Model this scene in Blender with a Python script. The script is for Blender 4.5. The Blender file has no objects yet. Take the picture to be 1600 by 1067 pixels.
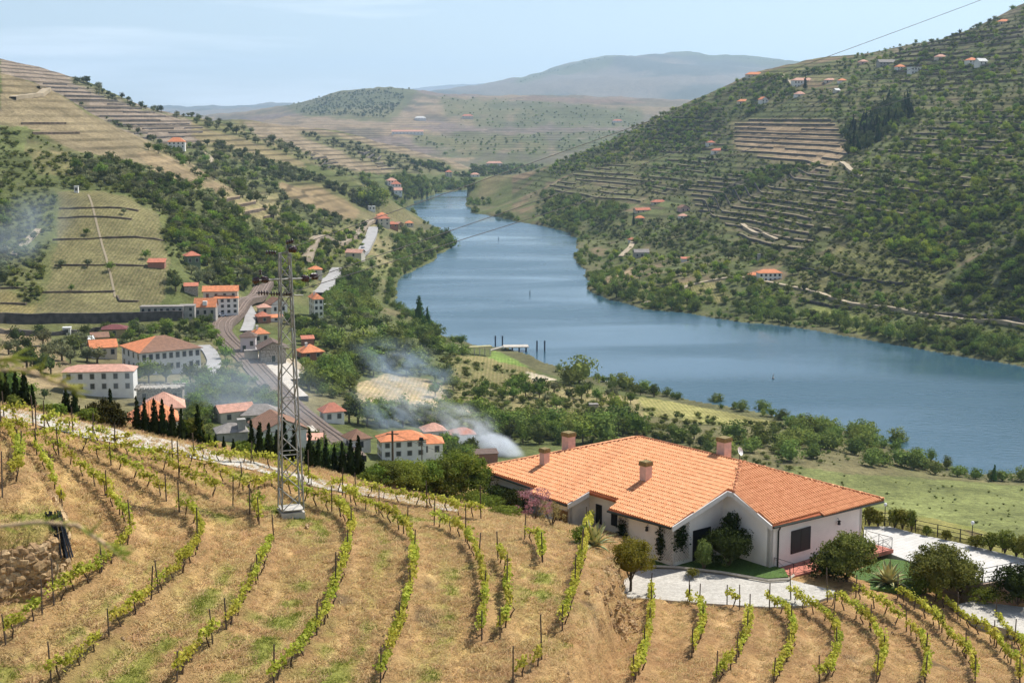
import bpy, math, random
import numpy as np
from mathutils import Vector, Matrix
rng = np.random.default_rng(7); random.seed(7)
S = bpy.context.scene
COL = S.collection
# ------------------------------------------------------------------ camera
W0, H0, FPX, HORIZON = 1600.0, 1067.0, 2222.2, 185.0
CAMZ = 110.0
PITCH = math.atan((H0/2-HORIZON)/FPX)
CP, SP = math.cos(PITCH), math.sin(PITCH)
cam_d = bpy.data.cameras.new('camera'); cam_d.lens = 50.0; cam_d.sensor_width = 36.0
cam_d.clip_start = 0.3; cam_d.clip_end = 40000
cam_d.dof.use_dof = True; cam_d.dof.focus_distance = 110.0; cam_d.dof.aperture_fstop = 5.6
cam = bpy.data.objects.new('camera', cam_d); COL.objects.link(cam)
cam.location = (0, 0, CAMZ); cam.rotation_euler = (math.pi/2-PITCH, 0, 0)
S.camera = cam
# ------------------------------------------------------------------ sky, sun, exposure
SUN_AZ, SUN_EL = math.radians(48), math.radians(53)      # to the right and beyond the valley
wd = bpy.data.worlds.new('World'); S.world = wd; wd.use_nodes = True
nt = wd.node_tree; nt.nodes.clear()
sky = nt.nodes.new('ShaderNodeTexSky'); sky.sky_type = 'NISHITA'; sky.sun_disc = False
sky.sun_elevation = SUN_EL; sky.sun_rotation = SUN_AZ; sky.altitude = 100; sky.air_density = 1.0; sky.dust_density = 0.1; sky.ozone_density = 4.0
bg = nt.nodes.new('ShaderNodeBackground'); bg.inputs[1].default_value = 0.086
out = nt.nodes.new('ShaderNodeOutputWorld')
# thin high cirrus all round the sky
tc = nt.nodes.new('ShaderNodeTexCoord'); mp = nt.nodes.new('ShaderNodeMapping'); mp.inputs['Scale'].default_value = (2.2, 2.2, 26); mp.inputs['Location'].default_value = (0.35, 0.1, 0.62)
nz = nt.nodes.new('ShaderNodeTexNoise'); nz.inputs['Scale'].default_value = 1.5; nz.inputs['Detail'].default_value = 5; nz.inputs['Roughness'].default_value = 0.5
rp = nt.nodes.new('ShaderNodeValToRGB'); rp.color_ramp.elements[0].position = 0.54; rp.color_ramp.elements[1].position = 0.8
rp.color_ramp.elements[1].color = (0.85, 0.85, 0.85, 1)
mx = nt.nodes.new('ShaderNodeMixRGB'); mx.inputs[2].default_value = (13.0, 13.2, 13.4, 1)
L = nt.links.new
L(tc.outputs['Generated'], mp.inputs[0]); L(mp.outputs[0], nz.inputs[0]); L(nz.outputs[0], rp.inputs[0]); L(rp.outputs[0], mx.inputs[0])
hsv = nt.nodes.new('ShaderNodeHueSaturation'); hsv.inputs['Saturation'].default_value = 0.7; L(sky.outputs[0], hsv.inputs['Color']); L(hsv.outputs[0], mx.inputs[1]); L(mx.outputs[0], bg.inputs[0]); L(bg.outputs[0], out.inputs[0])
sd = bpy.data.lights.new('sun', 'SUN'); sd.energy = 4.6; sd.angle = math.radians(0.53); sd.color = (1.0, 0.95, 0.87)
so = bpy.data.objects.new('sun', sd); COL.objects.link(so)
sdir = Vector((math.sin(SUN_AZ)*math.cos(SUN_EL), math.cos(SUN_AZ)*math.cos(SUN_EL), math.sin(SUN_EL)))
so.rotation_euler = (-sdir).to_track_quat('-Z', 'Y').to_euler()
so.location = (60, 60, 300)
S.view_settings.view_transform = 'Standard'; S.view_settings.look = 'None'; S.view_settings.gamma = 1.0
S.view_settings.exposure = 0.56
S.cycles.use_denoising = True; S.cycles.max_bounces = 6; S.cycles.transparent_max_bounces = 8
S.cycles.diffuse_bounces = 3; S.cycles.glossy_bounces = 2; S.cycles.transmission_bounces = 2; S.cycles.volume_bounces = 2
S.cycles.use_adaptive_sampling = True; S.cycles.adaptive_threshold = 0.02
S.cycles.volume_max_steps = 48; S.cycles.sample_clamp_indirect = 4.0
# ------------------------------------------------------------------ projection helpers
def ray(px, py):
    a = px-W0/2; b = H0/2-py
    return a, FPX*CP+b*SP, -FPX*SP+b*CP
def us(px, py):
    """pixel -> (X/Y, (Z-CAMZ)/Y)"""
    a, y, z = ray(px, py); return a/y, z/y
def at_Y(px, py, Y):
    u, s = us(px, py); return np.array((u*Y, Y, CAMZ+s*Y))
def at_z(px, py, z):
    u, s = us(px, py); Y = (z-CAMZ)/s; return np.array((u*Y, Y, z))
def project(X, Y, Z):
    dz = Z-CAMZ; f = Y*CP-dz*SP; up = Y*SP+dz*CP
    return W0/2+FPX*X/f, H0/2-FPX*up/f
def sm(a, b, x):
    t = np.clip((x-a)/(b-a), 0, 1); return t*t*(3-2*t)
def inpoly(poly, x, y):
    p = np.asarray(poly, float); x = np.asarray(x, float); y = np.asarray(y, float); r = np.zeros(x.shape, bool)
    x0, y0 = p[-1]
    for x1, y1 in p:
        c = ((y1 > y) != (y0 > y)); d = (y0-y1) if y0 != y1 else 1e-9
        r ^= c & (x < (x0-x1)*(y-y1)/d+x1); x0, y0 = x1, y1
    return r
def vnoise(x, y, seed=0):
    xi = np.floor(x).astype(np.int64); yi = np.floor(y).astype(np.int64); fx = x-xi; fy = y-yi
    fx = fx*fx*(3-2*fx); fy = fy*fy*(3-2*fy)
    def h(a, b):
        n = (a*374761393+b*668265263+seed*974711) & 0xffffffff
        n = ((n ^ (n >> 13))*1274126177) & 0xffffffff
        return ((n ^ (n >> 16)) & 0xffff)/65535.0
    return (h(xi, yi)*(1-fx)+h(xi+1, yi)*fx)*(1-fy)+(h(xi, yi+1)*(1-fx)+h(xi+1, yi+1)*fx)*fy
def fbm(x, y, o=4, seed=0):
    x = np.asarray(x, float); y = np.asarray(y, float)
    r = 0; a = .5
    for k in range(o):
        r = r+a*vnoise(x*2**k, y*2**k, seed+k*17); a *= .5
    return r/(1-.5**o)
# ------------------------------------------------------------------ mesh / object helpers
def mesh_np(name, V, F, mats=(), smooth=False, mi=None):
    V = np.ascontiguousarray(V, np.float32); F = np.ascontiguousarray(F, np.int32); k = F.shape[1]
    m = bpy.data.meshes.new(name); m.vertices.add(len(V)); m.vertices.foreach_set('co', V.ravel())
    m.loops.add(F.size); m.loops.foreach_set('vertex_index', F.ravel())
    m.polygons.add(len(F)); m.polygons.foreach_set('loop_start', np.arange(0, F.size, k, dtype=np.int32))
    m.polygons.foreach_set('loop_total', np.full(len(F), k, np.int32))
    if mi is not None: m.polygons.foreach_set('material_index', np.asarray(mi, np.int32))
    for a in mats: m.materials.append(a)
    m.update(calc_edges=True); m.validate()
    m.polygons.foreach_set('use_smooth', np.full(len(m.polygons), bool(smooth)))
    return m
class MB:
    """collects shapes that end up as one mesh"""
    def __init__(s): s.v = []; s.f = []
    def add(s, vs, fs):
        o = len(s.v); s.v += [tuple(map(float, p)) for p in vs]; s.f += [tuple(i+o for i in f) for f in fs]; return s
    def box(s, c, d, rz=0.0, taper=1.0):
        hx, hy, hz = d[0]/2, d[1]/2, d[2]/2; co, si = math.cos(rz), math.sin(rz); vs = []
        for z, t in ((-hz, 1), (hz, taper)):
            for x, y in ((-hx, -hy), (hx, -hy), (hx, hy), (-hx, hy)):
                x *= t; y *= t; vs.append((c[0]+x*co-y*si, c[1]+x*si+y*co, c[2]+z))
        return s.add(vs, [(3, 2, 1, 0), (4, 5, 6, 7), (0, 1, 5, 4), (1, 2, 6, 5), (2, 3, 7, 6), (3, 0, 4, 7)])
    def tube(s, pts, rad, n=6, cap=True):
        pts = [np.array(p, float) for p in pts]
        if not hasattr(rad, '__len__'): rad = [rad]*len(pts)
        vs = []; fs = []
        for i, p in enumerate(pts):
            t = pts[min(i+1, len(pts)-1)]-pts[max(i-1, 0)]; t = t/(np.linalg.norm(t)+1e-9)
            a = np.cross(t, (0, 0, 1.) if abs(t[2]) < .9 else (1., 0, 0)); a /= np.linalg.norm(a); b = np.cross(t, a)
            for k in range(n):
                w = 2*math.pi*k/n; vs.append(p+rad[i]*(a*math.cos(w)+b*math.sin(w)))
        for i in range(len(pts)-1):
            for k in range(n): fs.append((i*n+k, i*n+(k+1) % n, (i+1)*n+(k+1) % n, (i+1)*n+k))
        if cap: fs.append(tuple(range(n))[::-1]); fs.append(tuple((len(pts)-1)*n+k for k in range(n)))
        return s.add(vs, fs)
    def bar(s, a, b, w=.05): return s.tube([a, b], w/2*1.2, 4)
    def mesh(s, name, mat=None, smooth=False):
        m = bpy.data.meshes.new(name); m.from_pydata(s.v, [], s.f); m.update()
        if mat: m.materials.append(mat)
        if smooth: m.polygons.foreach_set('use_smooth', np.full(len(m.polygons), True))
        return m
    def obj(s, name, mat=None, parent=None, smooth=False, **k): return put(name, s.mesh(name, mat, smooth), parent, **k)
def put(name, mesh, parent=None, loc=None, rot=None, scale=None, label=None, cat=None, group=None, kind=None):
    o = bpy.data.objects.new(name, mesh); COL.objects.link(o)
    if parent is not None: o.parent = parent
    if loc is not None: o.location = [float(q) for q in loc]
    if rot is not None: o.rotation_euler = (0, 0, rot) if not hasattr(rot, '__len__') else [float(q) for q in rot]
    if scale is not None: o.scale = (scale,)*3 if not hasattr(scale, '__len__') else [float(q) for q in scale]
    if label: o['label'] = label
    if cat: o['category'] = cat
    if group: o['group'] = group
    if kind: o['kind'] = kind
    return o
def empty(name, loc, rot=0.0, label=None, cat=None, group=None, scale=None):
    o = put(name, None, None, loc, rot, scale, label, cat, group); o.empty_display_size = .3; return o
def children_copy(src, name=None, **k):
    o = put(name or src.name.split('.')[0], src.data, **k)
    for c in src.children: 
        d = c.copy(); COL.objects.link(d); d.parent = o
    return o
# ------------------------------------------------------------------ materials
MATS = {}
def mat(name, col, rough=.85, var=.12, scale=4.0, bump=0.0, bscale=None, coord='Object', metal=0.0, spec=.3, rnd=0.0, col2=None, detail=4, stretch=(1, 1, 1)):
    if name in MATS: return MATS[name]
    m = bpy.data.materials.new(name); m.use_nodes = True; n = m.node_tree.nodes; l = m.node_tree.links.new
    p = n['Principled BSDF']; p.inputs['Roughness'].default_value = rough; p.inputs['Metallic'].default_value = metal
    p.inputs['Specular IOR Level'].default_value = spec
    t = n.new('ShaderNodeTexCoord'); mp = n.new('ShaderNodeMapping'); mp.inputs['Scale'].default_value = stretch; l(t.outputs[coord], mp.inputs[0])
    z = n.new('ShaderNodeTexNoise'); z.inputs['Scale'].default_value = scale; z.inputs['Detail'].default_value = detail; l(mp.outputs[0], z.inputs[0])
    c1 = tuple(max(0, q*(1-var)) for q in col); c2 = tuple(min(1, q*(1+var)) for q in col) if col2 is None else col2
    r = n.new('ShaderNodeValToRGB'); r.color_ramp.elements[0].position = .35; r.color_ramp.elements[1].position = .68
    r.color_ramp.elements[0].color = (*c1, 1); r.color_ramp.elements[1].color = (*c2, 1); l(z.outputs[0], r.inputs[0]); o = r.outputs[0]
    if rnd:
        i = n.new('ShaderNodeObjectInfo'); mr = n.new('ShaderNodeMapRange'); mr.inputs[3].default_value = 1-rnd; mr.inputs[4].default_value = 1+rnd
        h = n.new('ShaderNodeVectorMath'); h.operation = 'SCALE'; l(i.outputs['Random'], mr.inputs[0]); l(o, h.inputs[0]); l(mr.outputs[0], h.inputs['Scale']); o = h.outputs[0]
    l(o, p.inputs['Base Color'])
    if bump:
        b = n.new('ShaderNodeBump'); b.inputs['Strength'].default_value = bump; b.inputs['Distance'].default_value = .05
        z2 = n.new('ShaderNodeTexNoise'); z2.inputs['Scale'].default_value = bscale or scale*4; z2.inputs['Detail'].default_value = 5; l(mp.outputs[0], z2.inputs[0])
        l(z2.outputs[0], b.inputs['Height']); l(b.outputs[0], p.inputs['Normal'])
    MATS[name] = m; return m
def leafmat(name, c1, c2, trans=.35, rnd=.25, scale=1.5):
    if name in MATS: return MATS[name]
    m = bpy.data.materials.new(name); m.use_nodes = True; n = m.node_tree.nodes; l = m.node_tree.links.new; n.clear()
    o = n.new('ShaderNodeOutputMaterial'); d = n.new('ShaderNodeBsdfDiffuse'); t = n.new('ShaderNodeBsdfTranslucent'); mixs = n.new('ShaderNodeMixShader'); mixs.inputs[0].default_value = trans
    g = n.new('ShaderNodeNewGeometry'); i = n.new('ShaderNodeObjectInfo'); r = n.new('ShaderNodeValToRGB')
    r.color_ramp.elements[0].color = (*c1, 1); r.color_ramp.elements[1].color = (*c2, 1)
    l(g.outputs['Random Per Island'], r.inputs[0])
    mr = n.new('ShaderNodeMapRange'); mr.inputs[3].default_value = 1-rnd; mr.inputs[4].default_value = 1+rnd
    hs = n.new('ShaderNodeHueSaturation'); l(i.outputs['Random'], mr.inputs[0]); l(mr.outputs[0], hs.inputs['Value']); l(r.outputs[0], hs.inputs['Color'])
    m2 = n.new('ShaderNodeMapRange'); m2.inputs[3].default_value = .475; m2.inputs[4].default_value = .52
    w = n.new('ShaderNodeMath'); w.operation = 'FRACT'; mu = n.new('ShaderNodeMath'); mu.operation = 'MULTIPLY'; mu.inputs[1].default_value = 7.31
    l(i.outputs['Random'], mu.inputs[0]); l(mu.outputs[0], w.inputs[0]); l(w.outputs[0], m2.inputs[0]); l(m2.outputs[0], hs.inputs['Hue'])
    l(hs.outputs[0], d.inputs[0]); l(hs.outputs[0], t.inputs[0]); l(d.outputs[0], mixs.inputs[1]); l(t.outputs[0], mixs.inputs[2]); l(mixs.outputs[0], o.inputs[0])
    MATS[name] = m; return m
# ------------------------------------------------------------------ valley terrain: a height field through surveyed points
CPT = []
def FY(Y): return Y if Y <= 2600 else 2600*(Y/2600)**1.6      # the far ranges
def cz(*a):                                # (pixel x, pixel y, height)
    for px, py, z in a: CPT.append(at_z(px, py, z))
def cy(*a):                                # (pixel x, pixel y, distance)
    for px, py, Y in a: CPT.append(at_Y(px, py, Y))
def cw(*a):                                # (pixel column, distance, height): ground that lies out of sight
    for px, Y, z in a: CPT.append(np.array(((px-800)/2195*Y, Y, z)))
SHORE_L = [(2000, 850), (1800, 795), (1600, 745), (1510, 742), (1440, 715), (1390, 692), (1300, 665), (1220, 655), (1150, 640), (1090, 628), (1020, 612), (950, 597), (900, 588), (840, 560), (790, 545), (740, 540), (690, 525), (650, 495), (612, 475), (622, 445), (650, 420), (690, 396), (709, 376), (696, 362), (665, 348), (640, 336), (630, 326), (645, 316), (680, 303), (735, 297)]
SHORE_R = [(738, 305), (726, 318), (740, 333), (800, 346), (870, 357), (902, 372), (903, 400), (915, 438), (940, 465), (1000, 484), (1070, 490), (1150, 503), (1250, 513), (1330, 526), (1450, 549), (1600, 573), (1800, 606), (2000, 640)]
cz(*[(x, y, -.3) for x, y in SHORE_L+SHORE_R])
cz(*[(x, y, -5) for x, y in ((900, 420), (850, 470), (800, 400), (760, 360), (750, 330), (690, 320), (740, 310), (700, 450), (900, 530), (1050, 560), (1200, 590), (1400, 640), (1600, 650), (1850, 720))])
cz((600, 600, 12), (700, 620, 10), (620, 660, 15), (800, 650, 8), (900, 640, 7), (1000, 650, 6), (1100, 655, 5), (800, 700, 12), (650, 720, 18), (950, 690, 10), (1150, 700, 8), (1300, 720, 7), (1450, 770, 7),
   (1590, 800, 9), (1400, 800, 10), (1300, 780, 10), (1500, 820, 12), (1800, 860, 10), (560, 540, 14), (650, 530, 6), (700, 560, 6), (800, 590, 5), (520, 600, 17), (560, 480, 11), (600, 430, 6), (640, 400, 5), (560, 420, 14), (660, 375, 4), (600, 350, 12), (620, 340, 9),
   (100, 620, 30), (235, 585, 28), (300, 582, 27), (40, 600, 34), (150, 545, 29), (40, 540, 31), (250, 640, 28), (350, 660, 25), (430, 690, 23), (470, 560, 19), (600, 700, 18), (150, 512, 26), (30, 515, 28), (280, 508, 25),
   (520, 690, 22), (440, 620, 22), (385, 560, 22), (345, 520, 22), (365, 495, 22), (400, 470, 22), (480, 410, 22), (520, 380, 22), (570, 350, 22), (430, 500, 20), (480, 490, 17), (515, 440, 14), (580, 375, 14))
cw((0, 125, 62), (0, 200, 48), (0, 300, 38), (300, 130, 55), (300, 200, 42), (300, 300, 31), (600, 135, 48), (600, 200, 36), (600, 300, 22), (900, 140, 42), (900, 220, 25), (900, 320, 13), (1200, 140, 42), (1200, 220, 22), (1200, 300, 12),
   (1500, 140, 42), (1500, 220, 20), (1500, 290, 13), (2000, 140, 40), (2000, 250, 14), (-400, 130, 70), (-400, 300, 55))
cy((180, 470, 612), (180, 390, 665), (180, 320, 720), (130, 295, 745), (30, 450, 600), (30, 350, 670), (10, 280, 745), (280, 430, 645), (300, 380, 705), (350, 330, 800), (300, 300, 800), (400, 400, 770), (420, 340, 900), (460, 380, 890),
   (60, 230, 850), (200, 260, 860), (0, 200, 870), (100, 180, 950), (0, 150, 940), (0, 118, 1020), (70, 138, 1030), (140, 185, 1050), (200, 208, 1060), (260, 233, 1080), (320, 268, 1090), (380, 305, 1090), (430, 345, 1030),
   (500, 310, 1300), (440, 290, 1300), (560, 335, 1250), (450, 255, 1500), (350, 232, 1500), (20, 95, 1700), (100, 115, 1720), (170, 150, 1740), (240, 175, 1750), (300, 188, 1780), (370, 204, 1800), (100, 155, 1480), (200, 195, 1450), (0, 112, 1500),
   (450, 228, 1750), (500, 262, 1650), (560, 285, 1600), (590, 302, 1550), (610, 315, 1480), (400, 196, 2300), (460, 200, 2320), (520, 206, 2350), (600, 226, 2400), (680, 248, 2400), (745, 268, 2350), (560, 240, 2000), (650, 265, 2000), (700, 283, 1950), (620, 287, 1800))
cw((0, 1230, 112), (150, 1230, 88), (300, 1200, 62), (400, 1190, 42), (0, 2000, 150), (150, 2050, 125), (300, 2050, 85), (400, 2050, 72), (400, 2700, 40), (550, 2750, 35), (700, 2750, 12), (-400, 600, 60), (-400, 1000, 150), (-400, 1700, 200), (-400, 2300, 160))
cy((800, 284, 2450), (750, 263, 2700), (850, 266, 2650), (800, 240, 3000), (700, 230, 3100), (900, 235, 3000), (600, 200, 3300), (800, 205, 3500), (950, 200, 3500), (500, 195, 3400), (430, 186, 3800), (400, 190, 4200), (430, 180, 4250), (470, 166, 4300), (510, 150, 4300), (560, 141, 4300),
   (620, 137, 4300), (690, 150, 4300), (780, 152, 4300), (860, 150, 4400), (560, 175, 3800), (750, 180, 3800), (900, 175, 3800), (1000, 190, 3700), (1050, 158, 4500), (1200, 160, 4500), (300, 200, 4200),
   (780, 139, 7500), (850, 112, 7500), (910, 95, 7500), (960, 83, 7500), (1000, 88, 7500), (1050, 78, 7500), (1110, 86, 7500), (1230, 94, 7500), (1275, 103, 7500), (1400, 125, 7500), (950, 130, 6300), (1100, 128, 6300), (850, 140, 6300), (300, 171, 8000), (360, 174, 8000), (425, 161, 8000), (200, 172, 8000),
   (640, 141, 10500), (700, 134, 10500), (780, 132, 10500))
cw((400, 5300, 60), (560, 5300, 110), (700, 5300, 120), (900, 5400, 140), (1100, 5400, 140), (100, 3000, 90), (100, 5000, 100), (600, 8000, 120), (500, 10500, 150), (900, 9500, 300), (1100, 9500, 320), (1400, 9500, 200), (0, 13000, 100), (500, 13000, 100), (900, 13000, 150), (1400, 13000, 100), (-400, 4500, 120), (-400, 8000, 140), (2000, 4000, 150), (2000, 8000, 150))
cy((1300, 480, 790), (1400, 505, 722), (1550, 530, 670), (1480, 520, 690))
cz( (1150, 470, 5), (1000, 440, 8), (950, 400, 4), (850, 340, 6), (1200, 475, 6))
cy((1200, 440, 850), (1050, 400, 1050), (1000, 370, 1180), (950, 340, 1350), (900, 320, 1500), (800, 315, 1750), (1100, 350, 1250), (1100, 300, 1400), (1000, 300, 1500), (900, 280, 1700), (1000, 250, 1700), (1100, 240, 1600), (1100, 185, 1750), (1200, 300, 1150), (1200, 250, 1400),
   (1200, 200, 1550), (1200, 155, 1700), (1300, 420, 850), (1300, 380, 920), (1300, 320, 1020), (1300, 250, 1200), (1300, 200, 1400), (1300, 150, 1550), (1400, 400, 830), (1400, 300, 980), (1400, 200, 1250), (1400, 130, 1550), (1500, 400, 815), (1500, 300, 900), (1500, 200, 1150), (1500, 110, 1450), (1580, 250, 950), (1580, 120, 1300),
   (1600, 368, 760), (1530, 415, 750), (1470, 470, 740), (1550, 480, 710), (1600, 455, 705), (1800, 540, 660), (735, 316, 1850), (800, 291, 1880), (900, 246, 1900), (1000, 196, 1900), (1100, 151, 1850), (1160, 126, 1820), (1200, 116, 1800), (1270, 106, 1780), (1310, 97, 1770), (1400, 84, 1750), (1500, 50, 1680), (1600, 12, 1600), (1700, -25, 1550),
   (2000, 400, 750), (2000, 100, 1100), (2000, -50, 1500))
cw((800, 2200, 6), (900, 2250, 20), (1000, 2300, 55), (1100, 2300, 70), (1200, 2300, 110), (1400, 2300, 130), (1600, 2100, 190), (1000, 2900, 45), (1200, 3000, 70), (1500, 3000, 100))
CPT = [np.array((0, 0, CAMZ))+(p-np.array((0, 0, CAMZ)))*(FY(p[1])/p[1]) for p in CPT]
C = np.array(CPT); cu = C[:, 0]/C[:, 1]; cv = np.log(C[:, 1]); cs = C[:, 2]/C[:, 1]
def _phi(r2): return r2*np.log(r2+1e-12)
n_ = len(C); K = _phi((cu[:, None]-cu)**2+(cv[:, None]-cv)**2)+np.eye(n_)*2e-5
Pm = np.c_[np.ones(n_), cu, cv]; A = np.block([[K, Pm], [Pm.T, np.zeros((3, 3))]]); sol = np.linalg.solve(A, np.r_[cs, 0, 0, 0])
def tps(u, v):
    r = sol[n_]+sol[n_+1]*u+sol[n_+2]*v
    for k in range(n_): r += sol[k]*_phi((u-cu[k])**2+(v-cv[k])**2)
    return r
UG = np.r_[np.linspace(-.62, -.405, 30)[:-1], np.arange(-.405, .405, .00165), np.linspace(.406, .62, 30)]
VG = np.r_[np.linspace(math.log(118), math.log(330), 60)[:-1], np.linspace(math.log(330), math.log(2600), 440)[:-1], np.linspace(math.log(2600), math.log(30000), 190)]
Ug, Vg = np.meshgrid(UG, VG); Yg = np.exp(Vg); Xg = Ug*Yg
# interpolate the smooth surface from a coarser grid
uc = np.linspace(-.62, .62, 260); vc = np.linspace(VG[0], VG[-1], 380); UC, VC = np.meshgrid(uc, vc); ZC = tps(UC, VC)
def bil(Z, us_, vs_, u, v):
    i = np.clip(np.searchsorted(us_, u)-1, 0, len(us_)-2); j = np.clip(np.searchsorted(vs_, v)-1, 0, len(vs_)-2)
    a = np.clip((u-us_[i])/(us_[i+1]-us_[i]), 0, 1); b = np.clip((v-vs_[j])/(vs_[j+1]-vs_[j]), 0, 1)
    return (Z[j, i]*(1-a)+Z[j, i+1]*a)*(1-b)+(Z[j+1, i]*(1-a)+Z[j+1, i+1]*a)*b
Zg = bil(ZC, uc, vc, Ug, Vg)*Yg
rel = sm(5, 32, Zg)*np.clip(Yg/900, .25, 3.2)
Zg += rel*((fbm(Xg/90, Yg/90, 4, 3)-.5)*7+(fbm(Xg/14, Yg/14, 2, 9)-.5)*1.2)
Zg += sm(7500, 10000, Yg)*(fbm(Xg/900, Yg/900, 5, 23)-.5)*150
RIV = [tuple(at_z(x, y, 0.0)[:2]) for x, y in SHORE_L]+[tuple(at_z(x, y, 0.0)[:2]) for x, y in SHORE_R]
inr = inpoly(RIV, Xg+(fbm(Xg/40, Yg/40, 3, 77)-.5)*14*np.clip(Yg/900, .4, 1.4), Yg+(fbm(Xg/40, Yg/40, 3, 78)-.5)*14*np.clip(Yg/900, .4, 1.4))
Zg = np.where(inr, np.minimum(Zg, -1.5), np.where(Yg < 2500, np.maximum(Zg, .55), Zg))
Zg = np.maximum(Zg, -6)
def ground(X, Y): 
    X = np.asarray(X, float); Y = np.asarray(Y, float); return bil(Zg, UG, VG, X/Y, np.log(Y))
def hit(px, py, y0=130, y1=28000):
    """where the line of sight through a pixel first meets the valley ground"""
    u, s = us(px, py); v = np.linspace(math.log(y0), math.log(y1), 2600); Y = np.exp(v)
    d = CAMZ+s*Y-bil(Zg, UG, VG, np.full_like(v, u), v); k = np.nonzero(d <= 0)[0]
    if len(k) == 0: return None
    k = k[0]
    if k == 0: Yh = Y[0]
    else: t = d[k-1]/(d[k-1]-d[k]); Yh = Y[k-1]+(Y[k]-Y[k-1])*t
    return np.array((u*Yh, Yh, float(ground(u*Yh, Yh))))
PXg, PYg = project(Xg, Yg, Zg)
# ------------------------------------------------------------------ the near hill with the vineyard, on which house and lane stand
def fit2(pts):
    P = np.array(pts); n = len(P); K = _phi(((P[:, None, :2]-P[None, :, :2])**2).sum(-1)/900)+np.eye(n)*.03
    Q = np.c_[np.ones(n), P[:, :2]/30]; s = np.linalg.solve(np.block([[K, Q], [Q.T, np.zeros((3, 3))]]), np.r_[P[:, 2], 0, 0, 0])
    def f(X, Y):
        r = s[n]+s[n+1]*X/30+s[n+2]*Y/30
        for k in range(n): r = r+s[k]*_phi(((X-P[k, 0])**2+(Y-P[k, 1])**2)/900)
        return r
    return f
UPT = [at_Y(*p) for p in ((0, 1067, 55), (250, 1067, 57.5), (500, 1067, 58.5), (800, 1067, 61), (50, 950, 60.5), (300, 900, 67), (540, 870, 73), (700, 880, 74), (860, 900, 74), (200, 760, 76), (430, 800, 80), (640, 810, 84), (800, 805, 91),
       (0, 645, 80), (150, 680, 82), (300, 720, 85), (450, 745, 89), (600, 772, 93), (730, 792, 97), (0, 632, 85), (200, 671, 88), (400, 715, 92), (560, 752, 97), (700, 783, 101), (840, 814, 96), (900, 830, 90.5), (950, 852, 86.5), (915, 860, 83), (870, 980, 68))]
LPT = [at_z(*p) for p in ((1000, 905, 80.3), (1100, 930, 80.3), (1250, 930, 80.3), (1200, 900, 80.3), (1350, 960, 79.8), (1450, 960, 78.9), (1550, 1000, 78.5), (1000, 1060, 81.9), (1250, 1060, 80.9), (1500, 1067, 80.2), (1000, 960, 80.8), (1600, 960, 78), (1380, 925, 80.0), (1600, 1067, 79.6), (1150, 980, 80.6))]
Uf, Lf = fit2(UPT), fit2(LPT)
def side(line, X, Y):
    """distance to a plan polyline, positive on its right-hand side"""
    best = np.full(np.shape(X), 1e9); sg = np.zeros(np.shape(X))
    for (x0, y0), (x1, y1) in zip(line[:-1], line[1:]):
        dx, dy = x1-x0, y1-y0; t = np.clip(((X-x0)*dx+(Y-y0)*dy)/(dx*dx+dy*dy), 0, 1)
        d = np.hypot(X-x0-t*dx, Y-y0-t*dy); c = (X-x0)*dy-(Y-y0)*dx; k = d < best
        best = np.where(k, d, best); sg = np.where(k, np.sign(c), sg)
    return best*sg
BANK = [(0.2, 30), (1.2, 50), (2.2, 61.5), (3.6, 68), (5.0, 76), (6.0, 86), (6.5, 90), (9, 99), (12, 120)]     # right-hand side = lower ground
EDGE = [(-70, 72)]+[tuple(at_Y(*p)[:2]) for p in ((-300, 575, 80), (0, 628, 86), (200, 667, 89.5), (400, 711, 93.5), (560, 747, 98.5), (660, 768, 103))]+[(-3, 113), (10, 122), (20, 112.5), (26.5, 107), (31.5, 102.8), (37.5, 98.2), (50, 89), (75, 74)]
KNOB = [(-45, 58.5), (-22.6, 61), (-21.2, 62.6), (-20.7, 64.2), (-21.4, 66), (-22.9, 68.4), (-24.5, 71.2), (-26.6, 75.5), (-30, 80), (-45, 80)]
def hillz(X, Y):
    X = np.asarray(X, float); Y = np.asarray(Y, float)
    b = side(BANK, X, Y); up = Uf(X, Y); lo = Lf(X, Y)
    hp = sm(30, 46, X)*sm(85, 95, Y)
    lo = np.where(Y > 92, 80.25+(lo-80.25)*np.exp(-((Y-92)/4)**2), lo)
    lo = lo-hp*1.6
    z = up+(lo-up)*sm(-.15, 1.5, b+(vnoise(X*.9, Y*.9, 5)-.5)*.7)
    ins = inpoly(KNOB, X, Y); d = np.abs(side(KNOB+KNOB[:1], X, Y))
    z = z+np.where(ins, 2.7*sm(0, .55, d)*(1-sm(66.5, 77, Y)), 0)
    z = z+np.where(ins, 0, -.25*np.exp(-(d/1.2)**2)*(Y < 70))
    e = -side(EDGE, X, Y); e = np.maximum(e-1.2, 0)
    return z-(.55*e+.012*e*e)
def hitn(px, py, off=0.0):
    u, s = us(px, py); Y = np.linspace(36, 135, 1400); d = CAMZ+s*Y-hillz(u*Y, Y)-off; k = np.nonzero(d <= 0)[0]
    if len(k) == 0: return None
    k = max(k[0], 1); t = d[k-1]/(d[k-1]-d[k]+1e-9); Yh = Y[k-1]+(Y[k]-Y[k-1])*t
    return np.array((u*Yh, Yh, float(hillz(u*Yh, Yh))))
hx = np.arange(-58, 72, .3); hy = np.r_[np.arange(30, 112, .3), np.arange(112, 150, 1.0)]; HX, HY = np.meshgrid(hx, hy)
HZ0 = hillz(HX, HY)
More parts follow.
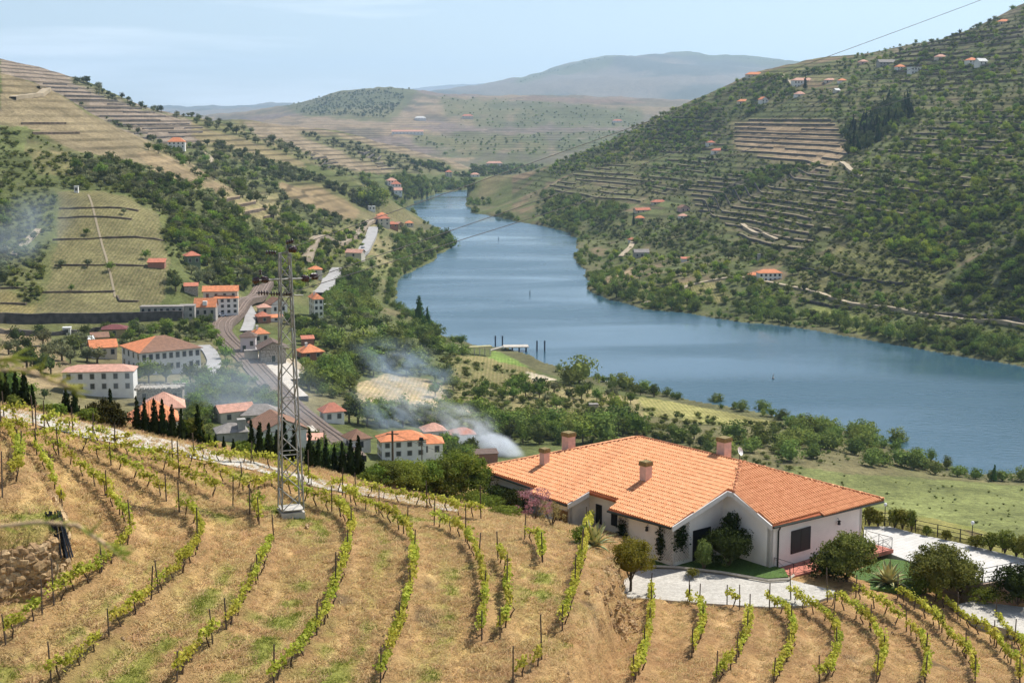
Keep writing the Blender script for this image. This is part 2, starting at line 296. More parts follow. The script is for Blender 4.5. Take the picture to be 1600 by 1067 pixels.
# ------------------------------------------------------------------ plant meshes
def leaves(P, size, out, spread=.8, aspect=.6, r=rng, jitter=.35):
    """one small bent-free quad per point; normals lean towards `out`"""
    n = len(P); N = out*(1-spread)+r.normal(size=(n, 3))*spread; N /= np.linalg.norm(N, axis=1)[:, None]+1e-9
    T = np.cross(N, r.normal(size=(n, 3))); T /= np.linalg.norm(T, axis=1)[:, None]+1e-9; B = np.cross(N, T)
    s = size*(1+jitter*(r.random(n)*2-1)); s = s[:, None]/2
    V = np.stack([P-T*s, P+B*s*aspect+N*s*.12, P+T*s, P-B*s*aspect+N*s*.12], 1).reshape(-1, 3)
    return V, np.arange(4*n).reshape(-1, 4)
def blob(c, R, seed, n=9, m=6, amp=.3):
    r = np.random.default_rng(seed); V = []; 
    for j in range(m+1):
        th = math.pi*j/m
        for i in range(n):
            ph = 2*math.pi*i/n; d = np.array((math.sin(th)*math.cos(ph), math.sin(th)*math.sin(ph), math.cos(th)))
            V.append(np.array(c)+d*np.array(R)*(1+amp*(r.random()-.5)))
    F = [(j*n+i, (j+1)*n+i, (j+1)*n+(i+1) % n, j*n+(i+1) % n) for j in range(m) for i in range(n)]
    return np.array(V), np.array(F)
def cat2(parts):
    V = []; F = []; o = 0
    for v, f in parts: V.append(v); F.append(f+o); o += len(v)
    return np.concatenate(V), np.concatenate(F)
def crown(h0, h1, R, nclump, nleaf, leaf, seed, shape='round', core=.62, csize=.30):
    r = np.random.default_rng(seed); hc = (h0+h1)/2; hz = (h1-h0)/2
    D = r.normal(size=(nclump, 3)); D /= np.linalg.norm(D, axis=1)[:, None]; D[:, 2] = np.where(D[:, 2] < -.55, -D[:, 2], D[:, 2])
    rad = .55+.42*r.random(nclump); Cc = D*rad[:, None]
    if shape == 'cone':
        zz = r.random(nclump)**1.35*2-1; w = (1-zz)/2*.92+.07; ph = r.random(nclump)*6.283
        Cc = np.c_[np.cos(ph)*w*(.7+.3*r.random(nclump)), np.sin(ph)*w*(.7+.3*r.random(nclump)), zz]
    k = r.integers(0, nclump, nleaf); sz = csize*(.6+.8*r.random(nclump))
    if shape == 'cone': sz = sz*(.35+.65*(1-Cc[:, 2])/2)
    off = r.normal(size=(nleaf, 3)); off /= np.linalg.norm(off, axis=1)[:, None]; off *= (r.random(nleaf)**.5)[:, None]*sz[k][:, None]
    P = Cc[k]+off; outv = P/(np.linalg.norm(P, axis=1)[:, None]+1e-6)*.6+off/(sz[k][:, None]+1e-6)*.4
    P = P*np.array((R, R, hz))+np.array((0, 0, hc))
    parts = [leaves(P, leaf, outv, .34, .62, r)]
    if core and shape != 'cone': parts.append(blob((0, 0, hc), (R*core, R*core, hz*core), seed+5, 8, 5, .5))
    if core and shape == 'cone':
        v, f = blob((0, 0, 0), (1, 1, 1), seed+5, 8, 6, .25); w = np.clip((1-v[:, 2:3])/2, .03, 1)
        v = np.c_[v[:, :2]/np.maximum(np.hypot(v[:, 0], v[:, 1])[:, None], .2)*w*R*.72, v[:, 2]*hz*.93+hc]; parts.append((v, f))
    return cat2(parts)
def trunk(h, r0, seed, limbs=4, lean=.12, top=.62):
    r = np.random.default_rng(seed); b = MB(); x, y = r.normal(size=2)*lean*h*.4
    b.tube([(0, 0, -.3), (x*.2, y*.2, h*.3), (x, y, h*top)], [r0*1.25, r0, r0*.5], 5, False)
    for k in range(limbs):
        a = 6.283*(k+r.random()*.6)/limbs; q = h*(.25+.25*r.random())
        b.tube([(x*.5, y*.5, q), (x*.5+math.cos(a)*h*.14, y*.5+math.sin(a)*h*.14, q+h*.18), (x*.5+math.cos(a)*h*.24, y*.5+math.sin(a)*h*.24, q+h*.36)], [r0*.55, r0*.4, r0*.15], 4, False)
    V = np.array(b.v); F = np.array([f if len(f) == 4 else (*f, f[-1]) for f in b.f]); return V, F
BARK = mat('bark', (.10, .075, .05), bump=.5, scale=6)
SPEC = {  # height, crown base, radius, clumps, leaves, leaf size, trunk r, leaf colours, shape
    'olive': (4.3, .8, 2.4, 26, 360, .44, .22, (.095, .115, .06), (.20, .22, .125), 'round'),
    'decid': (5.4, .8, 2.8, 30, 420, .5, .16, (.085, .135, .028), (.19, .26, .06), 'round'),
    'dark': (5.2, .5, 2.4, 22, 330, .5, .2, (.042, .065, .022), (.105, .135, .045), 'round'),
    'willow': (7.5, .1, 3.8, 40, 560, .62, .2, (.08, .125, .035), (.19, .25, .07), 'round'),
    'lime': (6.0, .8, 3.0, 26, 400, .55, .18, (.14, .20, .028), (.28, .36, .06), 'round'),
    'shrub': (1.9, .0, 1.5, 14, 150, .36, .05, (.08, .105, .03), (.17, .20, .06), 'round'),
    'conifer': (9.0, .5, 1.7, 40, 420, .5, .2, (.012, .03, .010), (.035, .065, .018), 'cone'),
    'poplar': (17.0, 1.0, 4.6, 60, 900, .7, .35, (.025, .06, .015), (.07, .13, .03), 'cone'),
}
VAR = {}
SRC = bpy.data.collections.new('tree_kinds')        # never linked: shapes for the far-off woods
SRCI = {}
for k, (h, b0, R, nc, nl, ls, tr, c1, c2, sh) in SPEC.items():
    lm = leafmat('leaf_'+k, (c1[0]*1.2, c1[1]*1.15, c1[2]), (c2[0]*1.25, c2[1]*1.18, c2[2]*1.05), .28, .38)
    for q in range(3 if k not in ('poplar',) else 1):
        cv_, cf_ = crown(b0, h, R, nc, nl, ls, 100*q+len(k)*7+ord(k[0]), sh, .55, .33); tv, tf = trunk(h, tr, 31*q+len(k))
        cm = mesh_np('crown', cv_, cf_, [lm]); tm = mesh_np('trunk', tv, tf, [BARK], True)
        V, F = cat2([(cv_, cf_), (tv, tf)]); jm = mesh_np(k, V, F, [lm, BARK], False, np.r_[np.zeros(len(cf_)), np.ones(len(tf))])
        VAR.setdefault(k, []).append((cm, tm))
        SRCI.setdefault(k, []).append(len(SRC.objects)); so_ = bpy.data.objects.new('%03d_%s' % (len(SRC.objects), k), jm); SRC.objects.link(so_)
def scatter(name, coll, P, idx, rot, scl, **kw):
    """a mass nobody could count: instances on points"""
    m = bpy.data.meshes.new(name); m.vertices.add(len(P)); m.vertices.foreach_set('co', np.ascontiguousarray(P, np.float32).ravel())
    a = m.attributes.new('idx', 'INT', 'POINT'); a.data.foreach_set('value', np.asarray(idx, np.int32))
    a = m.attributes.new('rot', 'FLOAT_VECTOR', 'POINT'); a.data.foreach_set('vector', np.ascontiguousarray(rot, np.float32).ravel())
    a = m.attributes.new('scl', 'FLOAT_VECTOR', 'POINT'); a.data.foreach_set('vector', np.ascontiguousarray(scl, np.float32).ravel())
    g = bpy.data.node_groups.new(name, 'GeometryNodeTree'); g.is_modifier = True
    g.interface.new_socket('Geometry', in_out='INPUT', socket_type='NodeSocketGeometry'); g.interface.new_socket('Geometry', in_out='OUTPUT', socket_type='NodeSocketGeometry')
    n = g.nodes; i = n.new('NodeGroupInput'); o = n.new('NodeGroupOutput'); ip = n.new('GeometryNodeInstanceOnPoints'); ci = n.new('GeometryNodeCollectionInfo')
    ci.inputs['Collection'].default_value = coll; ci.inputs['Separate Children'].default_value = True; ci.inputs['Reset Children'].default_value = True
    ip.inputs['Pick Instance'].default_value = True
    def na(t, nm):
        x = n.new('GeometryNodeInputNamedAttribute'); x.data_type = t; x.inputs['Name'].default_value = nm; return x.outputs[0]
    l = g.links.new; l(i.outputs[0], ip.inputs['Points']); l(ci.outputs[0], ip.inputs['Instance']); l(na('INT', 'idx'), ip.inputs['Instance Index'])
    l(na('FLOAT_VECTOR', 'rot'), ip.inputs['Rotation']); l(na('FLOAT_VECTOR', 'scl'), ip.inputs['Scale']); l(ip.outputs[0], o.inputs[0])
    ob = put(name, m, **kw); md = ob.modifiers.new('scatter', 'NODES'); md.node_group = g; return ob
# ------------------------------------------------------------------ land cover of the valley (soil, grass, scrub) and the ground sheets
TAN = (.31, .235, .12); DRY = (.25, .2, .095); BRN = (.20, .135, .08); PUR = (.19, .15, .115); GRN = (.095, .115, .04); LGN = (.155, .19, .055); DGN = (.05, .065, .025); OLV = (.15, .14, .07)
def mixc(a, b, t): return np.asarray(a)*(1-t[..., None])+np.asarray(b)*t[..., None]
jx = (fbm(Xg/25, Yg/25, 3, 41)-.5)*np.clip(9000/Yg, 2, 22); jy = (fbm(Xg/25, Yg/25, 3, 47)-.5)*np.clip(6000/Yg, 1.5, 12)
QX, QY = PXg+jx, PYg+jy
n1 = fbm(Xg/60, Yg/60, 4, 61); n2 = fbm(Xg/130, Yg/130, 4, 67); n3 = fbm(Xg/22, Yg/22, 3, 71)
cov = mixc((.155, .135, .065), (.095, .11, .036), sm(.35, .65, n1)); rowa = np.zeros_like(Xg)
rightbank = (Ug > .0) & (Yg > 620) & (Zg > 0) & (PXg > 720) & (PYg < 585) & (Yg < 2500)
rb = mixc((.10, .115, .04), (.185, .135, .08), sm(.42, .6, n3)); rb = mixc(rb, (.05, .06, .022), sm(.52, .7, n1)[...]*.6); cov = np.where(rightbank[..., None], rb, cov)
far = Yg > 2420
cellx = np.floor(Xg/320+fbm(Xg/300, Yg/300, 2, 5)*1.6); celly = np.floor(Yg/520+fbm(Xg/260, Yg/260, 2, 15)*1.6)
cr = (np.sin(cellx*127.1+celly*311.7)*43758.5453) % 1.0
pal = np.array([PUR, TAN, BRN, (.14, .14, .075), DRY, (.24, .19, .13), GRN, PUR]); fc = pal[np.clip((cr*len(pal)).astype(int), 0, len(pal)-1)]*(.8+.4*n1[..., None])
fc = mixc(fc, DGN, sm(.56, .66, n2)*.8); fc = mixc(fc, (.145, .11, .095), np.full(fc.shape[:2], .55)); cov = np.where(far[..., None], fc, cov)
mt = mixc((.075, .08, .06), (.15, .13, .10), sm(.42, .6, fbm(Xg/700, Yg/700, 5, 31))); cov = np.where((Yg > 8300)[..., None], mt, cov)
def zone(poly, col, y0=0, y1=2500, row=0, var=.25, soft=None):
    k = inpoly(poly, QX, QY) & (Yg > y0) & (Yg < y1); c = np.asarray(col)*(1-var+2*var*n3[..., None])
    cov[k] = c[k]
    if row: rowa[k] = row
# left side
zone([(0, 90), (60, 95), (180, 150), (330, 195), (330, 225), (230, 235), (0, 120)], (.20, .16, .12), 1180, 2100)
zone([(300, 185), (400, 200), (450, 230), (480, 262), (400, 262), (330, 235), (300, 212)], (.19, .155, .08), 1180, 2100)
zone([(380, 190), (480, 198), (620, 225), (760, 262), (745, 280), (650, 285), (560, 275), (480, 245), (400, 215)], (.215, .17, .11), 1500, 2450)
zone([(560, 270), (760, 275), (740, 300), (600, 310)], GRN, 1400, 2400)
zone([(0, 112), (75, 138), (140, 182), (205, 206), (300, 252), (330, 275), (260, 268), (190, 250), (120, 238), (60, 205), (0, 195)], (.205, .165, .095), 700, 1160)
zone([(215, 238), (260, 232), (330, 272), (395, 315), (345, 300), (250, 285)], (.23, .175, .10), 700, 1160)
zone([(430, 285), (500, 285), (565, 325), (555, 345), (500, 335), (445, 305)], (.225, .165, .095), 1050, 1500, 1)
zone([(330, 300), (440, 300), (440, 350), (380, 345)], (.24, .2, .1), 700, 1300)
zone([(40, 235), (100, 240), (165, 262), (150, 275), (60, 272)], DRY, 600, 1100)
zone([(0, 195), (40, 200), (40, 250), (0, 245)], (.13, .145, .05), 600, 1000)
zone([(88, 300), (150, 296), (205, 310), (250, 340), (262, 400), (256, 470), (200, 485), (60, 488), (70, 440), (90, 370)], (.16, .14, .068), 500, 800, 1)
zone([(0, 455), (70, 450), (60, 490), (0, 490)], (.21, .17, .075), 500, 800, 1)
zone([(250, 330), (330, 350), (350, 420), (280, 420), (262, 380)], (.14, .15, .05), 500, 950)
zone([(0, 510), (70, 520), (130, 590), (60, 610), (0, 600)], (.23, .175, .095), 300, 620)
# left bank flats
zone([(555, 600), (600, 583), (690, 598), (702, 612), (695, 645), (640, 650), (560, 640)], (.36, .28, .17), 300, 620, 1)
zone([(690, 600), (820, 590), (1000, 625), (1010, 650), (860, 660), (700, 645)], (.25, .205, .095), 300, 620)
zone([(700, 555), (800, 560), (850, 590), (760, 605), (690, 600)], (.20, .17, .075), 300, 700, 1)
zone([(1000, 622), (1110, 635), (1225, 655), (1220, 668), (1100, 665), (1010, 648)], (.25, .225, .085), 300, 620, 1)
zone([(1225, 728), (1400, 742), (1600, 760), (1700, 790), (1700, 900), (1350, 815), (1230, 770)], (.155, .17, .058), 200, 480, 0, .5)
zone([(770, 545), (800, 549), (850, 560), (855, 575), (800, 570), (765, 560)], (.15, .21, .05), 400, 900)
zone([(820, 580), (850, 585), (868, 596), (830, 597)], (.45, .38, .28), 400, 900)
zone([(505, 355), (600, 345), (600, 400), (540, 400), (490, 400)], (.22, .185, .09), 800, 1300)
zone([(590, 370), (640, 370), (640, 410), (585, 415)], (.22, .185, .095), 800, 1300)
zone([(560, 416), (610, 412), (615, 430), (570, 432)], (.24, .22, .09), 700, 1200, 1)
# right side
zone([(1140, 190), (1180, 188), (1300, 185), (1335, 235), (1300, 262), (1225, 262), (1150, 235)], (.31, .225, .135), 1000, 1800)
zone([(1060, 275), (1180, 255), (1290, 262), (1340, 300), (1330, 345), (1250, 395), (1180, 380), (1080, 320)], (.135, .095, .065), 850, 1600)
zone([(950, 235), (1010, 222), (1015, 245), (960, 255)], (.24, .175, .095), 1300, 2000)
zone([(850, 285), (990, 270), (1060, 290), (1000, 315), (880, 318)], (.19, .145, .085), 1200, 2000)
zone([(1010, 238), (1150, 245), (1150, 275), (1020, 275)], (.12, .135, .05), 1100, 2000)
zone([(1165, 120), (1300, 100), (1400, 88), (1400, 100), (1300, 125), (1200, 128)], (.19, .17, .08), 1300, 2000)
zone([(1400, 60), (1600, 12), (1600, 60), (1450, 80), (1395, 92)], (.19, .15, .10), 1200, 2000)
zone([(1310, 385), (1380, 375), (1440, 400), (1480, 440), (1470, 470), (1350, 440), (1290, 420)], (.23, .19, .085), 650, 1000, 1)
zone([(1250, 425), (1300, 420), (1460, 475), (1440, 492), (1300, 462), (1240, 445)], (.23, .18, .09), 650, 1000)
zone([(935, 432), (990, 418), (1000, 438), (945, 445)], (.28, .20, .12), 700, 1200)
zone([(1000, 445), (1110, 440), (1150, 470), (1060, 480), (990, 468)], (.22, .185, .08), 700, 1000, 1)
zone([(1280, 475), (1400, 500), (1480, 520), (1450, 535), (1300, 515), (1240, 490)], (.16, .17, .05), 600, 900)
zone([(1455, 480), (1500, 430), (1560, 385), (1700, 300), (1700, 520), (1500, 505)], (.15, .135, .10), 600, 800)
cov = np.where((Zg < 1.0)[..., None], np.array((.11, .105, .05)), cov)
def grid(X, Y, Z):
    nv, nu = X.shape; idx = np.arange(nv*nu).reshape(nv, nu)
    return np.stack([X, Y, Z], -1).reshape(-1, 3), np.stack([idx[:-1, :-1], idx[:-1, 1:], idx[1:, 1:], idx[1:, :-1]], -1).reshape(-1, 4)
def ground_mat(name, fine=.45, coarse=.05, bump=.6, bdist=.6, rows=True, terr=False, rg=((.72, 1.3), (.62, 1.4), (.75, 1.25))):
    m = bpy.data.materials.new(name); m.use_nodes = True; n = m.node_tree.nodes; l = m.node_tree.links.new; p = n['Principled BSDF']
    p.inputs['Roughness'].default_value = .95; p.inputs['Specular IOR Level'].default_value = .1
    a = n.new('ShaderNodeAttribute'); a.attribute_name = 'cover'; g = n.new('ShaderNodeNewGeometry'); cur = a.outputs['Color']
    for sc, (lo, hi) in zip((coarse, fine, fine*4), rg):
        z = n.new('ShaderNodeTexNoise'); z.inputs['Scale'].default_value = sc; z.inputs['Detail'].default_value = 5; z.inputs['Roughness'].default_value = .65; l(g.outputs['Position'], z.inputs[0])
        mr = n.new('ShaderNodeMapRange'); mr.inputs[1].default_value = .3; mr.inputs[2].default_value = .7; mr.inputs[3].default_value = lo; mr.inputs[4].default_value = hi; l(z.outputs[0], mr.inputs[0])
        v = n.new('ShaderNodeVectorMath'); v.operation = 'SCALE'; l(cur, v.inputs[0]); l(mr.outputs[0], v.inputs['Scale']); cur = v.outputs[0]
    if rows:      # planted rows: vines between bare soil
        w = n.new('ShaderNodeTexWave'); w.inputs['Scale'].default_value = .2; w.inputs['Distortion'].default_value = 1.2; w.inputs['Detail'].default_value = 2; w.inputs['Detail Scale'].default_value = 3; l(g.outputs['Position'], w.inputs[0])
        r = n.new('ShaderNodeAttribute'); r.attribute_name = 'rows'; mr = n.new('ShaderNodeMixRGB'); mr.blend_type = 'MULTIPLY'; c = n.new('ShaderNodeValToRGB')
        c.color_ramp.elements[0].color = (.78, .84, .7, 1); c.color_ramp.elements[1].color = (1.08, 1.06, 1.06, 1); l(w.outputs[0], c.inputs[0]); l(r.outputs['Fac'], mr.inputs[0]); l(cur, mr.inputs[1]); l(c.outputs[0], mr.inputs[2]); cur = mr.outputs[0]
    if terr:      # terrace steps too far off to tell apart
        w = n.new('ShaderNodeTexWave'); w.bands_direction = 'Z'; w.inputs['Scale'].default_value = .062; w.inputs['Distortion'].default_value = 2.5; w.inputs['Detail'].default_value = 2; w.inputs['Detail Scale'].default_value = .02; l(g.outputs['Position'], w.inputs[0])
        r = n.new('ShaderNodeAttribute'); r.attribute_name = 'terr'; mr = n.new('ShaderNodeMixRGB'); mr.blend_type = 'MULTIPLY'; c = n.new('ShaderNodeValToRGB'); c.color_ramp.elements[0].position = .12; c.color_ramp.elements[1].position = .4
        c.color_ramp.elements[0].color = (.42, .42, .40, 1); c.color_ramp.elements[1].color = (1.06, 1.05, 1.04, 1); l(w.outputs[0], c.inputs[0]); l(r.outputs['Fac'], mr.inputs[0]); l(cur, mr.inputs[1]); l(c.outputs[0], mr.inputs[2]); cur = mr.outputs[0]
    l(cur, p.inputs['Base Color'])
    b = n.new('ShaderNodeBump'); b.inputs['Strength'].default_value = bump; b.inputs['Distance'].default_value = bdist
    z = n.new('ShaderNodeTexNoise'); z.inputs['Scale'].default_value = fine*1.7; z.inputs['Detail'].default_value = 6; z.inputs['Roughness'].default_value = .7; l(g.outputs['Position'], z.inputs[0]); l(z.outputs[0], b.inputs['Height']); l(b.outputs[0], p.inputs['Normal'])
    return m
def paint(mesh, name, arr):
    a = mesh.color_attributes.new(name, 'FLOAT_COLOR', 'POINT'); arr = arr.reshape(-1, arr.shape[-1])
    a.data.foreach_set('color', np.c_[arr, np.ones(len(arr))].astype(np.float32).ravel())
def fattr(mesh, name, arr):
    a = mesh.attributes.new(name, 'FLOAT', 'POINT'); a.data.foreach_set('value', arr.astype(np.float32).ravel())
tm_ = mesh_np('valley_terrain', *grid(Xg, Yg, Zg), [ground_mat('valley_ground', terr=True)], True); paint(tm_, 'cover', cov); fattr(tm_, 'rows', rowa)
terr = sm(20, 40, Zg)*sm(700, 900, Yg)*(.35+.65*sm(.35, .6, n2))*(1-sm(7000, 8600, Yg)); terr = np.where(Yg > 2400, terr*.8, terr); terr = np.where(rightbank, np.maximum(terr, .75*sm(10, 22, Zg)), terr); fattr(tm_, 'terr', terr)
put('valley_terrain', tm_, kind='structure')
# river
wm = bpy.data.materials.new('river_water'); wm.use_nodes = True; n = wm.node_tree.nodes; l = wm.node_tree.links.new; p = n['Principled BSDF']
p.inputs['Base Color'].default_value = (.035, .085, .118, 1); p.inputs['Roughness'].default_value = .12; p.inputs['IOR'].default_value = 1.33
g = n.new('ShaderNodeNewGeometry'); mp = n.new('ShaderNodeMapping'); mp.inputs['Rotation'].default_value = (0, 0, .5); mp.inputs['Scale'].default_value = (.35, 1, 1); l(g.outputs['Position'], mp.inputs[0])
z1 = n.new('ShaderNodeTexNoise'); z1.inputs['Scale'].default_value = .55; z1.inputs['Detail'].default_value = 4; l(mp.outputs[0], z1.inputs[0])
z2 = n.new('ShaderNodeTexNoise'); z2.inputs['Scale'].default_value = .012; z2.inputs['Detail'].default_value = 3; z2.inputs['Distortion'].default_value = .8; l(mp.outputs[0], z2.inputs[0])
r2 = n.new('ShaderNodeMapRange'); r2.inputs[1].default_value = .38; r2.inputs[2].default_value = .62; r2.inputs[3].default_value = .10; r2.inputs[4].default_value = .55; l(z2.outputs[0], r2.inputs[0])
b = n.new('ShaderNodeBump'); b.inputs['Distance'].default_value = .5; l(r2.outputs[0], b.inputs['Strength']); l(z1.outputs[0], b.inputs['Height']); l(b.outputs[0], p.inputs['Normal'])
rr = n.new('ShaderNodeMapRange'); rr.inputs[1].default_value = .38; rr.inputs[2].default_value = .62; rr.inputs[3].default_value = .1; rr.inputs[4].default_value = .3; l(z2.outputs[0], rr.inputs[0]); l(rr.outputs[0], p.inputs['Roughness'])
MB().add([(-2500, 200, 0), (2500, 200, 0), (2500, 3200, 0), (-2500, 3200, 0)], [(0, 1, 2, 3)]).obj('river', wm, kind='structure')
# near hill: dry mown grass, bare soil, green strips
hn = fbm(HX/3.2, HY/3.2, 4, 81); hn2 = fbm(HX/9, HY/9, 3, 87); hn3 = fbm(HX/1.1, HY/1.1, 3, 89)
hn4 = fbm(HX/.55, HY/.55, 2, 93)
HZ = HZ0+(hn3-.5)*.2+(hn-.5)*.25+(hn4-.5)*.1
hc = mixc((.40, .27, .135), (.30, .185, .095), sm(.35, .65, hn)); hc = mixc(hc, (.46, .33, .18), sm(.5, .72, hn3)*.6); hc = mixc(hc, (.25, .16, .085), sm(.55, .75, hn4)*.5)
gm = sm(.53, .66, hn2)*sm(.38, .6, hn3)*.75*(side(BANK, HX, HY) < 0); hc = mixc(hc, (.17, .19, .045), gm)
bk = np.exp(-((side(BANK, HX, HY)-.7)/1.0)**2); hc = mixc(hc, (.30, .19, .10), bk*.7)
e_ = -side(EDGE, HX, HY); hc = mixc(hc, (.09, .11, .03), sm(.3, 2.5, e_))
gg = (HX > 13) & (HY > 94); hc = np.where(gg[..., None], mixc((.15, .18, .055), (.21, .20, .08), sm(.4, .65, hn)), hc)
lw = side(BANK, HX, HY) > 1; hc = np.where((lw & (HY < 84))[..., None], hc*np.array((.86, .83, .86)), hc)
# ------------------------------------------------------------------ vine rows, traced from far end to near end
k_ = 3.5575
def Z(ox, oy, *p): return [(ox+x/k_, oy+y/k_) for x, y in p]
r1 = lambda *p: Z(0, 540, *p)
r2 = lambda *p: Z(400, 540, *p)
r5 = lambda *p: Z(0, 767, *p)
r6 = lambda *p: Z(400, 767, *p)
r7 = lambda *p: Z(800, 767, *p)
r8 = lambda *p: Z(1200, 767, *p)
ROWS = [
 ('of the short row on top of the knoll', [r1((0, 500), (45, 520), (95, 590), (115, 650), (105, 745), (60, 815), (5, 850))]),
 ('of the row hugging the knoll wall', [r1((200, 610), (250, 690), (300, 790), (330, 890), (352, 965))]),
 ('of the innermost long row round the knoll', [r1((0, 450), (60, 490), (135, 532), (270, 592), (385, 662), (500, 762), (590, 842), (665, 945))+r5((735, 260), (690, 345), (620, 402), (500, 515), (395, 577), (300, 642)), r5((235, 690), (210, 707), (120, 782), (30, 867))]),
 ('of the second long row round the knoll', [r1((200, 480), (375, 560), (540, 625), (665, 695), (800, 785), (925, 872)), r1((985, 925), (1055, 962), (1105, 1042))+r5((1118, 290), (1080, 380), (1015, 462), (950, 522), (880, 577)), r5((840, 610), (800, 657), (700, 747), (620, 822), (540, 892), (440, 982), (380, 1042), (280, 1080))]),
 ('of the row passing left of the pylon', [r1((640, 590), (790, 645), (945, 717), (1115, 812), (1300, 908)), r5((1390, 145), (1420, 130))+r6((20, 210),), r6((100, 292), (40, 432), (0, 532))+r5((1370, 602), (1320, 702), (1260, 782)), r5((1195, 852), (1135, 907), (1090, 937), (985, 1070))]),
 ('of the row bending round the pylon', [r1((500, 522), (640, 578), (790, 628), (925, 650), (1080, 692), (1235, 757), (1395, 840))+r2((105, 785), (275, 882), (380, 922), (470, 957))+r6((500, 180), (535, 242), (510, 382), (470, 502), (440, 592), (390, 742), (330, 822), (260, 932), (180, 1002), (90, 1080))]),
 ('of the row bordering the pale lane', [r1((0, 402), (110, 437), (185, 457)), r1((240, 482), (330, 470), (420, 490)), r1((1080, 610), (1250, 650))+r2((0, 655), (105, 690), (240, 735), (370, 802), (480, 810), (570, 832), (660, 850), (820, 885), (900, 898), (1040, 918), (1140, 952), (1250, 967))]),
 ('of the next row right of the pylon', [r2((480, 838), (570, 907), (690, 957), (765, 1007))+r6((770, 202), (850, 262), (880, 352), (880, 452), (865, 552), (830, 702), (800, 802), (760, 902), (720, 1002), (690, 1080))]),
 ('of the row just left of centre', [r6((990, 197), (1075, 228), (1140, 262), (1215, 372), (1260, 482), (1270, 642), (1255, 832))]),
 ('of the short row just right of centre', [r6((1345, 392), (1400, 482), (1395, 602), (1410, 702), (1355, 832))]),
 ('of the stub row below the pink blossom', [r7((70, 282), (150, 312), (170, 407))]),
 ('of the row descending from the left agave', [r7((435, 205), (415, 292), (390, 422), (350, 572), (315, 692), (280, 782)), r7((165, 952), (140, 992), (60, 1042), (5, 1080))]),
 ('of the row along the stone bank foot', [r7((770, 560), (775, 702), (760, 832), (720, 1002), (675, 1080))]),
 ('of the short second row below the drive', [r7((985, 612), (988, 616)), r7((1040, 660), (1060, 722), (1060, 802), (1000, 932))]),
 ('of the third row below the drive', [r7((1195, 632), (1265, 668)), r7((1320, 722), (1310, 832), (1240, 972), (1130, 1080))]),
 ('of the row below the villa alcove', [r8((0, 640), (60, 680), (110, 722), (140, 822), (120, 932), (30, 1080))]),
 ('of the row starting beside the ramp', [r8((120, 602), (230, 682), (310, 732), (370, 792), (390, 902), (350, 1042), (280, 1080))]),
 ('of the row left of the laurel trunk', [r8((330, 622), (430, 682), (520, 742), (580, 802), (630, 872), (650, 962), (600, 1080))]),
 ('of the row starting at the laurel trunk', [r8((480, 602), (610, 672), (725, 752), (800, 822), (860, 882), (890, 982), (870, 1080))]),
 ('of the row below the right agave', [r8((710, 602), (840, 682), (930, 762), (1010, 842), (1090, 922), (1140, 1012), (1150, 1080))]),
 ('of the row below the tall evergreen', [r8((840, 562), (940, 632), (1020, 690), (1120, 772), (1250, 852), (1310, 932), (1390, 1002), (1400, 1080))]),
 ('of the row beside the lower drive', [r8((1265, 742), (1340, 832), (1400, 892), (1430, 962))]),
]
ORD = ['nearest', 'second', 'third', 'fourth', 'fifth', 'sixth', 'seventh', 'eighth', 'ninth', 'tenth', 'eleventh', 'twelfth', 'thirteenth', 'fourteenth', 'fifteenth', 'sixteenth', 'seventeenth', 'eighteenth', 'nineteenth', 'twentieth']
TENS = {2: 'twenty', 3: 'thirty', 4: 'forty', 5: 'fifty', 6: 'sixty', 7: 'seventy', 8: 'eighty', 9: 'ninety'}
TENTH = {2: 'twentieth', 3: 'thirtieth', 4: 'fortieth', 5: 'fiftieth', 6: 'sixtieth', 7: 'seventieth', 8: 'eightieth', 9: 'ninetieth'}
def ordinal(i, first='first'):
    if i == 0: return first
    if i < 20: return ORD[i]
    t, o = divmod(i+1, 10)
    return TENTH[t] if o == 0 else TENS[t]+'-'+(['first']+ORD[1:])[o-1]
rowpts = []            # all samples on the rows, for the soil
VINES, POSTS = [], []  # (row index, position, direction)
for ri, (nm, segs) in enumerate(ROWS):
    pv, pp = [], []
    for sg in segs:
        P = [hitn(*q) for q in sg]; P = np.array([q for q in P if q is not None])
        if len(P) < 2: continue
        L_ = np.r_[0, np.cumsum(np.hypot(*(P[1:, :2]-P[:-1, :2]).T))]; tot = L_[-1]
        nv_ = max(1, int(tot/1.08))
        for q in range(nv_):
            t = (q+.5)*tot/nv_+random.uniform(-.15, .15); t = min(max(t, 0), tot)
            x, y = np.interp(t, L_, P[:, 0]), np.interp(t, L_, P[:, 1]); x2, y2 = np.interp(t+.4, L_, P[:, 0]), np.interp(t+.4, L_, P[:, 1]); x1, y1 = np.interp(t-.4, L_, P[:, 0]), np.interp(t-.4, L_, P[:, 1])
            pv.append((x, y, math.atan2(y2-y1, x2-x1)))
        np_ = max(1, int(round(tot/4.6)))
        for q in range(np_+1):
            t = min(q*tot/np_+random.uniform(-.25, .25), tot); pp.append((np.interp(t, L_, P[:, 0]), np.interp(t, L_, P[:, 1])))
        ts = np.arange(0, tot, .35); rowpts.append(np.c_[np.interp(ts, L_, P[:, 0]), np.interp(ts, L_, P[:, 1])])
    pv = pv[::-1]; pp = pp[::-1]
    VINES += [(ri, q, *v) for q, v in enumerate(pv)]; POSTS += [(ri, q, *v) for q, v in enumerate(pp)]
RP = np.concatenate(rowpts)
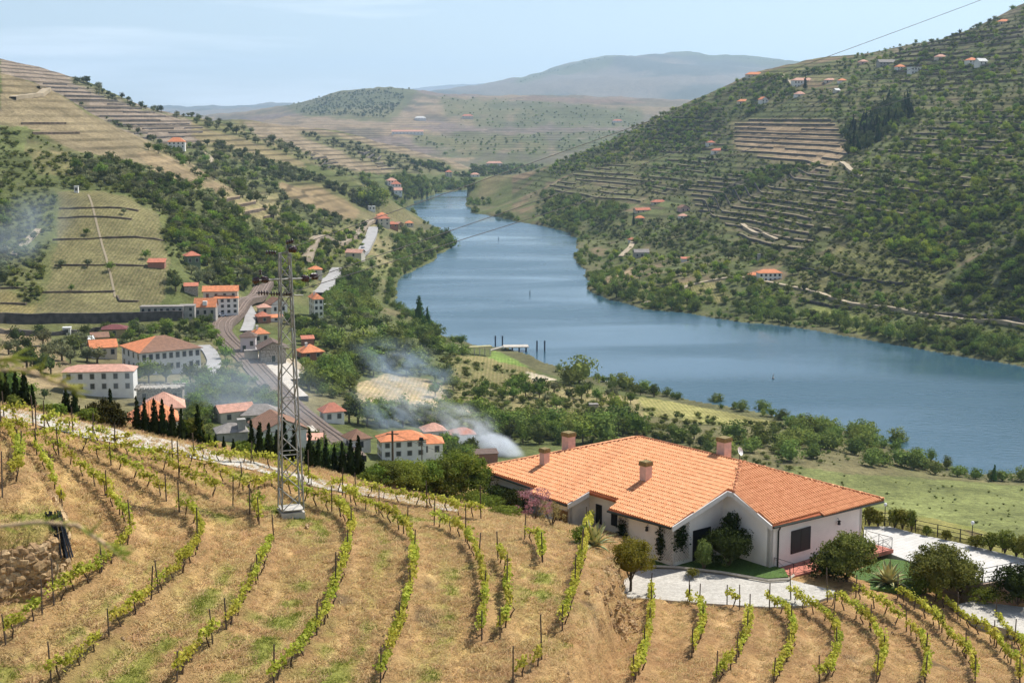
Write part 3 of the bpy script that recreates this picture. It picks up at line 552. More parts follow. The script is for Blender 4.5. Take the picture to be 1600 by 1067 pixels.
# soil under and between the rows
def neardist(X, Y, P, cell=2.0):
    D = np.full(X.shape, 9.0)
    for x, y in P:
        i0, i1 = np.searchsorted(hx, (x-2.4, x+2.4)); j0, j1 = np.searchsorted(hy, (y-2.4, y+2.4))
        if i1 > i0 and j1 > j0:
            s = np.s_[j0:j1, i0:i1]; D[s] = np.minimum(D[s], np.hypot(X[s]-x, Y[s]-y))
    return D
RD = neardist(HX, HY, RP)
HZ += .10*np.exp(-(RD/.5)**2)-.10*np.exp(-((RD-1.5)/.6)**2)
hc = mixc(hc, (.235, .15, .085), np.exp(-(RD/.55)**2)*.75)
strip = np.exp(-((RD-1.85)/.75)**2)*sm(.26, .48, hn2+.25*(hn-.5))*sm(.1, .5, hn3)*(side(BANK, HX, HY) < -.5); hc = mixc(hc, (.19, .21, .055), strip*.8)
sp_ = fbm(HX/2.1, HY/2.1, 2, 301); hc = mixc(hc, (.10, .075, .05), sm(.80, .86, sp_)*.8)
lane_poly = [tuple(hitn(*q)[:2]) for q in ((-120, 627), (0, 653), (140, 688), (281, 713), (400, 737), (512, 767), (611, 782), (681, 797), (715, 802), (715, 790), (681, 781), (611, 767), (512, 749), (400, 720), (281, 689), (140, 660), (0, 633), (-120, 606))]
patp = [tuple(at_z(*q, 80.0)[:2]) for q in ((1345, 818), (1390, 818), (1430, 829), (1500, 844), (1600, 868), (1720, 896), (1720, 958), (1600, 902), (1570, 909), (1535, 914), (1470, 899), (1400, 872), (1350, 854))]
HZ = np.where(inpoly(patp, HX, HY), np.minimum(HZ, 79.4), HZ)
drp = [tuple(at_z(*q, 80.36)[:2]) for q in ((970, 900), (1000, 885), (1060, 880), (1235, 900), (1310, 918), (1305, 934), (1260, 949), (1200, 952), (1120, 947), (1040, 941), (1000, 938), (970, 938))]
HZ = np.where(inpoly(drp, HX, HY), np.minimum(HZ, 80.2), HZ)
inl = inpoly(lane_poly, HX, HY); HZ = np.where(inl, HZ0-.05, HZ)
rut = np.exp(-((RD-1.15)/.17)**2)*(RD < 2.3); HZ -= .05*rut*(~inl); hc = mixc(hc, (.47, .34, .20), rut*sm(.4, .6, hn2)*.6)
hc = np.clip(hc*np.array((1.30, 1.25, 1.06)), 0, 1)
def hz(x, y):
    """height of the finished hill sheet"""
    i = np.clip(np.searchsorted(hx, x)-1, 0, len(hx)-2); j = np.clip(np.searchsorted(hy, y)-1, 0, len(hy)-2)
    a = (x-hx[i])/(hx[i+1]-hx[i]); b = (y-hy[j])/(hy[j+1]-hy[j])
    return (HZ[j, i]*(1-a)+HZ[j, i+1]*a)*(1-b)+(HZ[j+1, i]*(1-a)+HZ[j+1, i+1]*a)*b
hm_ = mesh_np('vineyard_hill', *grid(HX, HY, HZ), [ground_mat('vineyard_soil', 2.6, .35, 1.0, .2, False, False, ((.82, 1.18), (.76, 1.24), (.84, 1.16)))], True); paint(hm_, 'cover', hc)
put('vineyard_hill', hm_, kind='structure')
# ---- vines
VL = leafmat('vine_leaf', (.30, .34, .035), (.66, .64, .13), .5, .15); VT = mat('vine_wood', (.075, .05, .033), scale=8, bump=.6)
VM = []
for q in range(8):
    r = np.random.default_rng(500+q); n = 88+int(r.integers(0, 50)); ln = .5+.25*r.random()
    kk = r.integers(0, 7, n); cx = np.linspace(-ln, ln, 7)+r.normal(size=7)*.08; cz = .72+r.normal(size=7)*.08; cyy = r.normal(size=7)*.06
    P = np.c_[cx[kk], cyy[kk], cz[kk]]+r.normal(size=(n, 3))*np.array((.12, .08, .11)); O = np.c_[P[:, 0]*0, P[:, 1]*4, P[:, 2]-.6]
    fm = mesh_np('foliage', *leaves(P, .165, O, .7, .8, r), [VL])
    b = MB(); dx, dy = r.normal(size=2)*.16
    b.tube([(0, 0, -.1), (dx*.3+.03, dy*.4, .2), (dx-.04, dy, .42), (dx*.9, dy*.4, .66)], [.045, .037, .034, .028], 5)
    b.tube([(dx*.9, dy*.4, .64), (dx+.3, 0, .74), (ln*.9, 0, .72)], [.026, .02, .012], 4); b.tube([(dx*.9, dy*.4, .64), (dx-.3, 0, .73), (-ln*.9, 0, .74)], [.024, .018, .012], 4)
    VM.append((fm, b.mesh('trunk', VT, True)))
PM = [MB().tube([(0, 0, -.3), (random.uniform(-.03, .03), random.uniform(-.03, .03), h)], [.042, .034], 6).mesh('vine_post', mat('post_wood', (.10, .075, .055), scale=5, bump=.4, rnd=.3)) for h in (1.35, 1.5, 1.62, 1.75, 2.2)]
inview = []
for v in VINES:
    px, py = project(v[2], v[3], hz(v[2], v[3])+.6)
    inview.append(-20 < px < 1620 and py < 1085)
order = sorted([i for i in range(len(VINES)) if inview[i]], key=lambda i: VINES[i][3]); single = set(order[:300])
restF, restT = [], []
def tf(mesh, x, y, z, rz, s):
    V = np.empty(len(mesh.vertices)*3, np.float32); mesh.vertices.foreach_get('co', V); V = V.reshape(-1, 3)*s; c, d = math.cos(rz), math.sin(rz)
    F = np.array([p.vertices[:] if len(p.vertices) == 4 else (list(p.vertices)*2)[:4] for p in mesh.polygons if len(p.vertices) in (3, 4)])
    return np.c_[V[:, 0]*c-V[:, 1]*d+x, V[:, 0]*d+V[:, 1]*c+y, V[:, 2]+z], F
_cache = {}; cnt = {}
for i, (ri, q, x, y, a) in enumerate(VINES):
    if y > 112 or random.random() < .06: continue
    if inview[i]: cnt[ri] = cnt.get(ri, -1)+1
    q = cnt.get(ri, 0); fm, tm = VM[random.randrange(8)]; s = random.uniform(.85, 1.15); z = float(hz(x, y)); a2 = a+random.choice((0, math.pi))
    if i in single:
        o = empty('grape_vine', (x, y, z), a2, '%s grapevine from the near end %s' % (ordinal(q), ROWS[ri][0]), 'vine', 'grapevines in the rows on the near hill', s)
        put('foliage', fm, o); put('trunk', tm, o)
    else:
        for m_, lst in ((fm, restF), (tm, restT)):
            if m_.name not in _cache:
                V0, F0 = tf(m_, 0, 0, 0, 0, 1); _cache[m_.name] = (V0, F0)
            V0, F0 = _cache[m_.name]; c, d = math.cos(a2), math.sin(a2)
            lst.append((np.c_[(V0[:, 0]*c-V0[:, 1]*d)*s+x, (V0[:, 0]*d+V0[:, 1]*c)*s+y, V0[:, 2]*s+z], F0))
vf, ff = cat2(restF); vt, ft = cat2(restT)
V, F = cat2([(vf, ff), (vt, ft)])
put('far_grape_vines', mesh_np('far_grape_vines', V, F, [VL, VT], False, np.r_[np.zeros(len(ff)), np.ones(len(ft))]), kind='stuff', label='grapevines in the far half of the vineyard rows', cat='vines')
cnt = {}
for ri, q, x, y in POSTS:
    px, py = project(x, y, hz(x, y)+.8)
    if not (-15 < px < 1615 and py < 1090 and y < 112): continue
    cnt[ri] = cnt.get(ri, -1)+1; q = cnt[ri]
    m_ = PM[random.choice((0, 1, 1, 2, 2, 2, 3, 3, 4))]
    put('vine_post', m_, None, (x, y, hz(x, y)), (random.gauss(0, .035), random.gauss(0, .035), random.random()*6), None, '%s wooden post from the near end %s' % (ordinal(q), ROWS[ri][0]), 'post', 'wooden posts in the vine rows')
# ---- dry grass and weeds on the hill (instances)
TK = bpy.data.collections.new('grass_kinds')
def tuft(nm, m_, n, hgt, spread, seed, lean):
    r = np.random.default_rng(seed); V = []; F = []
    for k in range(n):
        a = r.random()*6.283; d = spread*r.random()**.5; p = np.array((math.cos(a)*d, math.sin(a)*d, -.02)); h = hgt*(.5+r.random()); b = r.random()*6.283; ln_ = lean*h*(.4+r.random())
        t = p+np.array((math.cos(b)*ln_, math.sin(b)*ln_, h)); w = np.array((-math.sin(b), math.cos(b), 0))*.013; o = len(V); V += [p-w, p+w, (p+t)/2+w*.8+np.array((0, 0, h*.12)), t]; F.append((o, o+1, o+2, o+3))
    TK.objects.link(bpy.data.objects.new(nm, mesh_np(nm, np.array(V), np.array(F), [m_])))
straw = leafmat('straw', (.50, .36, .175), (.66, .50, .26), .3, .18); greeng = leafmat('green_grass', (.17, .21, .035), (.32, .34, .075), .4, .2)
for q in range(3): tuft('a%d_straw' % q, straw, 30, .085, .32, q, 1.7)
for q in range(2): tuft('b%d_green' % q, greeng, 26, .09, .26, 20+q, .8)
N = 70000; gx = rng.uniform(-45, 45, N); gy = 50+rng.random(N)**1.0*58; ok = (np.abs(gx/gy) < .44) & (side(EDGE, gx, gy) > -1); gx, gy = gx[ok], gy[ok]
gr = neardist(HX, HY, RP); gi = np.clip(((gx-hx[0])/.3).astype(int), 0, len(hx)-1); gj = np.clip(((gy-hy[0])/.3).astype(int), 0, len(hy)-1); rd = gr[gj, gi]; gcol = hc[gj, gi]; isg = gcol[:, 1] > gcol[:, 0]*.86
ok = (rng.random(len(gx)) < np.where(rd < .5, .25, .9)*np.where(side(BANK, gx, gy) > 0, .5, 1)); house_area = (side(BANK, gx, gy) > 1) & (gy > 85.5)
ok &= ~house_area; gx, gy, isg = gx[ok], gy[ok], isg[ok]; n_t = len(gx)
gz = np.array([hz(x, y) for x, y in zip(gx, gy)]) if False else hz(gx, gy)
idx = np.where(isg, rng.integers(3, 5, n_t), rng.integers(0, 3, n_t)); sc = rng.uniform(.7, 1.5, n_t)
GRASS_DEF = (np.c_[gx, gy, gz], idx, np.c_[np.zeros(n_t), np.zeros(n_t), rng.random(n_t)*6.283], np.c_[sc, sc, sc])
# ------------------------------------------------------------------ the white house with the orange tile roof
HQ = np.array((13.3655, 87.4076)); HTH = .88412814; HZB = 80.3
hA = np.array((-math.cos(HTH), math.sin(HTH))); hB = np.array((math.sin(HTH), math.cos(HTH)))
def hw(x, y, z=0.0): q = HQ+hB*x+hA*y; return np.array((q[0], q[1], HZB+z))       # house frame -> world
HROT = math.atan2(hB[1], hB[0])
WHITE = mat('white_render', (.86, .82, .75), var=.04, scale=1.2, bump=.12, bscale=30)
TILE = mat('roof_tile', (.76, .34, .155), var=.08, scale=3.1, rough=.8, bump=.3, bscale=40, col2=(.83, .43, .225), detail=8)
TILE2 = mat('roof_ridge', (.40, .15, .07), var=.3, scale=6, rough=.85)
DARK = mat('dark_shutter', (.012, .014, .016), rough=.5, var=.2); GUT = mat('gutter_green', (.035, .045, .035), rough=.5, metal=.2)
PINKC = mat('chimney_render', (.62, .43, .37), var=.1, scale=3, bump=.2); CAPC = mat('chimney_cap', (.22, .17, .07), var=.25, scale=6, bump=.4)
FASC = mat('fascia_board', (.68, .66, .62), var=.06); WOODG = mat('gate_wood', (.28, .16, .06), var=.3, scale=3, stretch=(8, 8, .6)); IRON = mat('wrought_iron', (.02, .02, .022), rough=.5)
REDT = mat('terracotta_paving', (.47, .17, .12), var=.18, scale=3); GRASSM = mat('lawn', (.075, .14, .025), var=.35, scale=9, bump=.8, bscale=60)
HOUSE = empty('villa', hw(0, 0), HROT, 'white villa with wide orange tiled hip roof beside the vineyard', 'house')
P1s, P2s = .3413, .477; E0 = 3.04; RX, YC, YB = 8.35, 5.97, 15.94; YA, XD = 25.3, 16.7
SB = (E0+P1s*RX-E0)/(YA-YB)
def rz1(x): return E0+P1s*x
def rz2(y): return E0+P2s*y
def roofz(x, y): return min(rz1(x), rz2(y), E0+P1s*(XD-x), E0+SB*(YA-y))
planes = {
 'front': ([(.05, 4.45), (4.93, 4.1), (4.93, 3.52), (RX, YC), (RX, YB), (-.1, 25.3), (-.28, 18.1), (-.88, 17.95), (-.88, 13.82), (.95, 13.6), (.95, 10.6), (-.2, 10.4)], lambda x, y: rz1(x), 'x'),
 'side': ([(5.1, .2), (XD, -.15), (RX, YC), (4.93, 3.52)], lambda x, y: rz2(y), 'y'),
 'back': ([(XD, -.15), (XD, YA), (RX, YB), (RX, YC)], lambda x, y: E0+P1s*(XD-x), '-x'),
 'end': ([(XD, YA), (-.1, YA), (RX, YB)], lambda x, y: E0+SB*(YA-y), '-y')}
def tiles(poly, fz, ax):
    """barrel tiles, course by course, clipped to the outline of the roof plane"""
    P = np.array(poly); V, F = [], []; w, ln_ = .23, .40
    horiz = ax[-1] == 'x'; lo, hi = P.min(0), P.max(0)
    across = (1 if horiz else 0); along = 1-across
    for c in np.arange(lo[across], hi[across], w):
        for t in np.arange(lo[along], hi[along], ln_):
            cx_, tx = c+w/2, t+ln_/2
            pt = (tx, cx_) if horiz else (cx_, tx)
            if not inpoly(poly, np.array([pt[0]]), np.array([pt[1]]))[0]: continue
            o = len(V); down = -1 if ax[0] != '-' else 1; jit = random.uniform(-.008, .008)
            for end in (0, 1):
                tt = t+(ln_*1.12 if end else -.02); lift = (.036 if (end == 0) == (down == -1) else 0.0)+jit
                for k in range(5):
                    an = math.pi*k/4; off = math.cos(an)*w*.36; h = math.sin(an)*.095
                    p = (tt, cx_+off) if horiz else (cx_+off, tt)
                    V.append((p[0], p[1], fz(*p)+.03+h+lift))
            for k in range(4): F.append((o+k, o+k+1, o+5+k+1, o+5+k))
            e = o if down == -1 else o+5; F.append((e, e+1, e+3, e+4))
    return np.array(V), np.array(F)
ROOF = None
mbR = MB()
for nm, (poly, fz, ax) in planes.items():
    n_ = len(poly); top = [(x, y, fz(x, y)) for x, y in poly]; bot = [(x, y, fz(x, y)-.16) for x, y in poly]
    mbR.add(top+bot, [tuple(range(n_)), tuple(range(n_, 2*n_))[::-1]]+[(i, n_+i, n_+(i+1) % n_, (i+1) % n_) for i in range(n_)])
rm_ = mbR.mesh('roof', mat('roof_underlay', (.33, .09, .03), var=.2, scale=5)); ROOF = put('roof', rm_, HOUSE)
tp = [tiles(*planes[k]) for k in planes]
V, F = cat2([t for t in tp if len(t[0])]); o = put('roof_tiles', mesh_np('roof_tiles', V, F, [TILE], True), ROOF, kind='stuff')
def ridge(p, q, name='ridge_tile'):
    p, q = np.array(p), np.array(q); n = int(np.linalg.norm(q-p)/.42); m_ = None
    mb = MB()
    for i in range(n):
        a, b = p+(q-p)*i/n, p+(q-p)*(i+1.08)/n; mb.tube([a, b], [.115, .095], 6)
    return mb.obj(name, TILE2, ROOF, True, kind='stuff')
ridge((RX, YC, rz1(RX)+.05), (RX, YB, rz1(RX)+.05)); ridge((0, YA-.1, E0+.05), (RX, YB, rz1(RX)+.05)); ridge((XD, -.1, E0+.03), (RX, YC, rz1(RX)+.05)); ridge((4.93, 3.52, rz1(4.93)+.05), (RX, YC, rz1(RX)+.05)); ridge((XD, YA, E0), (RX, YB, rz1(RX)+.05))
# walls
walls = MB()
def wall(p, q, z0=-2.5, t=.28, dz=.17, out=None):
    (x0, y0), (x1, y1) = p, q; L_ = math.hypot(x1-x0, y1-y0); nx, ny = -(y1-y0)/L_*t, (x1-x0)/L_*t; n = max(1, int(L_/.8)); vs = []; fs = []
    for i in range(n+1):
        f = i/n; x, y = x0+(x1-x0)*f, y0+(y1-y0)*f; zt = roofz(x, y)-dz
        vs += [(x, y, z0), (x, y, zt), (x+nx, y+ny, zt), (x+nx, y+ny, z0)]
    for i in range(n):
        a, b = 4*i, 4*i+4; fs += [(a, b, b+1, a+1), (a+1, b+1, b+2, a+2), (a+2, b+2, b+3, a+3), (a+3, b+3, b, a)]
    fs += [(0, 1, 2, 3), (4*n+3, 4*n+2, 4*n+1, 4*n)]; walls.add(vs, fs)
FP = [(.5, 4.75), (5.3, 4.75), (5.3, .5), (15.1, .5), (15.1, 24.8), (.5, 24.8), (.5, 17.5), (-.3, 17.5), (-.3, 14.25), (1.6, 14.25), (1.6, 10.1), (.5, 10.1)]
for i in range(len(FP)):
    p, q = FP[i], FP[(i+1) % len(FP)]; wall(p, q)
walls.obj('wall', WHITE, HOUSE)
def panel(name, c, w, h, axis, m_, d=.06, parent=HOUSE, frame=None):
    """a window or door: leaf set proud of the wall, thin frame round it"""
    dims = (d, w, h) if axis == 'x' else (w, d, h)
    o = MB().box((0, 0, 0), dims).obj(name, m_, parent, loc=c)
    if frame:
        f = MB(); s = .05
        for sx in (-1, 1):
            f.box((0, sx*(w/2+s/2), 0) if axis == 'x' else (sx*(w/2+s/2), 0, 0), (d+.03, s, h+2*s) if axis == 'x' else (s, d+.03, h+2*s))
            f.box((0, 0, sx*(h/2+s/2)), (d+.02, w, s) if axis == 'x' else (w, d+.02, s))
        f.box((0, 0, 0), (d+.02, .04, h) if axis == 'x' else (.04, d+.02, h)); f.obj('frame', frame, o)
    return o
SH = mat('shutter_slats', (.016, .022, .028), rough=.45, var=.3, scale=30, stretch=(.2, .2, 6))
panel('window', (8.4, .48, 1.5), 1.9, 1.5, 'y', SH, frame=IRON)
panel('door', (3.2, 4.72, 1.1), 1.6, 2.3, 'y', DARK, frame=IRON)
for y, w, z, h in ((13.2, .5, 1.75, 1.3), (11.6, .5, 1.9, 1.2)): panel('window', (1.58, y, z), w, h, 'x', DARK, frame=IRON)
panel('window', (.47, 9.6, 1.7), .6, 1.2, 'x', DARK, frame=IRON)
panel('window', (.47, 21.9, 1.15), 3.4, 1.7, 'x', DARK, frame=IRON)
g_ = panel('gate', (-.33, 15.2, .9), 1.5, 2.2, 'x', WOODG)
for k in range(7): MB().box((-.05, -.64+.213*k, 0), (.04, .19, 2.2)).obj('plank', WOODG, g_)
# eaves: gutters, pipe, white verge boards
for p, q in (((-.12, 25.2), (-.32, 18.1)), ((-.92, 17.9), (-.92, 13.85)), ((-.24, 10.4), (-.02, 4.5)), ((5.15, .13), (16.6, -.2))):
    MB().tube([(p[0], p[1], roofz(*p)-.07), (q[0], q[1], roofz(*q)-.07)], .075, 6).obj('gutter', GUT, HOUSE)
MB().tube([(5.75, .1, 2.95), (5.95, .25, 2.85), (5.98, .4, 2.6), (5.98, .4, -.3)], .06, 6).obj('downpipe', GUT, HOUSE)
MB().tube([(.3, 24.9, 2.9), (.38, 24.9, 2.7), (.38, 24.9, -.6)], .06, 6).obj('downpipe', GUT, HOUSE)
def board(p, q, h=.34):
    a, b = np.array((*p, roofz(*p)-.12)), np.array((*q, roofz(*q)-.12)); d = np.array((0, 0, h/2)); n = np.cross(b-a, (0, 0, 1)); n = n/np.linalg.norm(n)*.05
    MB().add([a-d-n, b-d-n, b+d-n, a+d-n, a-d+n, b-d+n, b+d+n, a+d+n], [(0, 1, 2, 3), (7, 6, 5, 4), (0, 4, 5, 1), (3, 2, 6, 7), (0, 3, 7, 4), (1, 5, 6, 2)]).obj('verge_board', FASC, HOUSE)
board((.0, 4.4), (4.9, 4.05)); board((4.9, 4.02), (4.9, 3.5)); board((4.9, 3.45), (5.05, .2)); board((-.9, 13.78), (.93, 13.56))
for (x, y, w, h, r) in ((2.54, 20.3, .54, .85, .15), (5.4, 20.8, .74, 1.1, -.1), (3.84, 10.8, .62, 1.0, .12), (9.2, 8.3, .74, 1.15, .1)):
    zb = roofz(x, y)-.3; c = MB().box((0, 0, h/2), (w, w, h+.3)).obj('chimney', PINKC, HOUSE, loc=(x, y, zb+.3))
    MB().box((0, 0, h+.2), (w+.1, w+.1, .26)).box((0, 0, h+.36), (w+.04, w+.04, .06)).obj('chimney_cap', CAPC, c)
d_ = MB(); pr = [(0, 0, 0), (.08, 0, .02), (.2, 0, .06), (.32, 0, .13)]
vs = [(0, 0, 0)]+[(r*math.cos(6.283*k/14), r*math.sin(6.283*k/14), h) for r, _, h in pr[1:] for k in range(14)]
d_.add(vs, [(0, 1+k, 1+(k+1) % 14) for k in range(14)]+[(1+14*j+k, 1+14*(j+1)+k, 1+14*(j+1)+(k+1) % 14, 1+14*j+(k+1) % 14) for j in range(2) for k in range(14)])
d_.obj('satellite_dish', mat('dish_white', (.7, .7, .68)), HOUSE, loc=(9.9, 7.5, roofz(9.9, 7.5)+.75), rot=(1.1, .5, 0)); MB().tube([(9.95, 7.45, roofz(9.9, 7.5)-.1), (9.93, 7.48, roofz(9.9, 7.5)+.75)], .03).obj('dish_mast', IRON, HOUSE)
def lantern(x, y, z, ax):
    c = MB().box((0, 0, 0), (.16, .16, .24), 0, .7).box((0, 0, .17), (.22, .22, .06), 0, .3); dx, dy = ((-.18, 0) if ax == 'x' else (0, -.18))
    c.tube([(0, 0, .2), (-dx*.5, -dy*.5, .32), (-dx, -dy, .3)], .015, 4); c.obj('wall_lantern', IRON, HOUSE, loc=(x+dx, y+dy, z))
lantern(.5, 7.1, 2.25, 'x'); lantern(12.3, .5, 2.0, 'y')
def lattice(p, q, z0, z1, off):
    t = MB(); L_ = math.hypot(q[0]-p[0], q[1]-p[1]); n = int((L_+z1-z0)/.22); ux, uy = (q[0]-p[0])/L_, (q[1]-p[1])/L_; h = z1-z0
    for k in range(-int(h/.22), int(L_/.22)+1):
        for s in (1, -1):
            a0 = k*.22; pts = []
            lo, hi = max(0, -a0), min(h, L_-a0)
            if hi-lo < .05: continue
            for tt in (lo, hi):
                a = a0+tt; a = a if s == 1 else L_-a; pts.append((p[0]+ux*a+off[0], p[1]+uy*a+off[1], z0+tt))
            t.bar(pts[0], pts[1], .05)
    return t.obj('trellis', mat('trellis_wood', (.5, .46, .4), var=.15), HOUSE)
lattice((.5, 4.8), (.5, 6.0), .5, 2.9, (-.05, 0)); lattice((.55, 4.7), (1.9, 4.7), .5, 3.1, (0, -.05)); lattice((.5, 9.0), (.5, 10.0), .8, 2.6, (-.05, 0))
IVY = leafmat('ivy_leaf', (.015, .025, .01), (.04, .06, .018), .2, .1)
def ivy(c, d, n, s=.16, name='climbing_plant', label=None):
    r = np.random.default_rng(int(abs(c[0]*97+c[1]*31))); P = np.array(c)+r.normal(size=(n, 3))*np.array(d)*.45; O = np.tile((-.5, -.5, .3), (n, 1))
    ob = put(name, mesh_np(name, *leaves(P, s, O, .6, .7, r), [IVY]), HOUSE); return ob
ivy((.35, 5.85, 1.6), (.12, .4, 1.3), 420); ivy((1.0, 4.55, 2.1), (.7, .12, .9), 520); ivy((.35, 9.5, 1.6), (.1, .55, .9), 260)
# balcony round the side facade
mb = MB().add([(x, y, z) for z in (-.25, .0) for x, y in ((5.5, -1.35), (15.6, -1.9), (15.6, .48), (5.5, .48))], [(3, 2, 1, 0), (4, 5, 6, 7), (0, 1, 5, 4), (1, 2, 6, 5), (2, 3, 7, 6), (3, 0, 4, 7)])
BAL = mb.obj('balcony', REDT, HOUSE); MB().box((8.0, -.75, -1.0), (4.6, .9, 1.5)).obj('plinth', mat('plinth_stone', (.36, .29, .22), scale=4, bump=.3), BAL)
def rail(pts, h=.85, parent=BAL, base=0.0, zfun=None, step=.9, bars=2):
    mb = MB()
    for (x0, y0), (x1, y1) in zip(pts[:-1], pts[1:]):
        L_ = math.hypot(x1-x0, y1-y0); n = max(1, int(L_/step))
        for i in range(n+1):
            x, y = x0+(x1-x0)*i/n, y0+(y1-y0)*i/n; mb.bar((x, y, base), (x, y, base+h), .04)
            if i < n and bars == 2:
                x2, y2 = x0+(x1-x0)*(i+1)/n, y0+(y1-y0)*(i+1)/n; mb.bar((x, y, base+.1), (x2, y2, base+h-.06), .018); mb.bar((x2, y2, base+.1), (x, y, base+h-.06), .018)
        for zz in ([h, .1] if bars == 2 else [h, h*.66, h*.33]): mb.bar((x0, y0, base+zz), (x1, y1, base+zz), .03)
    return mb.obj('railing', IRON, parent)
rail([(5.6, .4), (5.6, -1.25), (8.6, -1.45)]); rail([(11.6, -1.6), (15.5, -1.82), (15.5, .4)])
# lawn, kerb, drives, patio
def sheet(name, pts, z, m_, th=.0, **k):
    """flat piece of ground; pts in world plan"""
    n = len(pts); mb = MB().add([(x, y, z) for x, y in pts]+[(x, y, z-.6) for x, y in pts], [tuple(range(n))]+[(i, n+i, n+(i+1) % n, (i+1) % n) for i in range(n)]); return mb.obj(name, m_, None, **k)
def pz(px, py, z): return tuple(at_z(px, py, z)[:2])
def cobble(name, c, c2, sc):
    m = mat(name, c, rough=.9, scale=3, col2=c2, bump=.5, bscale=25); return m
COB = bpy.data.materials.new('pale_cobbles'); COB.use_nodes = True; n = COB.node_tree.nodes; l = COB.node_tree.links.new; p = n['Principled BSDF']; p.inputs['Roughness'].default_value = .9
g = n.new('ShaderNodeNewGeometry'); vo = n.new('ShaderNodeTexVoronoi'); vo.inputs['Scale'].default_value = 5.5; l(g.outputs['Position'], vo.inputs[0]); vd = n.new('ShaderNodeTexVoronoi'); vd.feature = 'DISTANCE_TO_EDGE'; vd.inputs['Scale'].default_value = 5.5; l(g.outputs['Position'], vd.inputs[0])
hs = n.new('ShaderNodeMixRGB'); hs.inputs[1].default_value = (.44, .41, .36, 1); hs.inputs[2].default_value = (.58, .55, .49, 1); sx = n.new('ShaderNodeSeparateColor'); l(vo.outputs['Color'], sx.inputs[0]); l(sx.outputs[0], hs.inputs[0])
nzz = n.new('ShaderNodeTexNoise'); nzz.inputs['Scale'].default_value = .5; nzz.inputs['Detail'].default_value = 4; l(g.outputs['Position'], nzz.inputs[0]); m3 = n.new('ShaderNodeMixRGB'); m3.blend_type = 'MULTIPLY'; m3.inputs[0].default_value = .25; l(hs.outputs[0], m3.inputs[1]); l(nzz.outputs[0], m3.inputs[2])
rmp = n.new('ShaderNodeMapRange'); rmp.inputs[2].default_value = .06; rmp.inputs[3].default_value = .72; rmp.inputs[4].default_value = 1; l(vd.outputs['Distance'], rmp.inputs[0]); vm = n.new('ShaderNodeVectorMath'); vm.operation = 'SCALE'; l(m3.outputs[0], vm.inputs[0]); l(rmp.outputs[0], vm.inputs['Scale']); l(vm.outputs[0], p.inputs['Base Color'])
bm_ = n.new('ShaderNodeBump'); bm_.inputs['Strength'].default_value = .6; bm_.inputs['Distance'].default_value = .02; l(rmp.outputs[0], bm_.inputs['Height']); l(bm_.outputs[0], p.inputs['Normal'])
DRIVE = sheet('driveway', [pz(*q, 80.36) for q in ((975, 905), (1000, 890), (1060, 886), (1130, 893), (1200, 904), (1235, 905), (1262, 912), (1305, 922), (1300, 930), (1260, 945), (1200, 948), (1120, 943), (1040, 937), (1000, 934), (975, 935))], 80.36, COB, kind='structure')
DRIVE2 = sheet('lower_driveway', [pz(*q, 79.0) for q in ((1490, 945), (1520, 938), (1600, 948), (1720, 968), (1720, 1010), (1600, 990), (1520, 968))], 79.0, COB, kind='structure')
sheet('lawn', [pz(*q, 80.5) for q in ((1015, 872), (1060, 865), (1160, 868), (1225, 888), (1232, 900), (1200, 903), (1130, 892), (1062, 884), (1020, 882))]+[], 80.5, GRASSM, kind='structure')
kb = [np.array((*pz(*q, 80.56), 80.5)) for q in ((1020, 883), (1062, 885), (1130, 893), (1200, 905), (1232, 903), (1240, 897))]; MB().tube(kb, .1, 4).obj('kerb', mat('kerb_stone', (.42, .38, .31)), label='low pale stone kerb between lawn and cobbled drive', cat='kerb')
sheet('side_lawn', [pz(*q, 79.9) for q in ((1300, 905), (1385, 872), (1450, 880), (1440, 915), (1340, 922))], 79.9, GRASSM, kind='structure')
CONC = bpy.data.materials.new('patio_slabs'); CONC.use_nodes = True; n = CONC.node_tree.nodes; l = CONC.node_tree.links.new; p = n['Principled BSDF']; p.inputs['Roughness'].default_value = .9
g = n.new('ShaderNodeNewGeometry'); mp = n.new('ShaderNodeMapping'); mp.inputs['Rotation'].default_value = (0, 0, -HROT); mp.inputs['Scale'].default_value = (1.0, 1.0, 1); l(g.outputs['Position'], mp.inputs[0])
bt = n.new('ShaderNodeTexBrick'); bt.inputs['Scale'].default_value = 1.0; bt.inputs['Brick Width'].default_value = 1.2; bt.inputs['Row Height'].default_value = .4; bt.inputs['Mortar Size'].default_value = .012; bt.inputs['Color1'].default_value = (.66, .64, .60, 1); bt.inputs['Color2'].default_value = (.58, .56, .52, 1); bt.inputs['Mortar'].default_value = (.40, .38, .34, 1); l(mp.outputs[0], bt.inputs[0])
nzz = n.new('ShaderNodeTexNoise'); nzz.inputs['Scale'].default_value = .6; nzz.inputs['Detail'].default_value = 5; l(g.outputs['Position'], nzz.inputs[0]); m3 = n.new('ShaderNodeMixRGB'); m3.blend_type = 'MULTIPLY'; m3.inputs[0].default_value = .3; l(bt.outputs[0], m3.inputs[1]); l(nzz.outputs[0], m3.inputs[2]); l(m3.outputs[0], p.inputs['Base Color'])
PATZ = 80.0
PAT = [pz(*q, PATZ) for q in ((1350, 822), (1390, 822), (1430, 833), (1500, 848), (1600, 872), (1720, 900), (1720, 955), (1600, 898), (1570, 905), (1535, 910), (1470, 895), (1400, 868), (1350, 850))]
sheet('patio', PAT, PATZ, CONC, kind='structure')
MB().tube([np.array((*pz(*q, PATZ), PATZ-.75)) for q in ((1455, 892), (1535, 911), (1572, 906), (1605, 899))], .01, 4)
w_ = MB()
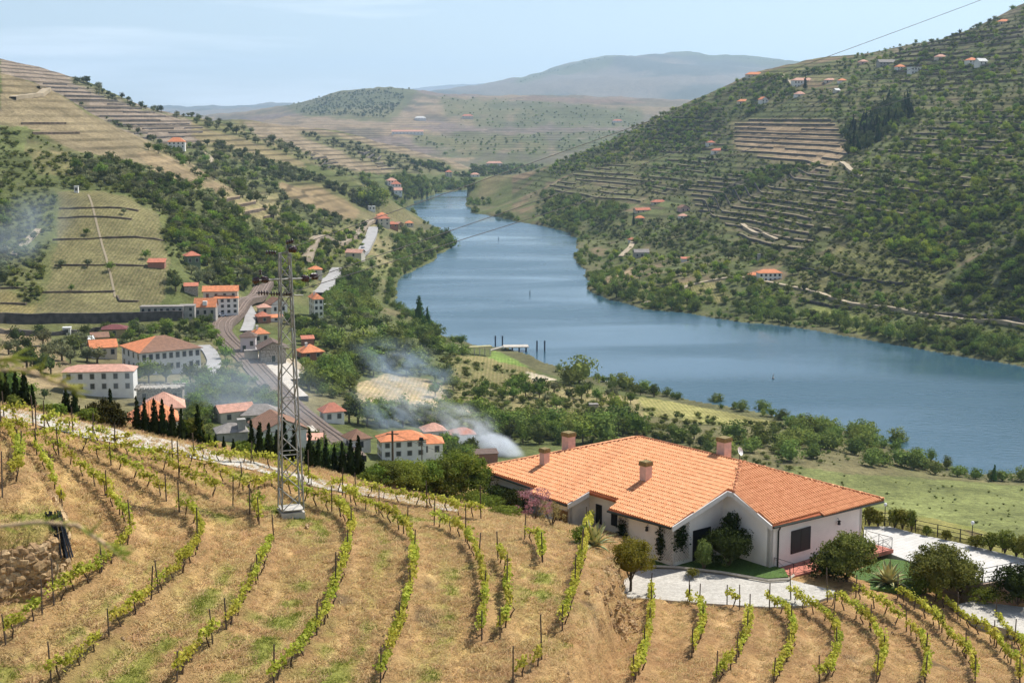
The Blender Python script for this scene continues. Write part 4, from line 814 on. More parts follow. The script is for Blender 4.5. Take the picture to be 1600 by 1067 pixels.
for q0, q1 in (((1440, 886), (1535, 911)), ((1535, 911), (1600, 899)), ((1600, 899), (1720, 955))):
    a, b = np.array(pz(*q0, PATZ)), np.array(pz(*q1, PATZ)); d = b-a; L_ = np.hypot(*d); w_.box((*((a+b)/2), PATZ-.92), (L_, .25, 1.8), math.atan2(d[1], d[0]))
w_.obj('retaining_wall', mat('patio_wall', (.34, .25, .19), scale=2, bump=.4), label='brown retaining wall under the near edge of the patio', cat='wall')
def fence(name, pts, h, label, sp, base, bars=3):
    root = empty(name, (*pts[0], base), 0, label, 'fence'); x0, y0 = pts[0]; pm = MB().box((0, 0, h/2), (.06, .06, h)).mesh('post', IRON); tot = 0
    for (ax, ay), (bx, by) in zip(pts[:-1], pts[1:]):
        L_ = math.hypot(bx-ax, by-ay); n = max(1, int(round(L_/sp)))
        for i in range(n): put('post', pm, root, (ax+(bx-ax)*i/n-x0, ay+(by-ay)*i/n-y0, 0))
        for k in range(bars): MB().bar((ax-x0, ay-y0, h*(k+1)/bars-.04), (bx-x0, by-y0, h*(k+1)/bars-.04), .04).obj('rail', IRON, root)
    put('post', pm, root, (pts[-1][0]-x0, pts[-1][1]-y0, 0)); return root
fence('patio_fence', [pz(*q, PATZ) for q in ((1352, 820), (1390, 820), (1430, 831), (1500, 846), (1600, 870), (1700, 894))], .95, 'dark iron fence along the river side of the patio', 1.5, PATZ)
fence('patio_fence', [pz(*q, PATZ) for q in ((1462, 890), (1535, 909), (1600, 896))], .95, 'dark iron fence along the vineyard side of the patio', 1.5, PATZ)
for (px, py), lb in (((1382, 821), 'black lamp post with white globe by patio corner nearest the villa'), ((1518, 851), 'black lamp post with white globe halfway along the patio fence')):
    x, y = pz(px, py, PATZ); o = empty('lamp_post', (x, y, PATZ), 0, lb, 'lamp'); MB().tube([(0, 0, 0), (0, 0, .2), (0, 0, .25), (0, 0, 1.5)], [.07, .07, .035, .03], 8).obj('pole', IRON, o)
    v, f = blob((0, 0, 1.62), (.13, .13, .15), 3, 10, 7, 0); put('globe', mesh_np('globe', v, f, [mat('lamp_globe', (.8, .8, .78), rough=.3)], True), o)
# ------------------------------------------------------------------ lane, cypresses and garden plants on the near hill
def strip(name, A, B, m_, off=.05, n=60, fz=None, **k):
    """paved strip between two plan polylines laid on the hill sheet"""
    def res(P):
        P = np.array(P); L_ = np.r_[0, np.cumsum(np.hypot(*(P[1:, :2]-P[:-1, :2]).T))]; t = np.linspace(0, L_[-1], n); return np.c_[np.interp(t, L_, P[:, 0]), np.interp(t, L_, P[:, 1])]
    a, b = res(A), res(B); q = 8; V = []
    for i in range(n):
        for j in range(q+1):
            x, y = a[i]+(b[i]-a[i])*j/q; V.append((x, y, (fz or hz)(x, y)+off))
    F = [(i*(q+1)+j, (i+1)*(q+1)+j, (i+1)*(q+1)+j+1, i*(q+1)+j+1) for i in range(n-1) for j in range(q)]
    return put(name, mesh_np(name, np.array(V), np.array(F), [m_], True), **k)
ln_near = [hitn(*q) for q in ((-120, 625), (0, 651), (140, 686), (281, 711), (400, 735), (512, 765), (611, 780), (681, 795), (715, 800))]
ln_far = [hitn(*q) for q in ((-120, 608), (0, 635), (140, 662), (281, 691), (400, 722), (512, 751), (611, 769), (681, 783), (715, 792))]
strip('lane', ln_near, ln_far, COB, .02, fz=lambda x, y: float(hillz(x, y)), kind='structure')
def near_pos(px, py):
    h = hitn(px, py); return h if h is not None else at_Y(px, py, 100)
CYL = leafmat('cypress_leaf', (.008, .016, .006), (.03, .045, .014), .15, .2)
CYM = [(mesh_np('crown', *crown(.02, 1.0, .19, 90, 900, .055, 900+q, 'cone', .9, .22), [CYL]), MB().tube([(0, 0, -.1), (0, 0, .25)], .018, 5).mesh('trunk', BARK)) for q in range(4)]
cyp = [(1.4, 588, 631), (11.2, 590, 636), (25.9, 589, 637), (39.4, 585, 639), (52, 607, 642), (104.6, 607, 652), (118, 610, 656), (174.3, 619, 668), (215, 628.5, 677), (227, 633, 680), (242.3, 633.6, 683), (255, 635.6, 686), (269.9, 641, 689), (284.5, 648, 692), (310.6, 644, 697), (327.5, 682, 703), (337, 685, 705), (350, 689, 707), (365, 689, 710), (393.5, 666.5, 712)]
cyp += [(400+x/k_, 540+a/k_, 540+b/k_) for x, a, b in ((25, 460, 640), (75, 470, 645), (118, 500, 655), (160, 450, 660), (215, 480, 675), (300, 505, 695), (350, 550, 705), (392, 555, 712), (438, 575, 720), (482, 570, 735), (528, 560, 745), (572, 550, 755))]
for i, (px, t, b_) in enumerate(sorted(cyp)):
    # the trees stand just beyond the lane, about a metre below its far edge
    fr = np.array([p for p in ln_far]); u, s = us(px, b_); pf = hitn(px, b_-1) ; Yb = (pf[1] if pf is not None else 95)+1.1
    base = np.array((u*Yb, Yb, float(hz(u*Yb, Yb)))); h = (CAMZ+us(px, t)[1]*Yb)-base[2]; h = max(.7, h)*1.25
    o = empty('cypress', base, random.random()*6, '%s dark clipped cypress from the left along the pale lane' % ordinal(i, 'first'), 'tree', 'cypresses along the lane', (h*random.uniform(.95, 1.1), h*random.uniform(.95, 1.1), h))
    if h < 1.3: o.scale = (h*1.25, h*1.25, h)
    cm, tm = CYM[i % 4]; put('crown', cm, o); put('trunk', tm, o)
def shrub(name, pos, w, h, n, leaf, m_, label, cat='shrub', stem=0.0, seed=1, core=.75, shape='round', nc=110, cs=.22, group=None):
    o = empty(name, pos, 0, label, cat, group); R = w/2
    put('crown' if stem else 'foliage', mesh_np('foliage', *crown(stem, h, R, nc, int(n*1.9), leaf, seed, shape, core*.72, cs), [m_]), o)
    b = MB(); r = np.random.default_rng(seed)
    if stem: b.tube([(0, 0, -.3), (.03, .02, stem*.6), (.0, .05, stem+.4*(h-stem))], [.11, .09, .05], 6)
    for k in range(5): a = 1.256*k; b.tube([(0, 0, stem*.7), (math.cos(a)*R*.3, math.sin(a)*R*.3, stem+(h-stem)*.35), (math.cos(a)*R*.55, math.sin(a)*R*.55, stem+(h-stem)*.65)], [.05, .035, .015], 4)
    b.obj('trunk' if stem else 'stems', BARK, o); return o
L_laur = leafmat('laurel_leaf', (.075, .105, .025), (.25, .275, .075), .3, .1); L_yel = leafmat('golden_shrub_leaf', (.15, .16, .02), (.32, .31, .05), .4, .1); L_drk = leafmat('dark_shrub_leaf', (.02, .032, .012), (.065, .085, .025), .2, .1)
L_med = leafmat('garden_leaf', (.10, .145, .025), (.25, .31, .06), .4, .15); L_hed = leafmat('hedge_leaf', (.09, .11, .02), (.26, .26, .06), .35, .15); L_pink = leafmat('blossom', (.38, .16, .17), (.62, .36, .36), .4, .1); L_top = leafmat('topiary_leaf', (.11, .15, .04), (.26, .29, .09), .3, .1)
L_brown = leafmat('copper_leaf', (.02, .022, .008), (.075, .06, .022), .3, .1)
def npos(px, py, z): q = at_z(px, py, z); return q
shrub('round_tree', npos(985, 922, 80.4), 3.2, 3.4, 3000, .12, L_yel, 'round golden green tree on a bare stem by the driveway', 'tree', .8, 11)
shrub('laurel_tree', npos(1322, 915, 79.8), 4.0, 3.5, 4800, .15, L_laur, 'broad rounded laurel tree in front of the red balcony', 'tree', .45, 12)
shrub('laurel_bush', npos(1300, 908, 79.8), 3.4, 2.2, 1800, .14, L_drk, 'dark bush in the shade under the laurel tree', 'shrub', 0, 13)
shrub('evergreen_tree', npos(1465, 938, 78.9), 4.2, 3.8, 5000, .15, L_laur, 'tall dark evergreen tree between right agave and patio', 'tree', .25, 14)
shrub('evergreen_bush', npos(1500, 930, 79.0), 3.2, 2.6, 1700, .15, L_laur, 'dark evergreen bush leaning against the tall evergreen tree', 'shrub', 0, 15)
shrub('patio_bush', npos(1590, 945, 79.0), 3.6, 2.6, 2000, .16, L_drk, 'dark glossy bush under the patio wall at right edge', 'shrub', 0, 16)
shrub('weed_clump', npos(1440, 928, 79.2), 2.6, 1.5, 900, .13, L_med, 'bright green leafy bush at the foot of the tall evergreen', 'shrub', 0, 17, .5)
shrub('weed_clump', npos(1540, 940, 79.0), 3.0, .9, 700, .13, L_med, 'low bright green plants along the lower driveway', 'shrub', 0, 18, .5)
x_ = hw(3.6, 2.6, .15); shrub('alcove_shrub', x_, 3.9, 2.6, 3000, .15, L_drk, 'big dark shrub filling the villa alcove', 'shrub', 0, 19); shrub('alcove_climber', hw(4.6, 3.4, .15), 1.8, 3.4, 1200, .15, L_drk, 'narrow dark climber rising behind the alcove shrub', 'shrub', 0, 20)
shrub('topiary', hw(1.5, 2.9, .15), 1.25, 2.2, 1500, .08, L_top, 'pale green egg shaped topiary beside the alcove door', 'shrub', 0, 21, .85)
shrub('low_bush', hw(.0, 2.5, .15), 1.0, .6, 350, .08, L_hed, 'tiny tawny bush on the lawn before the topiary', 'shrub', 0, 22)
p_ = hitn(845, 815); shrub('blossom_shrub', p_+np.array((-.4, .3, 0)), 3.0, 2.3, 1100, .10, L_pink, 'pink flowering shrub in front of the wooden gate', 'shrub', 0, 23, 0, 'round', 34, .2)
shrub('blossom_leaves', hitn(862, 822), 2.0, 1.7, 500, .10, leafmat('tawny_leaf', (.2, .14, .06), (.38, .28, .13), .4, .1), 'tawny leaved twiggy shrub right of the pink blossom', 'shrub', 0, 24, 0, 'round', 24, .25)
for i, (px, py, w, h, lb) in enumerate(((776, 795, 2.6, 1.7, 'dark shrub under the wide window, left one'), (805, 803, 2.4, 1.9, 'dark shrub under the wide window, right one'))):
    q = hitn(px, py); shrub('shade_shrub', q+np.array((0, .8, -.2)), w, h, 1100, .14, L_drk, lb, 'shrub', 0, 30+i)
for i, (px, py, w, h) in enumerate(((740, 790, 3.0, 1.1), (762, 796, 2.6, 1.0), (790, 806, 2.4, .6))):
    q = hitn(px, py); shrub('low_hedge', q+np.array((0, .4, -.1)), w, h, 800, .12, L_med, '%s low green garden bush from the left beside the lane end' % ordinal(i), 'shrub', 0, 40+i, .7)
shrub('agave_shrub', hitn(912, 852)+np.array((0, .3, 0)), 2.0, 1.1, 700, .13, L_med, 'leafy green shrub left of the left agave', 'shrub', 0, 45, .7)
def agave(pos, R, H, n, label, seed):
    o = empty('agave', pos, 0, label, 'plant'); r = np.random.default_rng(seed); m1 = mat('agave_green', (.2, .24, .13), var=.2, scale=3); m2 = mat('agave_margin', (.62, .56, .25), var=.15, scale=3)
    for k in range(n):
        f = k/n; a = k*2.4+r.random()*.3; up = .95-.85*f; L_ = H*(.75+.35*r.random())*(1.0+.25*(f)); pts = []
        for t in np.linspace(0, 1, 6):
            d = L_*t*math.cos(math.radians(12+70*up)); z = L_*t*math.sin(math.radians(12+70*up))-.45*L_*t*t*(1-up); pts.append((d, z, .2*(1-t**2.2)*(1 if t > .05 else .8)))
        def leafm(w0, dz):
            V = []; F = []
            for d, z, w in pts:
                w = w*w0; cx_, cy_ = math.cos(a), math.sin(a); V += [(cx_*d+cy_*w, cy_*d-cx_*w, z+dz+abs(w)*.35), (cx_*d, cy_*d, z+dz-.02), (cx_*d-cy_*w, cy_*d+cx_*w, z+dz+abs(w)*.35)]
            for i in range(5): F += [(3*i, 3*i+1, 3*i+4, 3*i+3), (3*i+1, 3*i+2, 3*i+5, 3*i+4)]
            return MB().add(V, F)
        lf = leafm(1.0, 0).obj('leaf', m2, o); leafm(.5, .015).obj('stripe', m1, lf)
agave(hitn(928, 856)+np.array((0, .2, 0)), 1, 1.75, 34, 'large striped agave at the villa corner above the bank', 50)
agave(npos(1388, 912, 79.8), 1, 1.75, 34, 'large yellow striped agave between laurel tree and tall evergreen', 51)
hl = [(1358, 823, 1.3, 1.5), (1372, 824, 1.1, 1.2), (1398, 826, 1.3, 1.5), (1410, 828, 1.2, 1.6), (1424, 832, .8, 1.7), (1448, 838, .7, .7), (1478, 845, .8, .7), (1525, 857, 1.4, .9), (1548, 862, 1.5, 1.3), (1570, 866, 1.5, 1.7), (1588, 871, 1.4, 1.3), (1602, 875, 1.6, 1.8), (1630, 880, 1.8, 1.6)]
for i, (px, py, w, h) in enumerate(hl):
    q = npos(px, py-2, PATZ); shrub('hedge_bush', q, w, h, int(450*w), .12, L_hed, '%s clipped hedge bush from the left along the patio fence' % ordinal(i), 'shrub', 0, 60+i, .75, group='hedge bushes along the patio fence')
# leafy young trees on the slope just beyond the lane
sl = [(22, 648, 1.0, 618), (75, 656, 1.3, 634), (92, 660, 1.2, 632), (136, 668, 1.6, 638), (150, 672, 1.2, 640), (163, 673, 2.5, 626), (188, 680, 1.4, 642), (292, 698, 1.6, 660), (303, 700, 1.8, 655), (322, 706, 1.4, 680), (380, 716, 2.0, 690), (588, 764, 2.2, 728), (606, 767, 2.6, 722), (626, 770, 2.8, 720), (646, 772, 3.0, 718), (668, 776, 3.0, 720), (690, 780, 3.2, 714), (708, 783, 3.4, 707), (726, 786, 3.2, 706), (742, 788, 2.8, 712), (634, 768, 2.8, 735), (575, 762, 1.8, 738), (655, 774, 3, 738), (680, 778, 3, 738), (700, 782, 3, 735)]
for i, (px, py, w, top) in enumerate(sl):
    u, s = us(px, py); q = hitn(px, py); Yb = (q[1] if q is not None else 98)+(3.0 if px < 400 else 2.8); base = np.array((u*Yb, Yb, float(hz(u*Yb, Yb))-.2)); br = px in (163, 188); h = max(.7, CAMZ+us(px, top)[1]*Yb-base[2])
    shrub('lane_shrub', base, w, h, int(460*w*h**.5), .15, L_brown if br else (L_med if i % 4 else L_hed), '%s leafy shrub from the left on the slope beyond the lane' % ordinal(sorted(s_[0] for s_ in sl).index(px)), 'shrub', 0, 80+i, .5, 'round', 50, .3, group='shrubs beyond the lane')
# ---- dry stone wall of the knoll and stony bank
ST = [mat('schist_%d' % i, c, var=.3, scale=5, bump=.5) for i, c in enumerate(((.36, .235, .115), (.28, .18, .09), (.44, .31, .17)))]
STM = []
for q in range(9):
    v, f = blob((0, 0, 0), (.5, .32, .32), 700+q, 6, 4, .55); STM.append(mesh_np('stone', v, f, [ST[q % 3]]))
KW = empty('stone_wall', (-21.5, 62, 91), 0, 'dry stone wall round the knoll at left edge', 'wall')
wl = np.array([(-24.5, 60.75), (-22.7, 60.95), (-21.3, 62.5), (-20.85, 64.2), (-21.5, 66.1), (-22.95, 68.4)]); wL = np.r_[0, np.cumsum(np.hypot(*(wl[1:]-wl[:-1]).T))]
c_ = 0
for row in range(12):
    t = random.uniform(0, .2)
    while t < wL[-1] and c_ < 290:
        x, y = np.interp(t, wL, wl[:, 0]), np.interp(t, wL, wl[:, 1]); zb = float(hillz(x+.9, y-.6))
        top = 2.75*(1-sm(66.5, 72, y)); zz = .12+row*.24
        if zz < top: put('stone', STM[random.randrange(9)], KW, (x+21.5+random.gauss(0, .05)-row*.012, y-62+random.gauss(0, .05)+row*.02, zb+zz-91), (random.gauss(0, .25), random.gauss(0, .25), math.atan2(*(np.interp(t+.2, wL, wl[:, 1])-y, np.interp(t+.2, wL, wl[:, 0])-x+1e-6))+random.gauss(0, .2)), random.uniform(.5, .85)); c_ += 1
        t += random.uniform(.24, .5)
SBK = empty('stone_bank', (4, 72, 83), 0, 'tumbled stone retaining bank between the upper and lower vineyard', 'wall')
bl = np.array(BANK[1:7]); bL = np.r_[0, np.cumsum(np.hypot(*(bl[1:]-bl[:-1]).T))]; rest = []
for k in range(1500):
    t = random.uniform(0, bL[-1]); x, y = np.interp(t, bL, bl[:, 0])+random.triangular(-.2, 2.0, .7), np.interp(t, bL, bl[:, 1]); z = float(hz(x, y)); s = random.uniform(.22, .55); a = random.random()*6
    if fbm(np.array([x*.5]), np.array([y*.35]), 2, 99)[0] < .45: continue
    if k < 460 and sum(1 for c in SBK.children) < 290: put('stone', STM[random.randrange(9)], SBK, (x-4, y-72, z-83), (random.gauss(0, .4), random.gauss(0, .4), a), s)
    else: rest.append((x, y, z, s, a, random.randrange(9)))
pr = []
for x, y, z, s, a, q in rest:
    V0, F0 = tf(STM[q], x-4, y-72, z-83, a, s); pr.append((V0, F0))
if pr: V, F = cat2(pr); put('small_stones', mesh_np('small_stones', V, F, [ST[0]]), SBK, kind='stuff')
# bundle of black stakes leaning on the wall
BK = empty('stake_bundle', hitn(92, 868), 0, 'bundle of black plastic stakes leaning on the knoll wall', 'stakes'); pl = mat('black_plastic', (.010, .011, .014), rough=.35, spec=.5)
for k in range(16):
    x = -.6+.085*k; MB().bar((x*1.1+random.gauss(0, .02), -.35+random.gauss(0, .05), 0), (x*.5-.25, .15+random.gauss(0, .04), 2.0+random.gauss(0, .08)), .075).obj('stake', pl, BK)
# stray stones and burnt patches of prunings
for i, (px, py, s) in enumerate(((918, 928, .5), (192, 1000, .35), (480, 824, .5), (995, 870, .3), (1395, 990, .3))):
    q = hitn(px, py); put('loose_stone', STM[i], None, q+np.array((0, 0, .05)), random.random()*6, s, ('grey stone near the foot of the left agave row', 'pale stone between rows at lower left', 'grey stone beside the pylon base', 'pale stone at the bank top below the left agave', 'pale stone between rows at lower right')[i], 'stone')
# ------------------------------------------------------------------ lattice pylon, insulators, wires, poles
STEEL = mat('galvanised_steel', (.27, .27, .245), rough=.5, metal=.35, var=.2, scale=2); CONCR = mat('concrete', (.5, .47, .42), scale=2, bump=.3); GLZ = mat('brown_insulator', (.035, .012, .010), rough=.2, spec=.6); WIRE = mat('wire', (.03, .03, .035), rough=.5)
pb = hitn(455, 806); PY = pb[1]; PYL = empty('pylon', pb, math.radians(20), 'tall grey steel lattice pylon on a concrete block', 'pylon')
MB().box((0, 0, .15), (1.36, 1.36, .42)).obj('base', CONCR, PYL); MB().box((0, 0, .5), (1.28, 1.28, .06)).obj('base_top', CONCR, PYL)
ztop = CAMZ+us(447, 396)[1]*PY-pb[2]; wb, wt = .62, .27
def wz(z): f = min(1, z/ztop); return wb+(wt-wb)*f
for sx in (-1, 1):
    for sy in (-1, 1): MB().bar((sx*wb, sy*wb, .5), (sx*wt, sy*wt, ztop), .085).obj('leg', STEEL, PYL)
nz_ = 15; zs = [.5+(ztop-.5)*(1-(1-i/nz_)**1.12) for i in range(nz_+1)]; crn = [(-1, -1), (1, -1), (1, 1), (-1, 1)]
for i in range(nz_):
    for k in range(4):
        a, b = crn[k], crn[(k+1) % 4]; w0, w1 = wz(zs[i]), wz(zs[i+1])
        if (i+k) % 2: a, b = b, a
        MB().bar((a[0]*w0, a[1]*w0, zs[i]), (b[0]*w1, b[1]*w1, zs[i+1]), .05).obj('brace', STEEL, PYL)
        if i % 3 == 0: MB().bar((a[0]*w0, a[1]*w0, zs[i]), (b[0]*w0, b[1]*w0, zs[i]), .045).obj('brace', STEEL, PYL)
zarm = CAMZ+us(447, 436)[1]*PY-pb[2]; z3 = CAMZ+us(447, 460)[1]*PY-pb[2]
for y in (-.22, .22): MB().bar((-1.55, y*.6, zarm), (1.55, y*.6, zarm), .075).obj('crossarm', STEEL, PYL)
MB().bar((-.5, 0, z3), (1.0, 0, z3-.1), .07).obj('crossarm', STEEL, PYL); MB().bar((-.35, 0, ztop), (.45, 0, ztop+.1), .07).obj('crossarm', STEEL, PYL); MB().bar((.1, 0, ztop), (.1, 0, ztop+.5), .05).obj('top_spike', STEEL, PYL)
def insulator(c, d, n=4, r=.14):
    d = np.array(d, float); d /= np.linalg.norm(d); o = MB(); c = np.array(c, float)
    for k in range(n):
        q = c+d*.15*k; o.tube([q-d*.045, q-d*.02, q+d*.02, q+d*.05], [.05, r, r*.9, .05], 9)
    o.tube([c-d*.1, c+d*(.15*n)], .025, 5); return o.obj('insulator', GLZ, PYL, True)
insulator((-.55, 0, ztop+.05), (-1, .15, .05)); insulator((.35, 0, ztop+.22), (.6, -.8, .0), 3, .2); insulator((.15, 0, ztop+.62), (1, .3, .1), 3)
insulator((-1.6, 0, zarm+.0), (-.5, -.9, -.05), 3, .2); insulator((-1.25, 0, zarm+.02), (.4, -.9, 0), 3, .2); insulator((-1.4, 0, zarm+.35), (0, 0, 1), 2, .12)
insulator((1.05, 0, zarm), (.4, -.9, 0), 3, .2); insulator((1.55, 0, zarm+.08), (.5, -.8, .1), 3, .2)
insulator((-.35, 0, z3+.05), (-1, .1, .02)); insulator((-1.05, 0, z3+.12), (-1, .1, .02), 4); insulator((.35, 0, z3+.02), (-1, .1, 0), 4)
def wire(name, P, sag, r, label, n=24):
    P = [np.array(p, float) for p in P]; pts = []
    for a, b in zip(P[:-1], P[1:]):
        for t in np.linspace(0, 1, n): q = a+(b-a)*t; pts.append(q-np.array((0, 0, sag*4*t*(1-t))))
    return MB().tube(pts, r, 5).obj(name, WIRE, label=label, cat='cable')
YE = 175
for (p0, p1, lb) in (((452, 388), (1790, -98), 'uppermost power cable running right from the pylon top'), ((490, 434), (1790, -28), 'middle power cable running right from the pylon arm'), ((449, 459), (1790, 28), 'lowest power cable running right from the pylon')):
    wire('power_cable', [at_Y(*p0, PY-.2), at_Y(*p1, YE)], .35, .024, lb)
WP = mat('pole_wood', (.12, .09, .065), scale=3, bump=.3)
def pole(px, yt, yb, Y, label, lamp=False, r=.11):
    a, b = at_Y(px, yb, Y), at_Y(px+1, yt, Y); zb = float(hillz(b[0], b[1])) if Y < 125 else float(ground(b[0], b[1])); o = empty('utility_pole', (b[0], b[1], zb), 0, label, 'pole'); h = b[2]-zb
    MB().tube([(0, 0, -.5), (0, 0, h)], [r, r*.75], 8).obj('shaft', WP, o); MB().bar((-.5, 0, h-.25), (.5, 0, h-.25), .08).obj('crosspiece', WP, o)
    if lamp: MB().box((-.05, -.15, h+.12), (.55, .3, .34), 0, .7).obj('lamp_head', IRON, o)
    return np.array((b[0], b[1], zb+h-.2))
t1 = pole(612, 673, 748, 112, 'brown wooden utility pole beyond the lane'); t2 = pole(658, 687, 730, 150, 'thin dark pole with a lamp head beyond the lane', True, .08)
t3 = pole(505, 672, 716, 330, 'far dark utility pole beside the railway', False, .16)
wire('telephone_wire', [at_Y(470, 706, 330), t1], .4, .02, 'thin telephone wire left of the brown utility pole'); wire('telephone_wire', [t1, at_Y(760, 718, 170)], .5, .02, 'thin telephone wire right of the brown utility pole')
# blurred twigs close to the camera at the left edge
TW = mat('twig_bark', (.6, .42, .24), scale=20); NL = leafmat('needle_leaf', (.35, .42, .08), (.6, .62, .2), .6, .1)
def twig(P, Y, label, seed, n):
    P = [at_Y(*q, Y) for q in P]; o = empty('branch', P[0], 0, label, 'branch'); P = [p-P[0] for p in P]; sc = Y/2222; MB().tube(P, [3.4*sc]+[3.0*sc]*(len(P)-2)+[1.5*sc], 6).obj('twig', TW, o, True); r = np.random.default_rng(seed); b = MB()
    L_ = np.linspace(.0, 1, n); Pn = np.array(P); cum = np.linspace(0, 1, len(P))
    for t in L_:
        if False: continue
        c = np.array([np.interp(t, cum, Pn[:, i]) for i in range(3)])
        for k in range(2):
            d = np.array((r.normal()*.4+.8, r.normal()*.4, r.normal()*.45)); d /= np.linalg.norm(d); b.tube([c, c+d*r.uniform(18, 40)*sc], [2.2*sc, .8*sc], 4)
    b.obj('needles', NL, o, kind='stuff')
twig([(-60, 590), (0, 578), (40, 578), (75, 592), (100, 602), (113, 606)], 2.8, 'blurred tan twig with green tip at left above the lane', 1, 16)
twig([(-60, 835), (0, 822), (60, 815), (120, 820), (165, 850), (190, 872)], 2.8, 'blurred twig with needles crossing the knoll wall', 2, 20)
twig([(-50, 560), (-10, 562), (20, 558)], 3.0, 'blurred green sprig at the very left edge', 3, 14)
# ------------------------------------------------------------------ roads, railway, walls in the valley
def vhit(px, py, y0=130, y1=28000):
    h = hit(px, py, y0, y1); return h if h is not None else at_Y(px, py, 1000)
def ribbon(name, pix, width, m_, off=.5, z=None, label=None, cat=None, kind='structure', n=80, th=.6, wide=None):
    P = np.array([at_z(*q, z) if z is not None else vhit(*q) for q in pix]); L_ = np.r_[0, np.cumsum(np.hypot(*(P[1:, :2]-P[:-1, :2]).T))]; t = np.linspace(0, L_[-1], n)
    X, Y = np.interp(t, L_, P[:, 0]), np.interp(t, L_, P[:, 1])
    for _ in range(3): X[1:-1] = (X[:-2]+2*X[1:-1]+X[2:])/4; Y[1:-1] = (Y[:-2]+2*Y[1:-1]+Y[2:])/4
    T = np.c_[np.gradient(X), np.gradient(Y)]; T /= np.linalg.norm(T, axis=1)[:, None]; N = np.c_[-T[:, 1], T[:, 0]]
    q = 4; V = []
    for i in range(n):
        zc = [float(ground(X[i]+N[i, 0]*width*(j/q-.5), Y[i]+N[i, 1]*width*(j/q-.5))) for j in range(q+1)]; zz = max(zc)+off
        V += [(X[i]+N[i, 0]*width*.5, Y[i]+N[i, 1]*width*.5, zz-2.5), (X[i]+N[i, 0]*width*.5, Y[i]+N[i, 1]*width*.5, zz), (X[i]-N[i, 0]*width*.5, Y[i]-N[i, 1]*width*.5, zz), (X[i]-N[i, 0]*width*.5, Y[i]-N[i, 1]*width*.5, zz-2.5)]
    F = [(4*i+j, 4*i+4+j, 4*i+5+j, 4*i+1+j) for i in range(n-1) for j in range(3)]
    o = put(name, mesh_np(name, np.array(V), np.array(F), [m_]), label=label, cat=cat, kind=kind); return np.c_[X, Y, [V[4*i+1][2] for i in range(n)]], N
ASPH = mat('pale_asphalt', (.34, .33, .32), var=.12, scale=.3, coord='Object'); BALL = mat('ballast', (.155, .115, .09), var=.3, scale=.8, coord='Object'); RAILM = mat('rail_steel', (.30, .22, .18), rough=.5, metal=.4); TRACK = mat('dirt_track', (.38, .31, .21), var=.15, scale=.2); PLAT = mat('platform_paving', (.52, .47, .40), var=.12, scale=.5)
SCH = mat('dark_schist_wall', (.075, .065, .06), var=.45, scale=.35, bump=.6, bscale=1.5); SCH2 = mat('brown_schist_wall', (.12, .09, .065), var=.45, scale=.35, bump=.6, bscale=1.5)
rl, rn = ribbon('railway', [(548, 716), (520, 690), (480, 655), (440, 620), (410, 588), (385, 560), (360, 536), (345, 520), (348, 507), (365, 495), (388, 480), (402, 468), (415, 458)], 8.5, BALL, .5, 22.3)
for k, o_ in enumerate((-2.9, -1.45, 1.45, 2.9)):
    MB().tube([(p[0]+n_[0]*o_, p[1]+n_[1]*o_, p[2]+.12) for p, n_ in zip(rl, rn)], .12, 4).obj('rail', RAILM, label=('leftmost', 'second', 'third', 'rightmost')[k]+' rail of the railway tracks by the station', cat='rail', group='rails of the railway')
ribbon('railway', [(470, 420), (482, 408), (500, 395), (520, 381), (545, 365), (570, 351), (590, 343)], 7, mat('ballast_far', (.30, .24, .17), var=.2, scale=.3), .8, 22.3)
ribbon('station_platform', [(470, 615), (440, 590), (408, 563), (398, 553)], 5, PLAT, 1.0, 22.6); ribbon('goods_platform', [(462, 590), (440, 573), (425, 563)], 9, PLAT, 1.2, 22.2); ribbon('station_yard', [(478, 590), (462, 572), (440, 556)], 9, TRACK, .6, 22.0)
pw, _ = ribbon('trackside_path', [(500, 690), (472, 648), (465, 625), (452, 605)], 1.6, PLAT, .9, 22.2)
ribbon('village_road', [(318, 592), (333, 578), (335, 565), (328, 552), (318, 542)], 5, ASPH, .5); ribbon('station_road', [(384, 520), (390, 505), (392, 492), (385, 482)], 5, ASPH, .5); ribbon('main_road', [(500, 462), (512, 450), (519, 438), (526, 424)], 7.5, ASPH, .5); ribbon('main_road', [(557, 408), (566, 396), (574, 382), (580, 370), (583, 358)], 8.5, ASPH, .6)
ribbon('bank_track', [(1005, 476), (1080, 445), (1150, 432), (1200, 442), (1290, 462), (1380, 480), (1440, 492), (1520, 502), (1600, 512), (1700, 522)], 3.6, TRACK, .5)
ribbon('hill_track', [(970, 402), (985, 388), (992, 375)], 4, TRACK, .6); ribbon('hill_track', [(1125, 296), (1150, 288), (1180, 280), (1200, 276)], 4, TRACK, .8); ribbon('hill_track', [(1160, 352), (1180, 365), (1215, 376)], 3.4, TRACK, .7); ribbon('hill_track', [(1315, 255), (1330, 268), (1350, 278)], 4, TRACK, .7); ribbon('hill_track', [(1222, 118), (1235, 128), (1240, 136)], 6, TRACK, .9)
ribbon('hill_track', [(20, 400), (40, 380), (60, 360)], 3, TRACK, .5); ribbon('field_path', [(138, 305), (150, 345), (165, 400), (175, 440), (180, 465)], 1.0, mat('field_path_soil', (.26, .215, .14)), .2); ribbon('hill_track', [(60, 138), (75, 141), (62, 150), (20, 155)], 5, TRACK, .8); ribbon('hill_track', [(315, 238), (328, 248), (335, 260)], 5, TRACK, .8)
